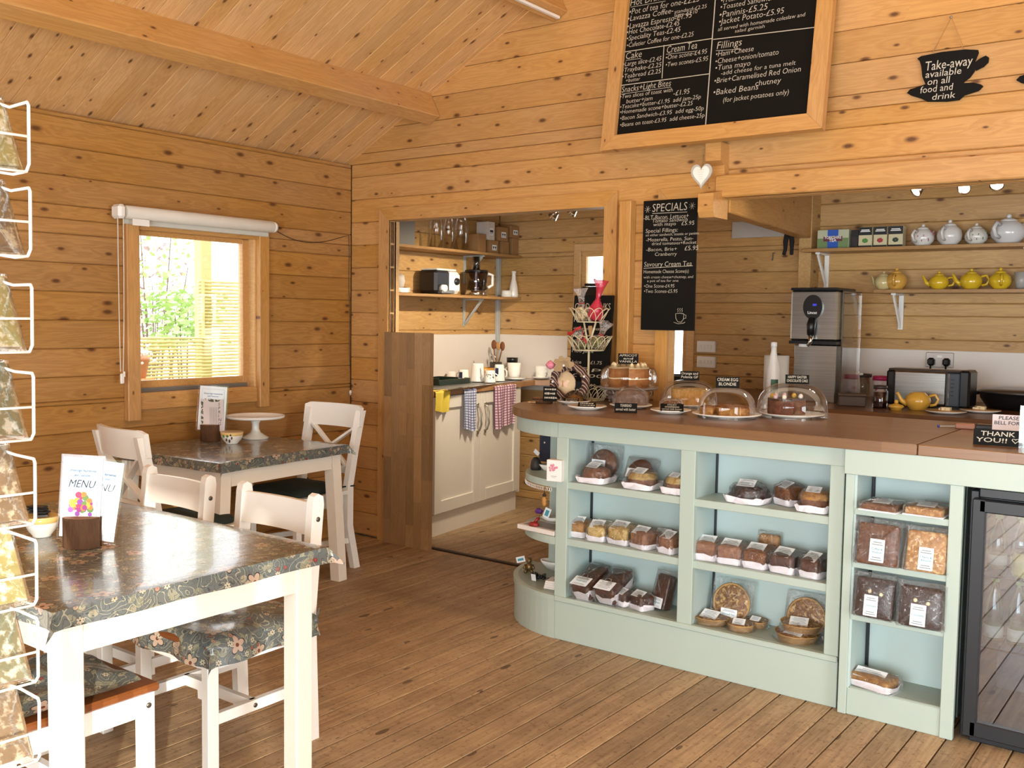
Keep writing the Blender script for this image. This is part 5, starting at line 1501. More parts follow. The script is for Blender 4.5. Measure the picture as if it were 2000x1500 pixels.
def mug(label, px, py, r=.04, h=.09, inverted=True, band=None, z=None, hand=0.6, cup=False, pat=None):
    r *= 1.22; h *= 1.2; p = clampk(fl(px, py, z or (ZW + .008))); t = thing('mug' if not cup else 'tea_cup', label, 'mug' if not cup else 'cup', p)
    if cup: prof = [(.001, 0), (r * .55, 0), (r * .62, .006), (r * .85, h * .4), (r, h), (r * .96, h), (r * .8, h * .4), (.001, .01)]
    elif inverted: prof = [(r * .95, .004), (r, 0), (r * 1.0, .004), (r * .82, h * .92), (r * .76, h), (.001, h)]
    else: prof = [(.001, 0), (r * .8, 0), (r * .84, .004), (r, h), (r * .95, h), (r * .78, .008), (.001, .008)]
    obj('body', MB().lathe(prof, 24), M['ceramic'], t)
    a = math.atan2(-.803, .596) + hand; c, s_ = math.cos(a), math.sin(a); b0 = r * (.9)
    hp = [(c * b0, s_ * b0, h * .25), (c * (b0 + r * .5), s_ * (b0 + r * .5), h * .3), (c * (b0 + r * .55), s_ * (b0 + r * .55), h * .6), (c * b0 * .95, s_ * b0 * .95, h * .75)]
    obj('handle', MB().tube(hp, r * .11, 8), M['ceramic'], t)
    if band:
        a0 = math.atan2(-.803, -.596) + .75
        obj('printed_square', MB().grid(lambda u, v_: ((r * (1.012 - .18 * (.3 + .5 * v_)) * math.cos(a0 + (u - .5) * .75)), (r * (1.012 - .18 * (.3 + .5 * v_)) * math.sin(a0 + (u - .5) * .75)), h * (.3 + .5 * v_)), 6, 2), plain('navy_print', '#1e2c55', .3), t)
    if pat:
        rr = random.Random(6)
        pm_ = MB()
        for k in range(14):
            aa = a - 1.9 + rr.uniform(-.9, .9); zz = rr.uniform(.25, .8); ra = r * (1.0 - .18 * zz)
            pm_.ball((ra * math.cos(aa), ra * math.sin(aa), h * zz), .005, 6, 4, sc=(.6, .6, 1))
        obj('leaf_pattern', pm_, plain('olive_print', '#4e5540', .4), t)
    return t
mug('small white mug upside down at the back of the drainer', 882, 735, .035, .05, hand=2.5)
mug('white espresso cup upside down with a navy square print', 905, 745, .036, .075, band=True, hand=-2.1)
mug('tall plain mug upside down between the printed ones', 933, 745, .044, .115, hand=.5)
mug('mug upside down with a leafy olive pattern', 957, 747, .036, .075, pat=True, hand=2.0)
mug('tall mug upside down with a large navy rectangle', 975, 744, .036, .105, band=True, hand=1.2)
def saucer(label, px, py, r=.075, z=None):
    p = clampk(fl(px, py, z or ZW + .004)); t = thing('saucer', label, 'saucer', p)
    obj('plate', MB().lathe([(.001, .0), (r * .5, 0), (r, .014), (r * .98, .018), (r * .5, .006), (.001, .005)], 26), M['ceramic'], t); return p
sp_ = saucer('white saucer under the large upright cup', 1006, 742, .085)
mug('large upright white cup standing on a saucer', 1004, 738, .045, .10, inverted=False, hand=-2.2, z=ZW + .012)
saucer('white saucer under the flowered tea cup', 1056, 737, .075)
mug('flowered tea cup on a saucer at the worktop end', 1057, 733, .042, .055, cup=True, hand=-2.6, pat=True, z=ZW + .012)
mug('pale blue cup stacked behind the flowered tea cup', 1056, 727, .04, .085, inverted=False, z=ZW + .004, hand=3)
# yellow bowl and utensils
yb_ = clampk(fl(945, 738, ZW)); t = thing('yellow_bowl', 'ochre yellow bowl behind the upturned mugs', 'bowl', yb_)
obj('body', MB().lathe([(.001, 0), (.05, 0), (.085, .05), (.092, .085), (.087, .085), (.075, .05), (.001, .008)], 24), plain('ochre_glaze', '#d59b3f', .3), t)
ut = clampk(fl(968, 738, ZW)); t = thing('utensil_pot', 'dark pot holding wooden and steel utensils', 'utensil pot', ut)
obj('pot', MB().lathe([(.001, 0), (.045, 0), (.05, .13), (.046, .13), (.041, .01), (.001, .01)], 18), plain('dark_pot', '#3d3833', .4), t)
spw = plain('spoon_wood', '#7a4b2a', .6); spw2 = plain('spoon_wood_pale', '#b98a58', .6)
for (dx, dy, L, m_, hr) in ((-.03, .01, .27, spw, .03), (.02, .0, .26, spw2, .026), (.05, .02, .26, spw, .028), (-.055, .0, .18, M['chrome'], .016), (.005, -.02, .17, M['chrome'], .014)):
    e = Vector((dx, dy, L)); u = MB().tube([(0, 0, .02), e * .75, e], [.005, .005, .006], 6); u.ball(e, hr, 10, 8, sc=(.9, .35, 1.35)); obj('utensil', u, m_, t)
wh = MB().tube([(-.07, 0, .10), (-.10, 0, .13), (-.12, 0, .19)], .004, 6); t3 = thing('bent_spoon', 'thin steel spoon handle sticking up from the bowl', 'spoon', clampk(fl(932, 738, ZW))); obj('handle', MB().tube([(.02, 0, .03), (-.02, 0, .08), (-.04, 0, .14)], .004, 6), M['chrome'], t3)
kt = clampk(fl(1000, 734, ZW)); t = thing('storage_jar', 'glass jar with dark lid at the back of the worktop', 'jar', kt)
obj('glass', MB().lathe([(.001, 0), (.045, 0), (.05, .01), (.05, .11), (.04, .13), (.001, .13)], 18), M['dome'], t); obj('lid', MB().lathe([(.045, .125), (.047, .165), (.001, .165)], 18), M['black_plastic'], t)

# hanging tea towels
def check_mat(name, a, b, sc=52):
    t = NT(name); v = t.node('ShaderNodeTexCoord').outputs['UV']
    sp = t.node('ShaderNodeSeparateXYZ'); t.l.new(v, sp.inputs[0])
    def band(o_, k): return t.math('LESS_THAN', t.math('FRACT', t.math('MULTIPLY', o_, k)), .28)
    m = t.math('MAXIMUM', band(sp.outputs[0], 9), band(sp.outputs[1], 16))
    t.set(color=t.mix(m, a, b), rough=.9); return t.m
def towel(label, x0, x1, z0, mat, seed, taper=.0, z1=1.0, fold=True, name='tea_towel'):
    t = thing(name, label, 'towel' if name == 'tea_towel' else 'cloth', PC, PA)
    nu, nv_ = 22, 16
    def fn(u, v_):
        x = x0 + (x1 - x0) * u + (taper * (.5 - u)) * v_ ; z = z1 - (z1 - z0 - .012 * math.sin(u * 5 + seed)) * v_
        y = -.034 - .010 * math.sin(u * 14 + seed + v_ * 1.2) * (.25 + v_)
        if v_ < .06: y += (.06 - v_) * .35; z = z1 + .003
        return (x, y, z)
    mb = MB().grid(fn, nu, nv_); o = obj('cloth', mb, mat, t)
    uv = o.data.uv_layers.new(name='UVMap'); w = nv_ + 1
    for lp in o.data.loops:
        i, j = divmod(lp.vertex_index, w); uv.data[lp.index].uv = (i / nu, j / nv_)
    return t
towel('blue checked tea towel hanging on the first cabinet door', .33, .50, .70, check_mat('blue_check', '#c9cde0', '#4d5578'), 1)
towel('red checked tea towel hanging over the second cabinet door', .76, 1.10, .68, check_mat('red_check', '#d9bfcb', '#7d4256'), 4, .05)
towel('yellow cloth hung over the worktop corner beside oak panel', -.03, .16, .86, plain('yellow_cloth', '#d8c045', .8), 2, name='dish_cloth')

# pantry shelves on the side wall
M['shelf_edge'] = pine('shelf_board', '#b08a5c', '#8a6338', knots=.3, tint=.05)
M['bracket'] = plain('grey_bracket', '#aeb4b4', .45)
def pantry_shelf(label, z):
    t = thing('wall_shelf', label, 'shelf', (XK + .125, 5.68, z))
    o = obj('board', MB().box((0, 0, 0), (1.80, .25, .02), ch=.002), M['shelf_edge'], t, (0, 0, -.01)); o.rotation_euler = (0, 0, PI / 2)
    for yy in (-.70, .46):
        b = MB(); b.box((-.02, yy, -.026), (.20, .022, .012), ch=.002); b.bar((.06, yy, -.03), (-.105, yy, -.22), .016, .014); b.box((-.118, yy, -.13), (.01, .022, .22)); obj('bracket', b, M['bracket'], t)
    return t
pantry_shelf('upper wooden shelf of glass jars and cardboard boxes', 2.002)
pantry_shelf('lower wooden shelf carrying the kitchen machines', 1.66)
tag(obj('corner_rail', MB().box((XK + .015, YK - .025, 1.60), (.03, .04, 1.05), ch=.003), M['bracket']), 'grey upright rail in the corner of the pantry', 'rail')
ZU, ZL = 2.002, 1.66
SX = XK + .145
def ps(px, py, z, xx=SX): p = wx(px, py, xx); return Vector((xx, p.y, z))
# machines on the lower shelf
p = ps(848, 570, ZL); t = thing('pasta_machine', 'white and black kitchen machine with round dial on the shelf', 'appliance', (SX, p.y, ZL), PI / 2)
obj('body', MB().box((.0, .0, .095), (.17, .18, .17), ch=.02), M['black_plastic'], t); obj('front_panel', MB().box((.135, 0, .09), (.13, .20, .165), ch=.025), M['white_plastic'], t); obj('lid', MB().box((.05, .0, .185), (.22, .17, .014), ch=.006), M['white_plastic'], t)
obj('dial', MB().lathe([(.001, 0), (.028, 0), (.026, .012), (.001, .014)], 20, (.14, -.10, .10), M=Matrix.Rotation(PI / 2, 4, 'X')), M['black_metal'], t)
obj('nozzle', MB().tube([(-.02, -.09, .045), (-.02, -.13, .045)], [.03, .026], 14), M['white_plastic'], t); obj('drawer', MB().box((.02, -.10, .02), (.14, .05, .025), ch=.004), M['grey_metal'], t)
t.rotation_euler = (0, 0, PI / 2)
p = ps(930, 574, ZL); t = thing('food_processor', 'clear bowled food processor with steel base on the shelf', 'appliance', (SX, p.y, ZL))
obj('base', MB().lathe([(.001, 0), (.085, 0), (.088, .02), (.08, .05), (.001, .05)], 22), M['chrome'], t); obj('bowl', MB().lathe([(.07, .05), (.085, .055), (.092, .19), (.088, .19), (.08, .06)], 24), thin_clear('smoked_bowl', tint=(.55, .5, .52), gloss=.08), t)
obj('drum', MB().lathe([(.001, .05), (.05, .05), (.055, .17), (.001, .17)], 18), M['chrome'], t)
obj('lid', MB().lathe([(.001, .19), (.095, .19), (.09, .205), (.001, .21)], 24), M['black_plastic'], t); obj('feed_tube', MB().lathe([(.028, .205), (.030, .31), (.026, .31), (.024, .21)], 16), thin_clear('feed_tube', tint=(.8, .78, .82), gloss=.1), t)
obj('handle', MB().tube([(.05, .085, .18), (.06, .13, .17), (.06, .13, .09), (.05, .085, .07)], .012, 8), M['white_plastic'], t)
p = ps(987, 573, ZL); t = thing('white_dish', 'small stacked white dishes beside the food processor', 'dish', (SX + .03, p.y - .02, ZL)); obj('dish', MB().lathe([(.001, 0), (.042, 0), (.045, .03), (.045, .055), (.042, .055), (.04, .02), (.001, .015)], 20), M['ceramic'], t); obj('lower_dish', MB().lathe([(.046, .0), (.047, .026), (.046, .026)], 20), M['ceramic'], t)
p = ps(1003, 576, ZL, SX + .06); t = thing('tall_vase', 'tall slim white vase at the end of the lower shelf', 'vase', (SX + .06, p.y, ZL)); obj('body', MB().lathe([(.001, 0), (.036, 0), (.04, .02), (.033, .09), (.018, .15), (.016, .19), (.022, .215), (.019, .215), (.013, .19), (.001, .18)], 20), M['ceramic'], t)
p = ps(775, 572, ZL); t = thing('plate_pile', 'pale plates piled at the doorway end of the lower shelf', 'plates', (SX, p.y + .02, ZL))
for k in range(4): obj('plate', MB().lathe([(.001, .008 * k), (.05, .008 * k), (.09, .012 + .008 * k), (.05, .006 + .008 * k), (.001, .005 + .008 * k)], 20), M['ceramic'], t)
obj('bag', MB().ball((.0, -.01, .085), .06, 10, 8, sc=(1, .9, .9), jit=.12), plain('pale_bag', '#b9b1a8', .6), t)
# boxes and jars on the upper shelf
p0, p1 = ps(766, 470, ZU), ps(818, 474, ZU)
t = thing('grey_board', 'plain grey board leaning at the doorway end of upper shelf', 'board', (SX - .05, (p0.y + p1.y) / 2, ZU)); obj('panel', MB().box((0, 0, .13), (.02, p1.y - p0.y, .24)), plain('grey_card', '#8d8880', .8), t)
def glass_jar(label, px, r, h):
    p = ps(px, 478, ZU); t = thing('glass_jar', label, 'jar', (SX, p.y, ZU))
    obj('glass', MB().lathe([(.001, .001), (r, .001), (r, h * .7), (r * .6, h * .88), (r * .55, h), (r * .5, h), (r * .93, h * .68), (r * .93, .01)], 18), M['dome'], t)
glass_jar('tall clear glass jar furthest along the upper shelf from the boxes', 852, .055, .28); glass_jar('clear glass bottle-shaped jar between two others', 876, .045, .27); glass_jar('clear glass jar standing next to the cardboard boxes', 900, .06, .29)
cbm = plain('cardboard', '#9c7549', .8, var=.05); wbm = plain('white_card_box', '#cfc8bf', .7)
def card_box(label, px, pyb, wpx, hpx, mat=cbm, print_=None, zz=None, dx=0.0):
    p = ps(px, pyb, ZU, SX + dx); k = .00375; w_, h_ = wpx * k / .62, hpx * k; z = zz if zz is not None else ZU
    t = thing('cardboard_box', label, 'box', (SX + dx, p.y, z))
    obj('carton', MB().box((0, 0, h_ / 2), (.12, w_, h_), ch=.002), mat, t)
    if print_:
        obj('white_label', MB().box((.0605, 0, h_ * .45), (.001, w_ * .5, h_ * .4)), M['label'], t)
        pr = MB()
        for s_ in (-1, 1): pr.ball((.0615, s_ * w_ * .11, h_ * .48), h_ * .09, 8, 6, sc=(.05, 1, .8)); pr.box((.0612, s_ * w_ * .11, h_ * .36), (.0006, .006, h_ * .1))
        obj('hen_print', pr, M['ink'], t)
    return t
b_ = card_box('plain tall cardboard box next to the glass jars', 930, 482, 16, 38)
b_ = card_box('cardboard box with two printed hens at the bottom of the stack', 954, 484, 18, 28, print_=True)
card_box('pale box with printed hens standing on the lower hen box', 948, 484, 14, 38, wbm, True, ZU + .106)
card_box('plain cardboard box beside the lower hen box', 976, 485, 16, 28)
card_box('cardboard box with hen label stacked on the plain box', 972, 485, 20, 30, print_=True, zz=ZU + .106)
card_box('tall plain cardboard box at the end of the upper shelf', 995, 487, 14, 38)
card_box('small cardboard box with hen label topmost of its stack', 995, 487, 20, 26, print_=True, zz=ZU + .144)

# windows of the kitchen
def kwin(name, W4):
    s = struct(name, None, None); x0, x1, z0, z1 = W4
    for (c, d) in (((x0 - .03, (z0 + z1) / 2), (.06, z1 - z0 + .12)), ((x1 + .03, (z0 + z1) / 2), (.06, z1 - z0 + .12)), (((x0 + x1) / 2, z1 + .03), (x1 - x0, .06)), (((x0 + x1) / 2, z0 - .03), (x1 - x0, .06))):
        obj('casing_board', MB().box((c[0], YK - .009, c[1]), (d[0], .018, d[1]), ch=.003), M['pine_pale'], s)
    for xx in (x0 + .02, x1 - .02): obj('sash_rail', MB().box((xx, YK + .03, (z0 + z1) / 2), (.04, .04, z1 - z0)), M['pine_pale'], s)
    obj('sash_rail', MB().box(((x0 + x1) / 2, YK + .03, z1 - .02), (x1 - x0 - .08, .04, .04)), M['pine_pale'], s); obj('sash_rail', MB().box(((x0 + x1) / 2, YK + .03, z0 + .02), (x1 - x0 - .08, .04, .04)), M['pine_pale'], s)
    obj('pane', MB().box(((x0 + x1) / 2, YK + .03, (z0 + z1) / 2), (x1 - x0 - .08, .005, z1 - z0 - .08)), M['glass'], s)
kwin('window_2', KW1); kwin('window_3', KW2)
bx = wy(1160, 580, YK - .13); t = thing('black_box', 'black plastic box standing in front of the kitchen window', 'box', (bx.x, YK - .13, 1.16))
obj('body', MB().box((0, 0, .29), (.16, .12, .58), ch=.006), M['black_plastic'], t); obj('lid', MB().box((0, 0, .595), (.12, .10, .02), ch=.005), M['black_metal'], t)
sh_ = tag(obj('window_shelf', MB().box((bx.x, YK - .12, 1.15), (.5, .2, .02)), M['shelf_edge']), 'narrow wooden shelf under the kitchen window', 'shelf')

# spotlights
def spot(label, px, py, y, aim, power):
    p = wy(px, py, y); t = thing('spotlight', label, 'spotlight', p)
    ax = Vector(aim).normalized(); q = ax.to_track_quat('-Z', 'Y').to_matrix().to_4x4()
    obj('lamp_head', MB().lathe([(.001, .07), (.016, .07), (.02, .045), (.034, .0), (.031, .0), (.015, .04), (.001, .05)], 18, M=q), M['chrome'], t)
    em = NT('spot_lamp_glow'); em.set(color='#fff4dc', emis='#ffe2b0', emis_s=9.0)
    obj('bulb', MB().lathe([(.001, .004), (.030, .006), (.030, .012), (.001, .014)], 16, M=q), em.m, t)
    obj('stem', MB().tube([-ax * .05, -ax * .06 + Vector((0, 0, .02)), Vector((-ax.x * .06, -ax.y * .06, 2.425 - p.z))], .008, 8), M['chrome'], t)
    d = bpy.data.lights.new('spotlight_beam', 'SPOT'); d.energy = power; d.color = (1, .86, .66); d.spot_size = R(88); d.spot_blend = .6; d.shadow_soft_size = .03
    o = bpy.data.objects.new('spotlight_beam', d); COL.objects.link(o); o.parent = t; o.rotation_euler = ax.to_track_quat('-Z', 'Y').to_euler(); o.location = ax * .02
    return t
spot('small chrome spotlight over the pantry nearest the shelves', 1079, 424, 5.35, (-.7, .1, -.6), 60)
spot('small chrome spotlight over the pantry beside the doorway casing', 1116, 416, 5.35, (-.7, .15, -.6), 60)
bar = tag(obj('spotlight_bar', MB().box((-3.4, 5.35, 2.415), (.7, .05, .02), ch=.004), M['chrome']), 'chrome spotlight bar on the pantry ceiling', 'light bar')
tag(obj('spotlight_bar', MB().box((-1.2, 5.35, 2.415), (.7, .05, .02), ch=.004), M['chrome']), 'chrome spotlight bar on the ceiling over the back bench', 'light bar')
spot('lit spotlight above the tea boxes, angled to the boiler', 1787, 374, 5.35, (-.5, -.6, -.5), 14)
spot('lit spotlight above the plain white teapots, middle of three', 1882, 368, 5.35, (-.2, -.8, -.45), 14)
spot('lit spotlight furthest from the steel boiler over teapots', 1947, 363, 5.35, (.1, -.6, -.7), 14)

# ================================================================== kitchen, right part behind the counter
ZB = 1.02
bn = thing('back_bench', 'oak topped bench along the kitchen back wall', 'bench', (-.8, 5.99, 0))
obj('worktop', MB().box((0, 0, ZB - .0225), (4.4, 1.19, .045), ch=.003), M['oak_bench'], bn)
obj('cupboard_body', MB().box((0, .03, .485), (4.36, 1.1, .97)), M['cab'], bn)
def bp(px, py): return fl(px, py, ZB + .001)
# boiler
p = wy(1582, 792, 5.75); t = thing('water_boiler', 'tall stainless steel water boiler with black oval control panel', 'boiler', (p.x, 5.91, ZB))
st = NT('brushed_steel'); v = st.coord((1, 1, 60)); st.set(color=st.mix(st.noise(v, 3, 2), '#a9adaa', '#d3d6d2'), metal=1.0, rough=.28)
kx = .142
obj('lower_body', MB().box((0, .02, .17), (.255, .26, .34), ch=.004), st.m, t)
obj('upper_body', MB().box((0, 0, .515), (.28, .32, .30), ch=.012), st.m, t)
obj('seam_band', MB().box((0, 0, .355), (.284, .324, .018)), M['black_plastic'], t); obj('top_plate', MB().box((0, 0, .672), (.284, .324, .016), ch=.004), M['black_plastic'], t)
ov = MB().prism([(.058 * math.cos(a) * (1.0), .072 * math.sin(a)) for a in [i * PI / 14 for i in range(28)]], 0, .014, Matrix(((1, 0, 0, 0), (0, 0, -1, -.161), (0, 1, 0, .565), (0, 0, 0, 1))))
pn = obj('control_panel', ov, M['black_plastic'], t)
dm = NT('blue_display'); dm.set(color='#2a2f80', emis='#3038c8', emis_s=.8)
obj('display', MB().box((.012, -.176, .578), (.022, .003, .013)), dm.m, pn)
lg = MB(); lg.text('Lincat', (-.028, -.1765, .525), (1, 0, 0), (0, 0, 1), .022, width=.056, shear=0, bold=.02); obj('maker_lettering', lg, M['white_plastic'], pn)
tp = MB().tube([(0, -.17, .49), (0, -.19, .46), (0, -.19, .40)], [.024, .026, .022], 12); obj('tap_body', tp, M['black_plastic'], t); obj('tap_spout', MB().tube([(0, -.19, .40), (0, -.19, .36), (-.015, -.195, .335)], [.016, .012, .009], 10), M['chrome'], t)
obj('drip_light', MB().lathe([(.001, 0), (.025, 0), (.025, .02), (.001, .02)], 14, (-.07, -.12, .328)), M['white_plastic'], t)
# clear screen beside boiler
p = wy(1640, 700, 5.8); t = thing('clear_screen', 'clear acrylic screen standing beside the steel boiler', 'screen', (p.x, 6.0, ZB)); obj('sheet', MB().box((0, 0, .33), (.004, .34, .66)), M['glass'], t); obj('edge_trim', MB().box((0, -.172, .33), (.006, .006, .66)).box((0, 0, .662), (.006, .34, .006)), plain('bronze_edge', '#4a3a2c', .4), t)
# bottle and paper roll
p = wy(1508, 790, 5.55); t = thing('syrup_bottle', 'white plastic bottle with small dark and green label', 'bottle', (p.x, 5.55, ZB)); obj('body', MB().lathe([(.001, 0), (.036, 0), (.038, .01), (.038, .19), (.028, .24), (.016, .30), (.016, .33), (.001, .33)], 20), M['white_plastic'], t); obj('cap', MB().lathe([(.018, .325), (.018, .355), (.001, .358)], 16), M['white_plastic'], t)
obj('label_patch', MB().grid(lambda u, v_: (.0385 * math.cos(-1.5 + u * 1.2), .0385 * math.sin(-1.5 + u * 1.2), .05 + v_ * .09), 6, 2), plain('green_label', '#2f5a40', .4), t)
p = wy(1514, 790, 5.8); t = thing('paper_roll', 'white kitchen paper roll behind the syrup bottle', 'paper roll', (p.x, 5.8, ZB)); obj('roll', MB().lathe([(.02, 0), (.075, 0), (.075, .27), (.02, .27)], 24), plain('tissue', '#e9e6df', .9), t)
# jug, tray, tin, jar
p = bp(1655, 778); t = thing('cream_jug', 'cream embossed jug beside the steel boiler', 'jug', (p.x, p.y + .05, ZB)); obj('body', MB().lathe([(.001, 0), (.055, 0), (.058, .01), (.062, .08), (.054, .14), (.058, .165), (.053, .165), (.049, .13), (.055, .06), (.001, .01)], 22), M['ceramic'], t); obj('handle', MB().tube([(-.055, -.01, .14), (-.09, -.015, .15), (-.105, -.02, .10), (-.09, -.015, .05), (-.055, -.01, .03)], .010, 8), M['ceramic'], t); obj('spout_lip', MB().ball((.058, -.0, .155), .016, 8, 6, sc=(1.3, .8, .6)), M['ceramic'], t)
p = bp(1692, 775); t = thing('glass_mug', 'glass mug with dark lid behind the cream jug', 'mug', (p.x - .02, p.y - .02, ZB)); obj('glass', MB().lathe([(.001, 0), (.05, 0), (.052, .13), (.048, .13), (.046, .01)], 18), M['dome'], t); obj('lid', MB().lathe([(.055, .13), (.055, .15), (.001, .152)], 18), plain('brown_lid', '#3a2a22', .5), t)
p = bp(1660, 793); t = thing('brown_box', 'low dark brown box in front of the cream jug', 'box', (p.x, p.y + .03, ZB), R(20)); obj('box', MB().box((0, 0, .03), (.15, .10, .06), ch=.006), plain('brown_board', '#4b3a30', .6), t); obj('lid', MB().box((0, 0, .066), (.155, .105, .012), ch=.004), plain('brown_lid2', '#5a4638', .6), t)
def tin_mat():
    t = NT('patterned_tin'); v = t.coord(); vo = t.node('ShaderNodeTexVoronoi'); vo.inputs['Scale'].default_value = 34; vo.inputs['Randomness'].default_value = .3; t.l.new(v, vo.inputs['Vector'])
    sp = t.node('ShaderNodeSeparateColor'); t.l.new(vo.outputs['Color'], sp.inputs[0]); c = t.ramp(sp.outputs[0], [(.3, '#e9dfe0'), (.5, '#d14b86'), (.7, '#2f3a7a'), (.85, '#e0b05a')], 'CONSTANT')
    t.set(color=t.mix(t.math('LESS_THAN', vo.outputs['Distance'], .38), '#ded6d8', c), rough=.35); return t.m
p = bp(1717, 780); t = thing('patterned_tin', 'round tin with pink lid and heart pattern', 'tin', (p.x, p.y + .05, ZB)); obj('body', MB().lathe([(.001, 0), (.056, 0), (.056, .125), (.001, .125)], 22), tin_mat(), t); obj('lid', MB().lathe([(.058, .118), (.058, .145), (.001, .148)], 22), plain('pink_lid', '#b52a5c', .35), t)
p = bp(1716, 797); t = thing('jam_jar', 'dark jam jar in front of the patterned tin', 'jar', (p.x, p.y + .02, ZB)); obj('jam', MB().lathe([(.001, .002), (.036, .002), (.036, .09), (.001, .09)], 18), plain('dark_jam', '#2a0f12', .15), t); obj('glass', MB().lathe([(.001, 0), (.040, 0), (.042, .01), (.042, .095), (.035, .105), (.035, .125), (.001, .127)], 18), M['dome'], t)
obj('lid', MB().lathe([(.037, .108), (.037, .128), (.001, .13)], 18), plain('jar_lid', '#3a2c2a', .4), t)
# toaster
p = bp(1808, 797); t = thing('toaster', 'long slot steel toaster with dark end panel', 'toaster', (p.x, p.y + .10, ZB))
obj('steel_body', MB().box((-.045, 0, .112), (.30, .17, .195), ch=.012), st.m, t); obj('end_cap', MB().box((-.20, 0, .11), (.05, .19, .20), ch=.012), M['black_plastic'], t); obj('control_panel', MB().box((.135, -.01, .11), (.075, .17, .19), ch=.006), plain('blue_grey_panel', '#39434c', .4), t); obj('far_cap', MB().box((.195, 0, .115), (.06, .19, .21), ch=.012), M['black_plastic'], t); obj('top', MB().box((-.02, 0, .212), (.40, .15, .012), ch=.004), plain('bronze_top', '#3a2f28', .3), t); obj('feet', MB().box((0, 0, .006), (.38, .15, .012)), M['black_plastic'], t)
kn = MB()
for k in range(5): kn.box((.135, -.097, .08 + .022 * k), (.018, .004, .006))
obj('buttons', kn, M['black_plastic'], t); obj('slot_trim', MB().box((.115, -.09, .11), (.006, .012, .18)), M['chrome'], t)
# teapots
def teapot(label, p, r, col, rz, h=1.0, lid=True, dots=None, group=None, mat=None):
    m = mat or plain('teapot_glaze', col, .18, var=.02, coat=.3)
    t = thing('teapot', label, 'teapot', p, rz, group); hh = r * 1.5 * h
    obj('body', MB().lathe([(.001, 0), (r * .6, 0), (r * .62, .006), (r * .92, hh * .28), (r, hh * .5), (r * .9, hh * .78), (r * .55, hh * .97), (r * .5, hh), (r * .45, hh), (r * .5, hh * .93), (.001, hh * .93)], 24), m, t)
    obj('handle', MB().tube([(-r * .85, 0, hh * .8), (-r * 1.3, 0, hh * .88), (-r * 1.55, 0, hh * .62), (-r * 1.35, 0, hh * .33), (-r * .93, 0, hh * .26)], r * .12, 8), m, t)
    obj('spout', MB().tube([(r * .8, 0, hh * .35), (r * 1.25, 0, hh * .5), (r * 1.45, 0, hh * .8), (r * 1.62, 0, hh * .98)], [r * .28, r * .2, r * .13, r * .12], 10), m, t)
    if lid:
        l = obj('lid', MB().lathe([(r * .52, hh * .98), (r * .45, hh * 1.07), (r * .18, hh * 1.15), (.001, hh * 1.16)], 20), m, t); obj('knob', MB().ball((0, 0, hh * 1.22), r * .16, 10, 8), m, l)
    if dots:
        rr = random.Random(2); d = MB()
        for k in range(26):
            a, zz = rr.uniform(0, 6.28), rr.uniform(.2, .85); ra = r * (1 - .9 * (zz - .5) ** 2) * .985
            d.ball((ra * math.cos(a), ra * math.sin(a), hh * zz), r * .08, 6, 4, sc=(.6, .6, 1))
        obj('dot_pattern', d, plain('dot_print', dots, .3), t)
    return t
yp = bp(1788, 801)
teapot('yellow teapot without its lid on the back bench', (yp.x, yp.y + .04, ZB), .068, '#e0b04a', PI + R(20), .95, lid=False)
p = bp(1748, 801); t = thing('loose_pot_cover', 'yellow teapot lid lying on the bench beside its pot', 'teapot lid', (p.x, p.y + .02, ZB)); obj('cover', MB().lathe([(.001, 0), (.03, 0), (.032, .012), (.043, .018), (.036, .028), (.012, .036), (.001, .037)], 20), plain('lid_glaze', '#e0b04a', .2), t); obj('knob', MB().ball((0, 0, .046), .012, 10, 8), plain('knob_glaze', '#e0b04a', .2), t)
def butter_plate(label, px, py):
    p = bp(px, py); t = thing('butter_plate', label, 'plate', (p.x, p.y + .03, ZB)); obj('plate', MB().lathe([(.001, 0), (.06, 0), (.105, .013), (.103, .017), (.06, .006), (.001, .005)], 28), M['ceramic'], t)
    obj('rim_band', MB().lathe([(.09, .0125), (.105, .0172)], 28), plain('brown_rim', '#a5763f', .3), t)
    b = MB()
    for k in range(4): b.box((-.02 + .012 * k, rnd.uniform(-.012, .012), .018 + .006 * (k % 2)), (.03, .022, .02), rz=k * .5)
    obj('butter', b, plain('butter', '#efe2b8', .5), t)
butter_plate('plate of butter curls beside the yellow teapot', 1844, 808); butter_plate('plate of butter beside the black pan', 1912, 806)
p = bp(1960, 803); t = thing('black_pan', 'large black oval pan on the bench by the wall', 'pan', (p.x + .05, p.y + .2, ZB)); obj('pan', MB().lathe([(.001, 0), (.16, 0), (.20, .06), (.205, .09), (.215, .095), (.20, .10), (.15, .10), (.001, .11)], 32, sx=1.05, sy=.9), M['black_plastic'], t); obj('lid_rim', MB().lathe([(.21, .092), (.216, .10), (.19, .112), (.14, .118)], 32, sx=1.05, sy=.9), plain('pan_rim', '#4a4038', .25), t); obj('grip', MB().box((-.235, 0, .085), (.05, .09, .02), ch=.006), M['black_plastic'], t)
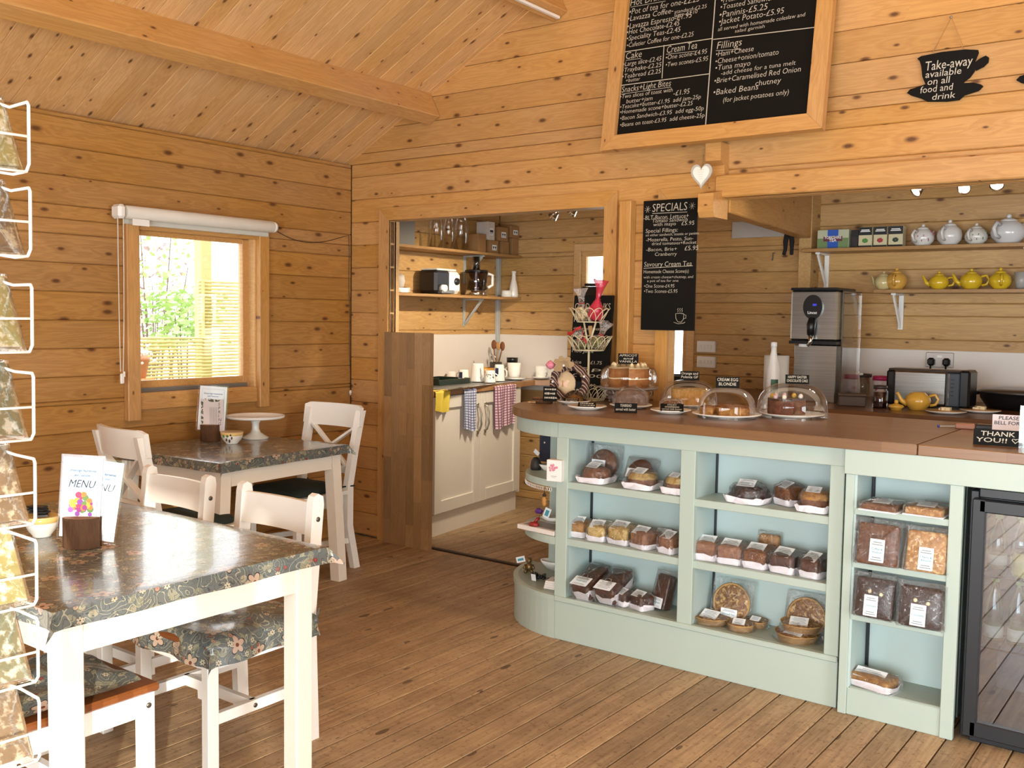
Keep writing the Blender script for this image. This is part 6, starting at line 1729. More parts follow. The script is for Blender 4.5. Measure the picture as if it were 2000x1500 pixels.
# socket with two plugs, switch plates
p = wy(1836, 703, YK - .012); t = thing('wall_socket', 'double wall socket with two black plugs', 'socket', (p.x, YK - .008, p.z)); obj('plate', MB().box((0, -.008, 0), (.165, .016, .095), ch=.004), plain('brushed_socket', '#c9c4bf', .35, metal=.4), t)
for s_ in (-1, 1): obj('plug', MB().box((s_ * .045, -.035, -.012), (.045, .04, .05), ch=.012).tube([(s_ * .045, -.045, -.03), (s_ * .047, -.05, -.10)], .006, 6), M['black_plastic'], t)
obj('switch', MB().box((0, -.018, .022), (.03, .004, .014)), M['white_plastic'], t)
for (py, lb) in ((677, 'white four-gang switch plate with its switches, upper of two'), (707, 'white four-gang switch plate directly below the other')):
    p = wy(1380, py, YK - .01); t = thing('switch_plate', lb, 'switch', (p.x, YK - .001, p.z)); obj('plate', MB().box((0, -.012, 0), (.145, .024, .082), ch=.004), M['white_plastic'], t)
    for k in range(4): obj('rocker', MB().box((-.042 + .028 * k, -.026, 0), (.014, .006, .026), ch=.002), M['white_plastic'], t)
# white vent on the back wall, hanging black stockings decoration, hook
p0, p1 = wy(1432, 434, YK), wy(1530, 462, YK)
tag(obj('wall_vent', MB().box(((p0.x + p1.x) / 2 + .06, YK - .01, (p0.z + p1.z) / 2), (p1.x - p0.x + .12, .02, p0.z - p1.z), ch=.003), plain('white_vent', '#c4c4c0', .5)), 'flat white panel on the back wall behind the cross beam', 'panel')
p = wy(1541, 460, 6.35); t = thing('stocking_ornament', 'black fabric doll legs hanging from the cross beam end', 'decoration', (p.x, 6.35, p.z))
for s_ in (-1, 1): obj('leg', MB().tube([(s_ * .012, 0, .02), (s_ * .022, 0, -.04), (s_ * .022, 0, -.09), (s_ * .026, -.012, -.125)], [.017, .016, .012, .012], 10), plain('black_fabric', '#1a191b', .9), t)
obj('hanging_loop', MB().tube([(0, 0, .02), (0, 0, .09)], .004, 6), M['dark_wire'], t)
p = wy(1511, 500, YK - .015); t = thing('wall_hook', 'small metal hook screwed to the kitchen back wall', 'hook', p); obj('hook', MB().tube([(0, .015, .02), (0, -.01, .02), (0, -.012, -.01), (0, -.02, -.03), (.0, -.03, -.02)], .004, 6), M['grey_metal'], t)

# wall shelves with tea and teapots
def kshelf(label, x0, x1, z, br):
    t = thing('wall_shelf', label, 'shelf', ((x0 + x1) / 2, YK - .125, z)); obj('board', MB().box((0, 0, -.011), (x1 - x0, .24, .022), ch=.002), M['shelf_edge'], t)
    for px in br:
        xx = px - (x0 + x1) / 2; b = MB(); b.box((xx, .02, -.028), (.03, .19, .012), ch=.002).box((xx, .115, -.135), (.03, .012, .23)); b.bar((xx, -.06, -.034), (xx, .11, -.235), .022, .012, up=(1, 0, 0)); obj('bracket', b, M['white_plastic'], t)
YS = YK - .15
ZS1, ZS2 = 1.974, 1.707
kshelf('upper kitchen shelf of tea boxes and white teapots', -2.37, .9, ZS1, [wy(1600, 540, 6.45).x, wy(2003, 500, 6.45).x + .01])
kshelf('lower kitchen shelf of yellow teapots', wy(1706, 568, 6.36).x, .9, ZS2, [wy(1748, 600, 6.45).x, -.2])
def kx_(px, z): return wy(px, 520, YS).x
def tea_box(label, px0, px1, h, face, cap, leaf=None, title=None, d_=.07, rot=0.0):
    x0, x1 = kx_(px0, 0), kx_(px1, 0); w_ = x1 - x0; t = thing('tea_box', label, 'box', ((x0 + x1) / 2, YS, ZS1), rot)
    obj('carton', MB().box((0, 0, h / 2), (w_, d_, h), ch=.002), plain('tea_carton', face, .5), t)
    y = -d_ / 2 - .0006
    if cap: obj('dark_top_band', MB().box((0, y, h * .80), (w_ * .99, .001, h * .38)), plain('carton_band', cap, .5), t); obj('dark_foot_band', MB().box((0, y, h * .06), (w_ * .99, .001, h * .10)), plain('carton_band2', cap, .5), t)
    if leaf:
        lf = MB(); rr = random.Random(len(label))
        for k in range(6): a = k * PI / 3 + .3; lf.ball((.010 * math.cos(a), y - .0005, h * .34 + .009 * math.sin(a)), .009, 8, 5, sc=(1.1, .06, .7))
        obj('fruit_print', lf, plain('fruit_print', leaf, .5), t)
        ln = MB()
        for q_, z_ in ((.6, .86), (.72, .79)): ln.box((0, y - .0008, h * z_), (w_ * q_, .0004, .006))
        obj('small_print', ln, M['white_plastic'], t)
    if title:
        obj('blue_panel', MB().box((0, y, h * .5), (w_ * .34, .001, h * .99)), plain('blue_panel', '#2456b4', .5), t)
        obj('title_plate', MB().box((0, y - .0006, h * .52), (w_ * .60, .0008, h * .26)), plain('title_plate', '#6b3040', .5), t)
        ln = MB(); ln.text('YORKSHIRE', (0, y - .0014, h * .52), (1, 0, 0), (0, 0, 1), .026, width=w_ * .54, shear=0, bold=.02); ln.v = [(q[0] - w_ * .27, q[1], q[2]) for q in ln.v]
        l2 = MB().text('TEA', (0, y - .0014, h * .36), (1, 0, 0), (0, 0, 1), .028, width=w_ * .24, shear=0, bold=.02); l2.v = [(q[0] - w_ * .12, q[1], q[2]) for q in l2.v]; ln.add(l2.v, l2.f); obj('lettering', ln, M['white_plastic'], t)
        obj('field_print', MB().box((0, y + .0002, h * .3), (w_ * .98, .0006, h * .5)), plain('field_print', '#6f8a58', .5), t)
    return t
tea_box('green and blue tea box lettered Yorkshire Tea', 1598, 1659, .122, '#b9bda0', None, title=True)
tea_box('dark narrow tea box in the shadow beside the blue one', 1664, 1677, .115, '#2a2426', '#1a1518')
tea_box('black and cream tea box with green leaf print', 1678, 1704, .13, '#cfc6a0', '#17191c', '#4d8a3c')
tea_box('black and cream tea box with red fruit print', 1707, 1733, .13, '#cfc6a0', '#17191c', '#a8323a')
tea_box('black and cream tea box with dark flower print', 1736, 1764, .13, '#cfc6a0', '#17191c', '#2f3a2c')
def tp_(label, px, r, col, rz, z, h=1.0, dots=None): teapot(label, (kx_(px, 0), YS - .0, z), r, col, rz, h, dots=dots)
tp_('round white teapot with pink dots on the upper shelf', 1800, .070, '#d9d6d0', R(70), ZS1, 1.0, '#b0607c')
tp_('round plain white teapot with handle towards the room', 1852, .074, '#d5d3cf', R(80), ZS1, 1.08)
tp_('small white teapot with green sprig pattern', 1904, .066, '#d5d2ca', R(75), ZS1, 1.0, '#6b7a52')
tp_('largest squat white teapot on the upper shelf', 1966, .098, '#d0d0d0', R(70), ZS1, .9)
tp_('pale lidded yellow teapot half hidden behind the orange-yellow one', 1727, .055, '#cfc08a', R(160), ZS2, 1.1)
tp_('orange-yellow teapot at the end of the lower shelf', 1752, .064, '#d6a44c', R(95), ZS2, 1.1)
tp_('yellow teapot standing apart on the lower shelf', 1835, .058, '#d8b52c', PI + R(10), ZS2, 1.0)
tp_('largest yellow teapot with spout towards the boiler', 1898, .064, '#d8b52c', PI + R(8), ZS2, 1.0)
tp_('yellow teapot next to the grey cup on the lower shelf', 1955, .062, '#dcb92c', R(105), ZS2, 1.05)
p = kx_(1992, 0); t = thing('grey_cup', 'grey cup at the end of the yellow teapots', 'cup', (p + .01, YS, ZS2)); obj('body', MB().lathe([(.001, 0), (.028, 0), (.04, .10), (.037, .10), (.025, .008), (.001, .008)], 18), plain('grey_glaze', '#a5a29c', .3), t); obj('handle', MB().tube([(.035, 0, .08), (.06, 0, .075), (.06, 0, .04), (.032, 0, .03)], .006, 8), plain('grey_glaze2', '#a5a29c', .3), t)

# ================================================================== blackboards and hanging signs
def chalk_mat():
    t = NT('blackboard'); v = t.coord(); n = t.noise(v, 6, 4, .6)
    t.set(color=t.mix(t.math('MULTIPLY', n, .5), '#0e0d0b', '#1d1b18'), rough=.6, spec=.12); return t.m
M['board_black'] = chalk_mat()
M['chalk'] = plain('chalk_white', '#bfb8a8', .8, var=.12, vscale=60)
# ---- large menu board leaning over the header
TH = R(8.5); V_ = Vector((0, math.sin(TH), math.cos(TH))); U_ = Vector((1, 0, 0)); N_ = U_.cross(V_)
B0 = Vector((0, 4.585, 2.382))
def mp(px, py, off=0.0):
    d = ray(px, py); o_ = B0 + N_ * off; t_ = (o_ - CAM).dot(N_) / d.dot(N_); return CAM + d * t_
obl, obr = mp(1172, 295, .045), mp(1605, 250, .045)
xl, xr = obl.x, obr.x; HB = .92; fw = .078
mbrd = thing('menu_board', 'large framed blackboard menu above the serving opening', 'menu board', ((xl + xr) / 2, B0.y, B0.z))
ORG = Vector(((xl + xr) / 2, B0.y, B0.z))
Mb = Matrix((U_, V_, N_)).transposed().to_4x4()
def bpart(name, poly, h0, h1, mat, horiz=True):
    mb = MB().prism(poly, h0, h1, Mb); return obj(name, mb, mat, mbrd)
hw = (xr - xl) / 2
obj('board', MB().prism([(-hw + fw * .8, fw * .8), (hw - fw * .8, fw * .8), (hw - fw * .8, HB - fw * .8), (-hw + fw * .8, HB - fw * .8)], .004, .018, Mb), M['board_black'], mbrd)
for poly, hz in (([(-hw, 0), (hw, 0), (hw - fw, fw), (-hw + fw, fw)], True), ([(-hw, HB), (-hw + fw, HB - fw), (hw - fw, HB - fw), (hw, HB)], True), ([(-hw, .001), (-hw + fw, fw + .001), (-hw + fw, HB - fw - .001), (-hw, HB - .001)], False), ([(hw, .001), (hw, HB - .001), (hw - fw, HB - fw - .001), (hw - fw, fw + .001)], False)):
    cx = sum(p[0] for p in poly) / 4; cy = sum(p[1] for p in poly) / 4
    if hz:
        o = obj('frame_rail', MB().prism([(p[0] - cx, p[1] - cy) for p in poly], 0, .045, Matrix(((1, 0, 0, 0), (0, 0, -1, 0), (0, 1, 0, 0), (0, 0, 0, 1)))), M['pine_trim'], mbrd)
        o.matrix_local = Matrix.Translation(U_ * cx + V_ * cy) @ Mb @ Matrix.Rotation(-PI / 2, 4, 'X')
    else:
        o = obj('frame_rail', MB().prism([(p[1] - cy, -(p[0] - cx)) for p in poly], 0, .045, Matrix(((1, 0, 0, 0), (0, 0, -1, 0), (0, 1, 0, 0), (0, 0, 0, 1)))), M['pine_trim'], mbrd)
        o.matrix_local = Matrix.Translation(U_ * cx + V_ * cy) @ Mb @ Matrix.Rotation(PI / 2, 4, 'Z') @ Matrix.Rotation(-PI / 2, 4, 'X')
tx = MB(); OFF = .0195
def bl_(s_, x0, y0, x1, y1, hpx):
    """chalk line: base line from photo point (x0,y0) to (x1,y1)"""
    a, b = mp(x0, y0, OFF), mp(x1, y1, OFF); w_ = b.x - a.x
    tx.text(s_, a - ORG, U_, V_, hpx * .0025 / .70, width=w_, shear=.1, bold=-.008)
def rule(x0, y0, x1, y1, wd=.004):
    a, b = mp(x0, y0, OFF) - ORG, mp(x1, y1, OFF) - ORG; tx.bar(a, b, wd, .0006, up=N_)
for a in (('Hot Drinks', 1231, 12, 1300, 0, 15), ('•Pot of tea for one-£2.25', 1229, 29, 1365, 9, 13), ('•Lavazza Coffee-', 1226, 42, 1314, 31, 12), ('standard-£2.25', 1317, 27, 1380, 15, 8), ('large-£3.10', 1317, 34, 1362, 25, 8), ('•Lavazza Espresso-£1.95', 1225, 57, 1350, 40, 12),
          ('•Hot Chocolate-£2.45', 1224, 68, 1326, 54, 11), ('•Speciality Teas-£2.45', 1224, 80, 1328, 66, 11), ('•Cafetier Coffee for one-£2.25', 1224, 93, 1354, 73, 10),
          ('Cake', 1222, 116, 1253, 111, 15), ('•Large slice-£2.45', 1217, 130, 1291, 119, 10), ('•Traybake-£2.25', 1215, 142, 1291, 132, 10), ('•Teabread £2.25', 1215, 154, 1290, 146, 10), ('+butter', 1222, 161, 1250, 157, 8),
          ('Cream Tea', 1302, 104, 1361, 97, 15), ('•One scone-£4.95', 1300, 117, 1380, 109, 10), ('•Two scones-£5.95', 1300, 131, 1382, 123, 10),
          ('Snacks+Light Bites', 1214, 181, 1310, 167, 13), ('•Two slices of toast with', 1211, 193, 1313, 182, 9), ('-£1.95', 1315, 187, 1346, 185, 11), ('butter+jam', 1223, 202, 1274, 196, 9), ('•Teacake+butter-£1.95  add jam-25p', 1211, 213, 1368, 199, 9), ('•Homemade scone+butter-£2.25', 1211, 223, 1352, 211, 9), ('•Bacon Sandwich-£3.95  add egg-50p', 1211, 235, 1374, 219, 9), ('•Beans on toast-£3.95  add cheese-25p', 1211, 248, 1375, 236, 9),
          ('•Fresh Sandwiches', 1408, 6, 1500, -4, 11), ('•Toasted Sandwiches-£5.25', 1407, 19, 1560, 2, 11), ('•Paninis-£5.25', 1405, 35, 1498, 24, 13), ('•Jacket Potato-£5.95', 1404, 48, 1530, 33, 12), ('all served with homemade coleslaw and', 1402, 61, 1572, 37, 8), ('salad garnish', 1435, 64, 1493, 57, 7),
          ('Fillings', 1400, 96, 1448, 92, 15), ('•Ham+Cheese', 1398, 111, 1471, 106, 11), ('•Cheese+onion/tomato', 1397, 125, 1520, 111, 11), ('•Tuna mayo', 1397, 138, 1465, 132, 11), ('-add cheese for a tuna melt', 1408, 147, 1553, 133, 9), ('•Brie+Caramelised Red Onion', 1395, 163, 1563, 148, 11), ('chutney', 1475, 168, 1525, 163, 11), ('•Baked Beans', 1393, 186, 1480, 181, 12), ('(for jacket potatoes only)', 1412, 200, 1540, 187, 10)):
    bl_(*a)
rule(1397, 0, 1378, 245, .005); rule(1210, 103, 1392, 75); rule(1297, 88, 1293, 153); rule(1205, 168, 1386, 144); rule(1393, 77, 1594, 53)
for r_ in ((1232, 14, 1300, 2), (1222, 118, 1252, 114), (1301, 106, 1360, 100), (1213, 184, 1310, 170), (1398, 99, 1448, 96)): rule(*r_, .002)
obj('chalk_lettering', tx, M['chalk'], mbrd)['kind'] = 'stuff'

# ---- specials board
YSB = YG - .045
s0, s1 = wy(1251, 644, YSB), wy(1362, 386, YSB)
ORG2 = Vector(((s0.x + s1.x) / 2, YSB, s0.z)); W2, H2 = s1.x - s0.x, s1.z - s0.z
sb = thing('specials_board', 'tall narrow blackboard headed SPECIALS on the wall', 'blackboard', ORG2)
obj('board', MB().box((0, .006, H2 / 2), (W2, .012, H2), ch=.001), M['board_black'], sb)
tx2 = MB()
def sl(s_, x0, y0, x1, y1, hpx, bold=-.008):
    a, b = wy(x0, y0, YSB - .0012), wy(x1, y1, YSB - .0012)
    tx2.text(s_, a - ORG2, (1, 0, 0), (0, 0, 1), hpx * .00235 / .70, width=b.x - a.x, shear=.08, bold=bold)
for a in (('SPECIALS', 1274, 414, 1342, 411, 18), ('-BLT-Bacon, Lettuce+', 1257, 430, 1345, 422, 10), ('Tomato Sandwich', 1274, 435, 1343, 429, 8), ('with mayo', 1276, 442, 1320, 440, 8), ('£5.95', 1331, 440, 1356, 438, 9), ('Special Fillings:', 1261, 455, 1324, 449, 9), ('on either sandwich, toastie or paninis', 1261, 462, 1365, 454, 6),
          ('-Mozerella, Pesto, Sun-', 1262, 472, 1354, 465, 8), ('dried tomatoes+Rocket', 1273, 479, 1360, 474, 7), ('-Bacon, Brie+', 1262, 491, 1322, 487, 8), ('£5.95', 1337, 489, 1364, 488, 10), ('Cranberry', 1279, 500, 1322, 497, 8),
          ('Savoury Cream Tea', 1258, 521, 1351, 516, 11), ('Homemade Cheese Scone(s)', 1257, 534, 1345, 531, 8), ('with cream cheese+chutney, and', 1257, 544, 1354, 541, 6), ('a pot of tea for one', 1264, 551, 1325, 550, 6), ('•One Scone-£4.95', 1258, 562, 1317, 561, 8), ('•Two Scones-£5.95', 1258, 572, 1323, 571, 8)): sl(*a)
for (x0, y0, x1, y1) in ((1274, 417, 1342, 414), (1257, 524, 1353, 519)):
    a, b = wy(x0, y0, YSB - .0012) - ORG2, wy(x1, y1, YSB - .0012) - ORG2; tx2.bar(a, b, .0008, .0025, up=(0, 0, 1))
for (cx, cy) in ((1265, 409), (1352, 402)):
    c = wy(cx, cy, YSB - .0012) - ORG2
    for k in range(4):
        d = Vector((math.cos(k * PI / 4 + .4), 0, math.sin(k * PI / 4 + .4))) * .018; tx2.bar(c - d, c + d, .0008, .003, up=(0, 1, 0))
cc = wy(1328, 622, YSB - .0012) - ORG2
def pl(pts, r=.0014): tx2.tube([cc + Vector((p[0], 0, p[1])) for p in pts], r, 5)
pl([(-.026, .025), (-.024, .0), (-.012, -.018), (.008, -.019), (.020, -.004), (.022, .024)]); pl([(-.026, .025), (0, .028), (.022, .024)]); pl([(.022, .020), (.034, .018), (.034, .002), (.020, .0)]); pl([(-.036, -.020), (-.010, -.028), (.022, -.024), (.030, -.018)])
for k in range(3): pl([(-.014 + .012 * k, .034), (-.011 + .012 * k, .040), (-.015 + .012 * k, .047), (-.011 + .012 * k, .054)])
obj('chalk_lettering', tx2, M['chalk'], sb)['kind'] = 'stuff'

# ---- cup shaped take-away sign
YC = YG - .012
def cup_sign(label, dx, lines, hang=True):
    o_ = wy(1852, 198, YC) + Vector((dx, 0, 0))
    t = thing('cup_sign', label, 'sign', o_)
    def q(px, py): p = wy(px, py, YC) + Vector((dx, 0, 0)) - o_; return (p.x, p.z)
    Mz = Matrix(((1, 0, 0, 0), (0, 0, -1, 0), (0, 1, 0, 0), (0, 0, 0, 1)))
    cup = [q(1792, 115), q(1800, 110), q(1840, 102), q(1885, 97), q(1911, 98), q(1912, 104), q(1905, 120), q(1904, 140), q(1895, 152), q(1884, 160), q(1882, 163), q(1902, 162), q(1916, 165), q(1921, 169), q(1912, 178), q(1884, 187), q(1874, 196), q(1850, 199), q(1812, 199), q(1800, 193), q(1780, 187), q(1772, 182), q(1778, 175), q(1800, 168), q(1808, 165), q(1802, 150), q(1800, 130), q(1797, 120)]
    obj('cup_board', MB().prism(cup, 0, .006, Mz), M['board_black'], t)
    hd_ = [q(1905, 122), q(1914, 115), q(1926, 109), q(1932, 113), q(1931, 122), q(1922, 131), q(1906, 139), q(1904, 133)]
    obj('handle_lobe', MB().prism(hd_, 0, .006, Mz), M['board_black'], t)
    l = MB()
    for (s_, x0, y0, x1, y1, h) in lines:
        a, b = wy(x0, y0, YC), wy(x1, y1, YC); a += Vector((dx, 0, 0)); l.text(s_, a - o_ + Vector((0, -.0068, 0)), (1, 0, 0), (0, 0, 1), h * .0027 / .7, width=b.x - wy(x0, y0, YC).x, shear=.1)
    if l.f: obj('chalk_lettering', l, M['chalk'], t)['kind'] = 'stuff'
    if hang:
        n_ = q(1858, 34); a, b = q(1822, 103), q(1881, 95)
        obj('cord', MB().tube([(a[0], -.004, a[1]), (n_[0], -.002, n_[1]), (b[0], -.004, b[1])], .0022, 6), plain('twine', '#b98a56', .8), t)
        obj('nail', MB().ball((n_[0], -.006, n_[1]), .006, 8, 6), M['grey_metal'], t)
    return t
cup_sign('black cup-shaped sign chalked with take-away notice', 0, (('Take-away', 1808, 139, 1900, 135, 15), ('available', 1808, 153, 1878, 148, 11), ('on all', 1812, 167, 1856, 163, 11), ('food and', 1798, 183, 1862, 178, 11), ('drink', 1821, 196, 1866, 193, 10)))
cup_sign('second black cup-shaped sign hung further along the wall', wy(1983, 150, YC).x - wy(1772, 182, YC).x + .005, ())
# ---- heart on the cross beam stub
hp_ = wy(1371, 341, YG - .185)
ht = thing('hanging_heart', 'white wooden heart hanging on the beam stub', 'heart', hp_)
def heart(sc, h0, h1):
    pts = []
    for k in range(40):
        a = 2 * PI * k / 40; pts.append((sc * 16 * math.sin(a) ** 3 / 17, sc * 1.18 * (13 * math.cos(a) - 5 * math.cos(2 * a) - 2 * math.cos(3 * a) - math.cos(4 * a)) / 17))
    return MB().prism(pts, h0, h1, Matrix(((1, 0, 0, 0), (0, 0, -1, 0), (0, 1, 0, 0), (0, 0, 0, 1))))
obj('outer_heart', heart(.061, 0, .008), plain('grey_heart', '#b9b6ae', .6), ht)
obj('inner_heart', heart(.047, .008, .012), plain('white_heart', '#efece4', .6), ht)
l = MB()
for k in range(5): l.box((0, -.0125, .022 - .011 * k), (.04 - .006 * k, .0004, .0016))
obj('faint_lettering', l, plain('heart_print', '#c9c2b6', .7), ht)
obj('cord', MB().tube([(0, .004, .045), (0, .012, .10)], .0018, 6), plain('heart_cord', '#8a6a48', .8), ht)

# ================================================================== things on the serving counter
ZC = ZT + .0005
def tpz(px, py): return fl(px, py, ZC)
def tent(label, p, w_, h_, lines, rz=0.0, lean=12, name='price_card', white=False, lift=0.0):
    """small blackboard price card, facing -y before rz"""
    t = thing(name, label, 'sign', Vector(p) + Vector((0, 0, lift)), rz)
    Mx = Matrix.Rotation(-R(lean), 4, 'X')
    c = MB().box((0, 0, h_ / 2), (w_, .003, h_)); c.v = [tuple(Mx @ Vector(a)) for a in c.v]
    obj('card', c, M['board_black'] if not white else plain('white_notice', '#e6dde2', .6), t)
    l = MB(); n = len(lines)
    for k, s_ in enumerate(lines):
        hh = h_ / (n + .5); sz = hh * 1.0
        if s_ == '~':   # chalk marks too small to read
            rr = random.Random(k + int(w_ * 1000)); x = -w_ * .4
            while x < w_ * .36:
                ww = rr.uniform(.08, .2) * w_; l.box((x + ww / 2, -.0022, h_ - hh * (k + .65)), (ww * .8, .0004, hh * rr.uniform(.25, .5))); x += ww
            continue
        q = MB().text(s_, (0, -.0023, h_ - hh * (k + 1) + hh * .02), (1, 0, 0), (0, 0, 1), sz, width=min(w_ * .88, w_ * .88 * (len(s_) / max(len(x) for x in lines)) ** .7) if s_ else None, shear=0.05, bold=.01)
        xs = [a[0] for a in q.v]; mid = (min(xs) + max(xs)) / 2 if xs else 0; l.add([(a[0] - mid, a[1], a[2]) for a in q.v], q.f)
    l.v = [tuple(Mx @ Vector(a)) for a in l.v]
    obj('lettering', l, M['chalk'] if not white else M['ink'], t)['kind'] = 'stuff'
    return t
FR = -YAW * .75
def plate(label, p, r, name='plate', mat=None):
    t = thing(name, label, 'plate', p); obj('dish', MB().lathe([(.001, 0), (r * .6, 0), (r * .64, .004), (r, .016), (r * .985, .020), (r * .6, .009), (.001, .008)], 32), mat or M['ceramic'], t); return t
def dome_prof(r, h):
    o_ = [(r * 1.02, 0), (r * 1.0, .006)]
    for k in range(1, 11): a = k / 10 * PI / 2; o_.append((r * math.cos(a) ** .62 if k < 10 else .001, h * (.25 + .75 * math.sin(a)) if k else 0))
    return o_
def dome(label, p, r, h, handle=False):
    t = thing('glass_dome', label, 'dome', p); pr = dome_prof(r, h); obj('glass', MB().lathe(pr, 40), M['dome'], t); obj('rim', MB().lathe([(r * 1.0, 0), (r * 1.022, .002), (r * 1.02, .006), (r * 1.0, .005)], 40, closed=True), M['dome'], t); return t
sponge = cake_mat('sponge', '#b98a4c', '#d0a866'); spc = cake_mat('sponge_side', '#9a6234', '#b27a44'); chocs = cake_mat('chocolate_sponge', '#4a2618', '#6b3c28')

# ---- three tier wire basket
BK = Vector((wy(1150, 690, 4.46).x, 4.46, ZC))
def bz(py, px=1150, y=4.46): return wy(px, py, y).z - ZC
bk = thing('tiered_basket', 'cream wire three tier basket of wrapped sweets', 'basket', BK); cw_ = plain('cream_wire', '#d9cfac', .45)
def wire_bowl(r0, r1, z0, z1, n):
    mb = MB()
    for k in range(n):
        a0 = 2 * PI * k / n; pts = []
        for i in range(15):
            u = i / 14; a = a0 + (u - .5) * 2 * PI / n * 2.1; v_ = math.sin(PI * u) ** .75; r = r0 + (r1 - r0) * v_; pts.append((r * math.cos(a), r * math.sin(a), z0 + (z1 - z0) * v_))
        mb.tube(pts, .0020, 5)
    for (r, z) in ((r0, z0),): mb.tube([(r * math.cos(2 * PI * k / 28), r * math.sin(2 * PI * k / 28), z) for k in range(28)], .0028, 6, closed=True)
    for k in range(5): a = PI * k / 5; mb.tube([(r0 * math.cos(a), r0 * math.sin(a), z0), (-r0 * math.cos(a), -r0 * math.sin(a), z0)], .0016, 5)
    return mb
obj('top_tier', wire_bowl(.064, .108, bz(629), bz(602), 12), cw_, bk); obj('middle_tier', wire_bowl(.078, .124, bz(684), bz(656), 15), cw_, bk); obj('lower_tier', wire_bowl(.085, .128, .004, .072, 16), cw_, bk)
obj('stem', MB().tube([(0, 0, .004), (0, 0, bz(684))], .006, 8).tube([(0, 0, bz(684)), (-.008, 0, bz(670)), (-.035, 0, bz(629))], .005, 8).tube([(0, 0, bz(684)), (.012, 0, bz(662)), (.04, 0, bz(629))], .005, 8), cw_, bk)
def cello(label, dx, dy, z, h, r, mat, fill, tilt=0.0):
    t = thing('sweet_cone', label, 'sweets', BK + Vector((dx, dy, z))); Mx = Matrix.Rotation(tilt, 4, 'Y'); rr = random.Random(int(z * 1000 + dx * 100))
    f = MB().lathe([(.001, 0), (r, .02), (r * .9, h * .35), (r * .25, h * .55), (r * .45, h * .8), (r * 1.0, h)], 12, M=Mx); f.v = [(a[0] + rr.uniform(-.004, .004), a[1] + rr.uniform(-.004, .004), a[2] + rr.uniform(-.004, .004)) for a in f.v]
    obj('cellophane', f, mat, t); s_ = MB()
    for k in range(14): q = Mx @ Vector((rr.uniform(-.6, .6) * r, rr.uniform(-.6, .6) * r, .015 + rr.uniform(0, h * .3))); s_.ball(q, .012, 7, 5)
    obj('sweets', s_, fill, t)
    rb = MB().tube([tuple(Mx @ Vector((r * .3 * math.cos(a), r * .3 * math.sin(a), h * .55))) for a in [i * PI / 5 for i in range(10)]], .003, 5, closed=True); obj('ribbon', rb, plain('red_ribbon', '#a81f24', .4), t)
redfilm = NT('red_cellophane'); redfilm.set(color='#d0354f', rough=.15, trans=.0, alpha=.72)
cello('clear cellophane cone of cream sweets in the top basket', -.028, -.02, bz(628), .175, .042, M['film'], plain('cream_sweet', '#e0cfa6', .5), R(-6))
cello('pink cellophane cone of sweets in the top basket', .030, .0, bz(628), .22, .042, redfilm.m, plain('pink_sweet', '#cf6f7a', .5), R(10))
cello('clear cellophane cone with red ribbon in the middle basket', .045, -.01, bz(683), .16, .045, M['film'], plain('green_sweet', '#8b8a55', .5), R(24))
cello('clear cellophane bag of sweets lying in the middle basket', -.03, -.01, bz(683), .10, .042, M['film'], plain('olive_sweet', '#7a7a4c', .5), R(-20))
cello('clear cellophane bag beside the basket foot', .125, .02, .0, .14, .035, M['film'], plain('mixed_sweet', '#8a6a5a', .5), R(8))
rib = thing('red_ribbon', 'curled red ribbon draped between the basket tiers', 'ribbon', BK + Vector((-.01, -.10, bz(656) - .005)))
def ribbon(pts, wd): 
    pts = [Vector(p) for p in pts]; vs_ = []; fs_ = []
    for i, p in enumerate(pts): vs_ += [p + Vector((0, 0, wd / 2)), p - Vector((0, .004, wd / 2))]
    for i in range(len(pts) - 1): fs_.append((2 * i, 2 * i + 2, 2 * i + 3, 2 * i + 1))
    return MB().add(vs_, fs_, True)
obj('tail', ribbon([(-.06, 0, .02), (-.035, -.004, .015), (-.01, 0, .04), (.01, .02, .05)], .016), plain('ribbon_red', '#a4181d', .35), rib); obj('tail', ribbon([(.02, .02, .05), (.035, .0, .02), (.045, -.004, -.01), (.06, .0, -.03)], .014), plain('ribbon_red2', '#a4181d', .35), rib)

# ---- cold drinks blackboard behind the basket
yb = BK.y + .13
c0, c1, c2 = wy(1111, 690, yb), wy(1118, 576, yb), wy(1186, 576, yb)
cd_ = thing('drinks_board', 'blackboard listing cold drinks standing behind the basket', 'blackboard', (c1.x + (c2.x - c1.x) / 2, yb, ZC))
wB, hB = (c2.x - c1.x) + .03, c1.z - ZC
Ml = Matrix.Rotation(-R(5), 4, 'X')
q = MB().box((0, 0, hB / 2), (wB, .014, hB), ch=.002); q.v = [tuple(Ml @ Vector(a)) for a in q.v]; obj('board', q, M['board_black'], cd_)
l = MB()
for (s_, zf, sz, wf) in (('COLD DRINKS', .86, .052, .98), ('Fentimans', .74, .036, .62), ('•Victorian Lemonade', .66, .024, .9), ('•Rose Lemonade', .595, .024, .8), ('•Seville Orange', .535, .024, .8), ('Moo Juice', .44, .03, .6), ('Juice      £1.75', .33, .026, .85), ('                75p', .265, .026, .85), ('              £1.00', .20, .026, .9), ('Cans    -99p', .10, .032, .8)):
    e = MB().text(s_, (-wB * .46, -.0085, hB * zf), (1, 0, 0), (0, 0, 1), sz, width=wB * wf * .92, shear=.08); l.add(e.v, e.f)
l.v = [tuple(Ml @ Vector(a)) for a in l.v]; obj('chalk_lettering', l, M['chalk'], cd_)['kind'] = 'stuff'
obj('prop', MB().bar((0, .012, hB * .7), (0, .12, .0), .02, .012), M['pine_pale'], cd_)

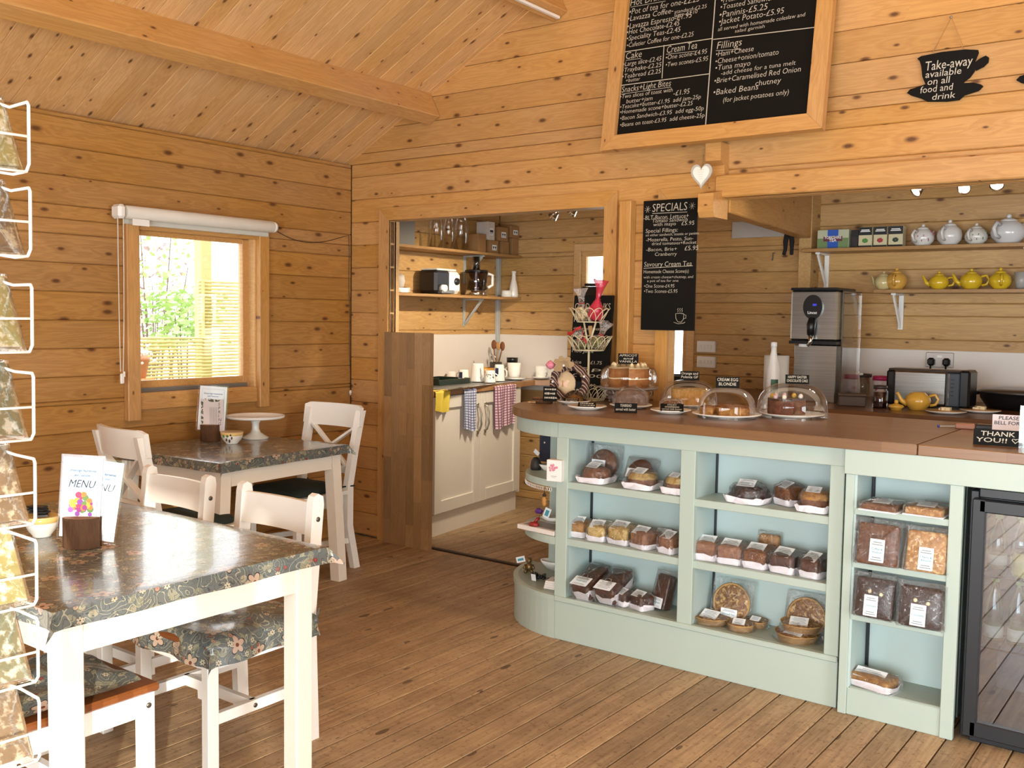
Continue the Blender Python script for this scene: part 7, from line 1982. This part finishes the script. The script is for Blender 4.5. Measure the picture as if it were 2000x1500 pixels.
# ---- ribbon wreath, wood disc on easel, small board, log slices
wp = wy(1113, 737, 4.24); WP = Vector((wp.x, wp.y, ZC))
wrh = thing('ribbon_wreath', 'wreath of striped hessian ribbon with pearls and bow', 'wreath', WP, FR)
def stripe_mat():
    t = NT('striped_hessian'); v = t.coord(); w = t.node('ShaderNodeTexWave'); w.inputs['Scale'].default_value = 14; w.bands_direction = 'DIAGONAL'; t.l.new(v, w.inputs['Vector'])
    t.set(color=t.ramp(w.outputs['Fac'], [(.25, '#3a1f22'), (.4, '#8a6d4d'), (.62, '#a98b66'), (.72, '#c9c0b6'), (.9, '#4b2a2a')]), rough=.9); t.bump(t.noise(v, 150, 2), .4, .003); return t.m
Rw = .083; zc_ = Rw + .024
tor = MB(); tor.tube([(Rw * math.cos(a), 0.0, zc_ + Rw * math.sin(a)) for a in [2 * PI * k / 26 for k in range(26)]], [.021 + .004 * math.sin(k * 2.4) for k in range(26)], 10, closed=True); obj('ring', tor, stripe_mat(), wrh)
hs_ = plain('hessian', '#a48a66', .95, bump=.6, bscale=160)
for k, a in enumerate((1.0, 1.9, 2.6, .2, 3.7)):
    d = Vector((math.cos(a), -.25, math.sin(a) * .9)) * .055; u = Vector((-math.sin(a), 0, math.cos(a))) * .022; c = Vector((-.03, -.025, zc_ + Rw + .005))
    obj('bow_loop', MB().add([c, c + d * .5 + u + Vector((0, -.012, 0)), c + d + u * .3, c + d - u * .4, c + d * .5 - u + Vector((0, -.008, 0))], [(0, 1, 2, 3, 4)]), hs_, wrh)
for (x, z) in ((-.03, Rw * 2 + .028), (.075, .14), (.055, .035), (-.04, .02), (-.085, .11)): obj('pearl', MB().ball((x, -.03, z), .0065, 8, 6), M['ceramic'], wrh)
gm = MB().ball((-.10, -.01, zc_ + Rw + .005), .024, 6, 4, jit=.15); obj('pink_gem', gm, plain('pink_check', '#d98296', .25, var=.4, vscale=60), wrh)
tent('small blackboard tag reading Cans behind the wreath', WP + Vector((.01, .035, 0)), .085, .11, ['Cans'], FR, 4, 'chalk_tag')
dp = tpz(1098, 786); dk = thing('wood_disc', 'pale wooden disc with butterfly print standing on an easel', 'wood slice', dp + Vector((0, 0, .030)), FR)
Dm = Matrix.Rotation(-R(10), 4, 'X')
e = MB().lathe([(.001, -.006), (.066, -.006), (.068, 0), (.066, .006), (.001, .006)], 28, M=Dm @ Matrix.Translation((0, 0, .068)) @ Matrix.Rotation(PI / 2, 4, 'X')); obj('disc', e, plain('pale_slice', '#d9bd95', .6, var=.06, vscale=30), dk)
bf = MB()
for s_ in (-1, 1):
    bf.prism([(s_ * .002, .0), (s_ * .026, .022), (s_ * .036, .012), (s_ * .024, -.004), (s_ * .028, -.018), (s_ * .012, -.02)][::s_], .0068, .0075, Dm @ Matrix.Translation((0, 0, .068)) @ Matrix.Rotation(PI / 2, 4, 'X'))
obj('butterfly_print', bf, plain('butterfly', '#efc9ae', .6), dk); obj('butterfly_body', MB().prism([(-.0025, -.018), (.0025, -.018), (.002, .016), (-.002, .016)], .0072, .0082, Dm @ Matrix.Translation((0, 0, .068)) @ Matrix.Rotation(PI / 2, 4, 'X')), plain('butterfly_body', '#c9803f', .6), dk)
es = thing('mini_easel', 'little pale wooden easel under the butterfly disc', 'easel', dp, FR); ew = M['pine_pale']
obj('ledge', MB().box((0, -.012, .024), (.085, .02, .007)), ew, es)
for s_ in (-1, 1): obj('leg', MB().bar((s_ * .022, -.006, .026), (s_ * .034, -.02, 0), .006, .008), ew, es)
obj('back_leg', MB().bar((0, .012, .09), (0, .06, 0), .006, .006), ew, es)
sb_ = tpz(1067, 790); tent('little framed blackboard with chalk scribble by the disc', sb_ + Vector((0, .03, 0)), .070, .075, ['~', '~', '~'], FR, 8, 'chalk_tag', lift=.014)
lg_ = tpz(1058, 787); sl_ = thing('log_slices', 'small bark-edged log slices lying flat by the counter end', 'wood slices', lg_)
for k, (dx, dy, r) in enumerate(((0, 0.02, .045), (-.035, .035, .04))): obj('slice', MB().lathe([(.001, .0), (r, .0), (r, .012), (.001, .012)], 18, (dx, dy, .012 * k)), M['wood_cut'], sl_); obj('bark_edge', MB().lathe([(r * 1.01, 0), (r * 1.01, .0115)], 18, (dx, dy, .012 * k)), M['bark'], sl_)
obj('wooden_star', MB().box((-.04, -.03, .004), (.04, .012, .004), rz=.5).box((-.04, -.03, .004), (.04, .012, .004), rz=-.6), ew, sl_)

# ---- small plates with scones
pa = tpz(1122, 792); plate('white plate with a fruit scone near the wreath', back(pa, .08), .085)
sc = thing('scone', 'golden fruit scone under a paper cone on its plate', 'scone', back(pa, .085) + Vector((.012, 0, .009))); obj('bun', MB().lathe([(.001, 0), (.034, 0), (.037, .015), (.033, .03), (.018, .038), (.001, .04)], 16), CK['gold'], sc)
cl_ = thing('net_cover', 'grey mesh food cover over the fruit scone', 'food cover', back(pa, .08) + Vector((0, 0, .012))); obj('net', MB().lathe([(.078, 0), (.06, .02), (.035, .045), (.012, .058), (.001, .06)], 16), thin_clear('mesh_cover', tint=(.75, .72, .68), gloss=.03), cl_)
tent('black label lying on the scone plate', pa + Vector((-.02, -.0, .016)), .075, .035, ['~', '~'], FR, 60)
pb = tpz(1149, 803); plate('white plate with brown paper in front of the scone plate', back(pb, .09), .095)
obj('paper', MB().box((.01, 0, .012), (.13, .1, .002), rz=.4), plain('brown_paper', '#a5835a', .8), thing('brown_napkin', 'brown paper napkin on the front small plate', 'napkin', back(pb, .09) + Vector((0, 0, .003))))
tent('black label lying on the brown paper plate', pb + Vector((-.01, .0, .018)), .085, .038, ['~', '~'], FR, 60)

# ---- cake stand with dome
K0 = Vector((wy(1228, 740, 4.48).x, 4.48, ZC)); kd = wy(1228, 757, 4.48).z - ZC - .040; kt_ = wy(1228, 711, 4.48).z - ZC - kd
ks = thing('dome_stand', 'grey cake stand with scrolled wire foot under the tall dome', 'cake stand', K0); KZ = Vector((0, 0, kd)); km = plain('grey_stand', '#8a7f74', .5)
obj('dish', MB().lathe([(.001, .030), (.13, .030), (.155, .038), (.155, .046), (.13, .040), (.001, .040)], 36, KZ), km, ks); obj('centre_post', MB().lathe([(.001, 0), (.05, 0), (.012, .012), (.012, .032 + kd), (.001, .032 + kd)], 16), km, ks)
for k in range(4): a = k * PI / 2 + .6; c, s_ = math.cos(a), math.sin(a); obj('scroll_foot', MB().tube([(c * (.10 + .022 * math.cos(b)), s_ * (.10 + .022 * math.cos(b)), kd + .012 + .016 * math.sin(b)) for b in [i * PI / 6 - 1.2 for i in range(10)]], .0028, 6), plain('pale_wire', '#cfc3a8', .4), ks)
ck = thing('vanilla_cake', 'layered apricot and vanilla sponge with a wedge cut out', 'cake', K0 + KZ + Vector((0, 0, .041)))
def wedge_cake(mat, r, z0, z1, a0, a1, n=26):
    pts = [(0, 0)] + [(r * math.cos(R(a0 + (a1 - a0) * i / n)), r * math.sin(R(a0 + (a1 - a0) * i / n))) for i in range(n + 1)]; return MB().prism(pts, z0, z1)
obj('lower_sponge', wedge_cake(spc, .105, 0, .046, -60, 255), spc, ck); obj('cream_layer', wedge_cake(M['cream'], .104, .046, .052, -60, 255), M['cream'], ck); obj('upper_sponge', wedge_cake(spc, .105, .052, .10, -60, 255), spc, ck); obj('icing', wedge_cake(M['cream'], .104, .10, .106, -60, 255), M['cream'], ck)
bl = MB(); rr = random.Random(12)
for k in range(13): a = R(-50 + 24 * k); bl.lathe([(.014, 0), (.012, .012), (.005, .022), (.001, .026)], 8, (.082 * math.cos(a), .082 * math.sin(a), .105))
obj('cream_swirls', bl, M['cream'], ck)
dk2 = MB(); dk2.lathe([(.148, .046), (.148, kt_ * .6), (.143, kt_ * .8), (.125, kt_ * .93), (.09, kt_ * .985), (.001, kt_)], 40)
dm_ = thing('glass_dome', 'tall clear dome over the layered sponge on its stand', 'dome', K0 + KZ); obj('glass', dk2, M['dome'], dm_); obj('rim', MB().lathe([(.148, .046), (.151, .048), (.148, .052)], 40, closed=True), M['dome'], dm_)
tent('black card APRICOT and VANILLA on the tall dome', K0 + KZ + Vector((.0, -.01, kt_)), .105, .055, ['APRICOT', 'and', 'VANILLA'], FR, 6)

# ---- teabread in paper
tb = tpz(1236, 800); T0 = back(tb, .085); plate('oval white plate under the bagged teabread', T0, .105)
tl = thing('teabread_bag', 'teabread loaf in a brown paper and clear bag', 'bread', T0 + Vector((0, 0, .009)), FR); obj('loaf', MB().rbox((0, 0, 0), (.15, .10, .062), .03, dome=.02), cake_mat('teabread', '#5d4434', '#806250'), tl); obj('bag', crinkle(MB().rbox((0, 0, -.001), (.17, .12, .07), .03, dome=.03), .006, 7), M['film'], tl)
tent('black card TEABREAD served with butter', tpz(1222, 806), .105, .045, ['TEABREAD', 'served with butter'], FR, 14)

# ---- orange polenta dome
d1 = tpz(1356, 800); D1c = back(d1, .15); plate('white plate under the orange polenta cake', D1c, .135)
ok_ = thing('polenta_cake', 'pale golden orange polenta cake under a clear dome', 'cake', D1c + Vector((0, 0, .009)), .3); obj('sponge', wedge_cake(sponge, .09, 0, .075, -40, 250), sponge, ok_); obj('crumb_top', wedge_cake(sponge, .09, .075, .082, -40, 250), CK['lemon'], ok_)
dome('clear dome over the orange polenta cake', D1c + Vector((0, 0, .0005)), .14, .135); tent('black card ORANGE POLENTA on the clear dome', D1c + Vector((0, .0, .135)), .095, .045, ['Orange and', 'Polenta GF'], FR, 10)
# ---- gingerbread plate
g0 = tpz(1316, 811); G0 = back(g0, .09); plate('white plate with wrapped gingerbread in front of the polenta dome', G0, .095)
gb = thing('gingerbread', 'square of sticky gingerbread in film on its plate', 'cake', G0 + Vector((0, 0.01, .010)), .4); obj('square', MB().rbox((0, 0, 0), (.09, .075, .04), .012, dome=.008), CK['brown'], gb); obj('film', crinkle(MB().rbox((0, 0, 0), (.105, .09, .047), .012, dome=.012), .004, 5), M['film'], gb)
tent('black card STICKY GINGERBREAD on the plate rim', g0 + Vector((-.01, .0, .018)), .105, .042, ['STICKY', 'GINGERBREAD', 'served with butter'], FR, 42)
# ---- cream egg blondie dome
d2 = tpz(1434, 822); D2c = back(d2, .155); plate('large white plate under the blondie dome', D2c, .155)
for k, (dx, dy, rz) in enumerate(((-.07, -.05, .2), (-.015, .0, .9), (.03, -.055, -.3), (.07, .01, .5), (-.04, .06, .1), (.03, .06, 1.1))):
    t = thing('blondie', ('blondie square nearest the plate rim by gingerbread', 'blondie square in the middle of the pile', 'blondie square at the front of the pile', 'blondie square on the boiler side of the pile', 'blondie square at the back of the pile', 'blondie square at the back beside the dome wall')[k], 'cake', D2c + Vector((dx, dy, .012)), rz); obj('square', MB().rbox((0, 0, 0), (.06, .06, .034), .006, dome=.004), CK['gold'], t); obj('glaze', MB().rbox((0, 0, .033), (.055, .055, .006), .006, dome=.003), CK['brown'], t)
dome('clear dome over the cream egg blondies', D2c + Vector((0, 0, .0005)), .128, .135); tent('black card CREAM EGG BLONDIE on the clear dome', D2c + Vector((0, 0, .133)), .105, .05, ['CREAM EGG', 'BLONDIE'], FR, 8)
# ---- chocolate cake dome
d3 = tpz(1567, 822); D3c = back(d3, .165); plate('large white plate under the widest dome', D3c, .145)
cc_ = thing('chocolate_cake', 'cut chocolate cake topped with sugar eggs under widest dome', 'cake', D3c + Vector((-.03, 0.01, .010)), .2); obj('sponge', wedge_cake(chocs, .085, 0, .065, 20, 300), chocs, cc_); obj('icing', wedge_cake(chocs, .086, .065, .074, 20, 300), CK['choc'], cc_)
for k in range(7): a = R(30 + 40 * k); obj('sugar_egg', MB().ball((.065 * math.cos(a), .065 * math.sin(a), .083), .011, 8, 6, sc=(1, 1, 1.15)), plain('sugar_egg', ('#e9e2d6', '#e0b64a', '#d9b9bd')[k % 3], .4), cc_)
dome('widest clear dome over the chocolate cake', D3c + Vector((0, 0, .0005)), .158, .155); tent('black card HAPPY EASTER CHOCOLATE CAKE on the widest dome', D3c + Vector((.02, 0, .153)), .105, .042, ['HAPPY EASTER', 'CHOCOLATE CAKE'], FR, 8)

# ---- notices and pen at the till end
tent('black THANK YOU card standing at the till end', tpz(1948, 871), .16, .058, ['THANK', 'YOU!! ♡'], R(8), 6, 'thank_you_sign')
nz_ = tent('pale notice asking customers to ring the bell', tpz(1966, 856) + Vector((0, .03, 0)), .115, .088, ['PLEASE', 'BELL FOR ?', '', 'PLEASE ASK'], R(10), 10, 'bell_notice', white=True)
t = thing('leaflet_holder', 'clear acrylic leaflet holder at the end of the counter', 'leaflet holder', tpz(2006, 876) + Vector((.03, .02, 0)), R(6)); obj('holder', MB().box((0, 0, .075), (.12, .004, .15)).box((0, .02, .002), (.12, .05, .004)), thin_clear('acrylic', tint=(.9, .97, .95), gloss=.1), t); obj('leaflet', MB().box((0, .006, .06), (.10, .002, .115)), plain('leaflet', '#cfe0dc', .5), t)
t = thing('white_tag', 'small white price block beside the THANK YOU card', 'price block', tpz(1917, 864), R(8)); obj('block', MB().box((0, .01, .013), (.032, .02, .026), ch=.003), M['white_plastic'], t); obj('figures', MB().box((0, -.0005, .014), (.016, .0006, .005)), M['ink'], t)
pk = tpz(1890, 838); t = thing('craft_knife', 'black handled knife with copper band and blue tipped blade', 'knife', pk, R(12)); obj('handle', MB().box((.075, 0, .012), (.10, .03, .022), ch=.006), M['black_metal'], t); obj('band', MB().box((-.01, 0, .011), (.075, .034, .022), ch=.004), plain('copper_band', '#a9765c', .4), t); obj('blade', MB().add([(-.045, -.008, .01), (-.045, .008, .01), (-.11, 0, .006)], [(0, 1, 2)]).bar((-.045, 0, .01), (-.11, 0, .006), .006, .002), M['grey_metal'], t); obj('blue_tip', MB().ball((-.112, 0, .006), .006, 8, 6), plain('blue_tip', '#3b46b0', .3), t)
# ---- dark plant bucket by the kitchen window, seen through the gap
pb_ = wy(1316, 740, 6.3); t = thing('plant_bucket', 'dark bucket standing under the small kitchen window', 'bucket', (pb_.x + .05, 6.3, .93)); obj('pail', MB().lathe([(.001, 0), (.09, 0), (.12, .17), (.125, .17), (.125, .18), (.11, .18), (.08, .01), (.001, .01)], 24), plain('dark_pail', '#3d3a2e', .5), t)
tag(obj('side_table', MB().box((pb_.x, 6.33, .915), (.44, .5, .03)).box((pb_.x, 6.33, .45), (.4, .4, .9)), M['cab']), 'plain side unit under the small kitchen window', 'side unit')

# ================================================================== gifts on the curved end shelves
S1, S2, S3 = .746, .481, .206
def ep(px, py, z): return fl(px, py, z)
p = ep(1042, 918, S1); t = thing('dark_ornament', 'rounded dark ornament at the edge of the top curved shelf', 'ornament', p + Vector((0, .02, 0))); obj('body', MB().lathe([(.001, 0), (.026, 0), (.028, .02), (.024, .045), (.012, .06), (.001, .064)], 16), plain('dark_clay', '#2b2826', .6), t)
def flor_mat():
    t = NT('navy_floral_bag'); v = t.coord(); vo = t.node('ShaderNodeTexVoronoi'); vo.inputs['Scale'].default_value = 36; t.l.new(v, vo.inputs['Vector']); sp = t.node('ShaderNodeSeparateColor'); t.l.new(vo.outputs['Color'], sp.inputs[0])
    t.set(color=t.mix(t.math('LESS_THAN', vo.outputs['Distance'], .3), '#1d2438', t.ramp(sp.outputs[0], [(.3, '#1d2438'), (.5, '#c9a9b0'), (.7, '#8a8a4f'), (.85, '#d9d2c8')], 'CONSTANT')), rough=.6); return t.m
p = ep(1048, 905, S1); t = thing('floral_bag', 'navy floral bag hanging behind the top curved shelf', 'bag', p + Vector((0.0, .10, 0))); obj('bag', MB().rbox((0, 0, 0), (.09, .05, .16), .02, dome=.01), flor_mat(), t); obj('price_tag', MB().box((-.05, -.03, .045), (.035, .002, .022), M=Matrix.Rotation(.6, 4, 'Y')), M['label'], t)
p = ep(1062, 920, S1); t = thing('white_bowl', 'small white bowl beside the dark ornament', 'bowl', p + Vector((0, .03, 0))); obj('bowl', MB().lathe([(.001, 0), (.02, 0), (.042, .03), (.040, .032), (.018, .005), (.001, .004)], 18), M['ceramic'], t)
p = ep(1078, 905, S1); t = thing('purple_box', 'purple gift box with white front behind the candle card', 'box', p + Vector((.0, .07, 0)), R(8)); obj('box', MB().box((0, 0, .07), (.085, .07, .14), ch=.002), plain('purple_card', '#a050a4', .5), t); obj('white_face', MB().box((.018, -.036, .075), (.045, .001, .125)), plain('ivory_face', '#e9ddd0', .5), t); obj('window', MB().box((-.018, -.0362, .09), (.012, .001, .05)), M['black_plastic'], t)
p = ep(1076, 940, S1); t = thing('candle_box', 'white candle box printed with a pink flower', 'box', p + Vector((.01, .03, 0)), R(10)); obj('box', MB().box((0, 0, .05), (.075, .06, .10), ch=.002), plain('white_card', '#eee6e2', .5), t)
fp_ = MB(); rr = random.Random(3)
for k in range(12): fp_.ball((rr.gauss(-.004, .010), -.0305, .065 + rr.gauss(0, .009)), .006, 6, 4, sc=(1, .1, 1))
obj('flower_print', fp_, plain('pink_flower', '#d98a9c', .5), t); obj('small_print', MB().box((0, -.0305, .025), (.03, .0005, .002)).box((0, -.0305, .019), (.02, .0005, .0015)), M['print_grey'], t)
# hanging bee and lace
p = fl(1063, 975, .66); t = thing('hanging_bee', 'dried flower bee decoration hanging from the top curved shelf', 'decoration', p); obj('body', MB().ball((0, 0, -.01), .016, 10, 8, sc=(.8, .8, 1.5)), plain('bee_amber', '#a8763a', .7, var=.4, vscale=90), t); obj('head', MB().ball((0, 0, .02), .009, 8, 6), plain('bee_dark', '#2a1d14', .8), t); obj('string', MB().tube([(0, 0, .025), (.0, .004, .06)], .0012, 5), M['dark_wire'], t)
wg = MB()
for k in range(8): a = k * PI / 4; wg.bar((0, 0, .005), (.026 * math.cos(a), -.004, .005 + .026 * math.sin(a)), .002, .003)
obj('petals', wg, plain('dried_petals', '#6b5230', .8), t)
lc = MB(); 
for k in range(26):
    a = R(205 + 60 * k / 25); r = .342; c = Vector((-2.535 + r * math.cos(a), 4.11 + r * math.sin(a), .70)); lc.tube([c + Vector((.007 * math.cos(b) * math.sin(a), -.007 * math.cos(b) * math.cos(a), .009 * math.sin(b))) for b in [i * PI / 4 for i in range(8)]], .0012, 4, closed=True)
lo = obj('lace_trim', lc, M['white_plastic']); tag(lo, 'cream lace trim pinned along the top curved shelf edge', 'lace')
# middle curved shelf: boards, box, tags
p = ep(1060, 1040, S2); t = thing('slate_tray', 'flat pale framed tray overhanging the middle curved shelf', 'tray', p + Vector((-.02, .055, 0)), R(-8)); obj('tray', MB().box((0, 0, .011), (.24, .15, .022), ch=.002), plain('tray_white', '#e4dcd6', .5), t); obj('inlay', MB().box((0, 0, .0225), (.20, .11, .002)), plain('tray_grey', '#8f8a86', .6), t)
Z_ = S2 + .024
p = fl(1038, 1028, Z_); t = thing('red_key_fob', 'red leather heart-shaped key fob on the tray', 'key fob', p + Vector((0, .02, 0))); obj('fob', MB().lathe([(.001, 0), (.026, 0), (.028, .008), (.022, .016), (.001, .02)], 16, sx=1.0, sy=.75), plain('red_leather', '#8e2320', .4), t); obj('loop', MB().tube([(0, .01, .015), (.004, .02, .03), (.01, .03, .03)], .008, 8), plain('red_leather2', '#8e2320', .4), t)
p = fl(1046, 1005, Z_); t = thing('purple_ribbon', 'scrunched purple ribbon behind the red key fob', 'ribbon', p + Vector((0, .03, 0))); obj('bow', MB().ball((0, 0, .014), .018, 10, 6, sc=(1.4, .9, .8), jit=.2), plain('purple_satin', '#6a3a8a', .35), t)
p = fl(1072, 1020, Z_); t = thing('spoon_dish', 'white spoon shaped dish with price ticket on the tray', 'dish', p + Vector((0, .03, 0)), R(20)); obj('dish', MB().lathe([(.001, 0), (.03, .002), (.055, .02), (.053, .022), (.03, .006), (.001, .004)], 20, sx=1.1, sy=.6), M['ceramic'], t); obj('price_ticket', MB().box((-.02, -.03, .045), (.032, .002, .05), M=Matrix.Rotation(.35, 4, 'Y')), M['label'], t); obj('price', MB().box((-.02, -.0315, .045), (.018, .0006, .03), M=Matrix.Rotation(.35, 4, 'Y')), M['print_teal'], t)
p = fl(1080, 1000, Z_); t = thing('lilac_print', 'pale lilac picture block at the back of the middle curved shelf', 'picture', p + Vector((.0, .10, 0)), R(6)); obj('block', MB().box((0, 0, .08), (.085, .02, .16)), plain('lilac_card', '#c9c3d4', .6), t)
bd = MB()
for k in range(4): bd.ball((-.024 + .016 * k, -.0105, .075), .006, 6, 5, sc=(.7, .1, 1.6))
obj('bird_print', bd, plain('bird_print', '#5a4438', .6), t)
# base shelf: bear, dish, coasters
p = ep(1029, 1118, S3); t = thing('bronze_bear', 'small bronze seated bear figurine on the curved base', 'figurine', p + Vector((0, .02, 0)), R(30)); bz = plain('bronze', '#7a6440', .35, metal=.6)
bb = MB().ball((0, 0, .024), .020, 12, 9, sc=(1, .9, 1.15)); obj('body', bb, bz, t); obj('head', MB().ball((0, -.003, .058), .016, 12, 9).ball((-.011, 0, .072), .005, 8, 6).ball((.011, 0, .072), .005, 8, 6).ball((0, -.017, .055), .006, 8, 6), bz, t)
for s_ in (-1, 1): obj('leg', MB().tube([(s_ * .012, -.01, .008), (s_ * .018, -.034, .008)], [.010, .009], 8), bz, t); obj('arm', MB().tube([(s_ * .018, -.004, .036), (s_ * .024, -.02, .02)], [.007, .006], 8), bz, t)
obj('price_ticket', MB().box((-.045, .005, .06), (.045, .002, .03), M=Matrix.Rotation(-.25, 4, 'Y')), M['label'], t); obj('price', MB().box((-.045, .0035, .06), (.03, .0006, .012), M=Matrix.Rotation(-.25, 4, 'Y')), M['print_teal'], t)
p = ep(1066, 1115, S3); t = thing('leaf_dish', 'white leaf-shaped bowl at the back of the curved base', 'bowl', p + Vector((0, .05, 0))); obj('bowl', MB().lathe([(.001, 0), (.025, 0), (.05, .03), (.056, .045), (.053, .045), (.045, .028), (.001, .006)], 20, sx=1.15, sy=.75), M['ceramic'], t)
p = ep(1050, 1132, S3); t = thing('black_beads', 'heap of black beads with a price ticket', 'beads', p + Vector((0, .01, 0)))
bd = MB(); rr = random.Random(9)
for k in range(34): bd.ball((rr.gauss(0, .017), rr.gauss(0, .013), .008 + abs(rr.gauss(0, .009))), .0075, 7, 5)
obj('beads', bd, M['black_plastic'], t)['kind'] = 'stuff'; obj('price_ticket', MB().box((.0, -.045, .018), (.026, .002, .034), M=Matrix.Rotation(.2, 4, 'X')), M['label'], t)
p = ep(1075, 1152, S3)
for k in range(4):
    t = thing('coaster', ('white coaster at the bottom of the small pile', 'white coaster second from the bottom of the pile', 'white coaster third from the bottom of the pile', 'red flowered coaster topmost of the small pile')[k], 'coaster', p + Vector((.0 + .002 * k, .045, .0105 * k)), R(6 + 2 * k)); obj('tile', MB().box((0, 0, .005), (.085, .085, .0098), ch=.001), plain('coaster_white', '#ece6e2', .4), t)
    if k == 3: obj('print', MB().ball((.01, 0, .0098), .03, 10, 4, sc=(1, 1, .01)), plain('red_print', '#a8454a', .5), t)
p = ep(1005, 1000, .2); t = thing('black_basket', 'dark woven basket on the kitchen floor behind the counter', 'basket', (-3.42, 5.55, 0)); bkm = plain('dark_wicker', '#22232b', .8, bump=.8, bscale=60, bdist=.01)
obj('body', MB().lathe([(.001, 0), (.16, 0), (.19, .26), (.175, .26), (.15, .02), (.001, .02)], 24), bkm, t); obj('contents', MB().ball((0, 0, .27), .15, 14, 8, sc=(1, 1, .5), jit=.12), plain('dark_cloth', '#1d1c22', .9), t)
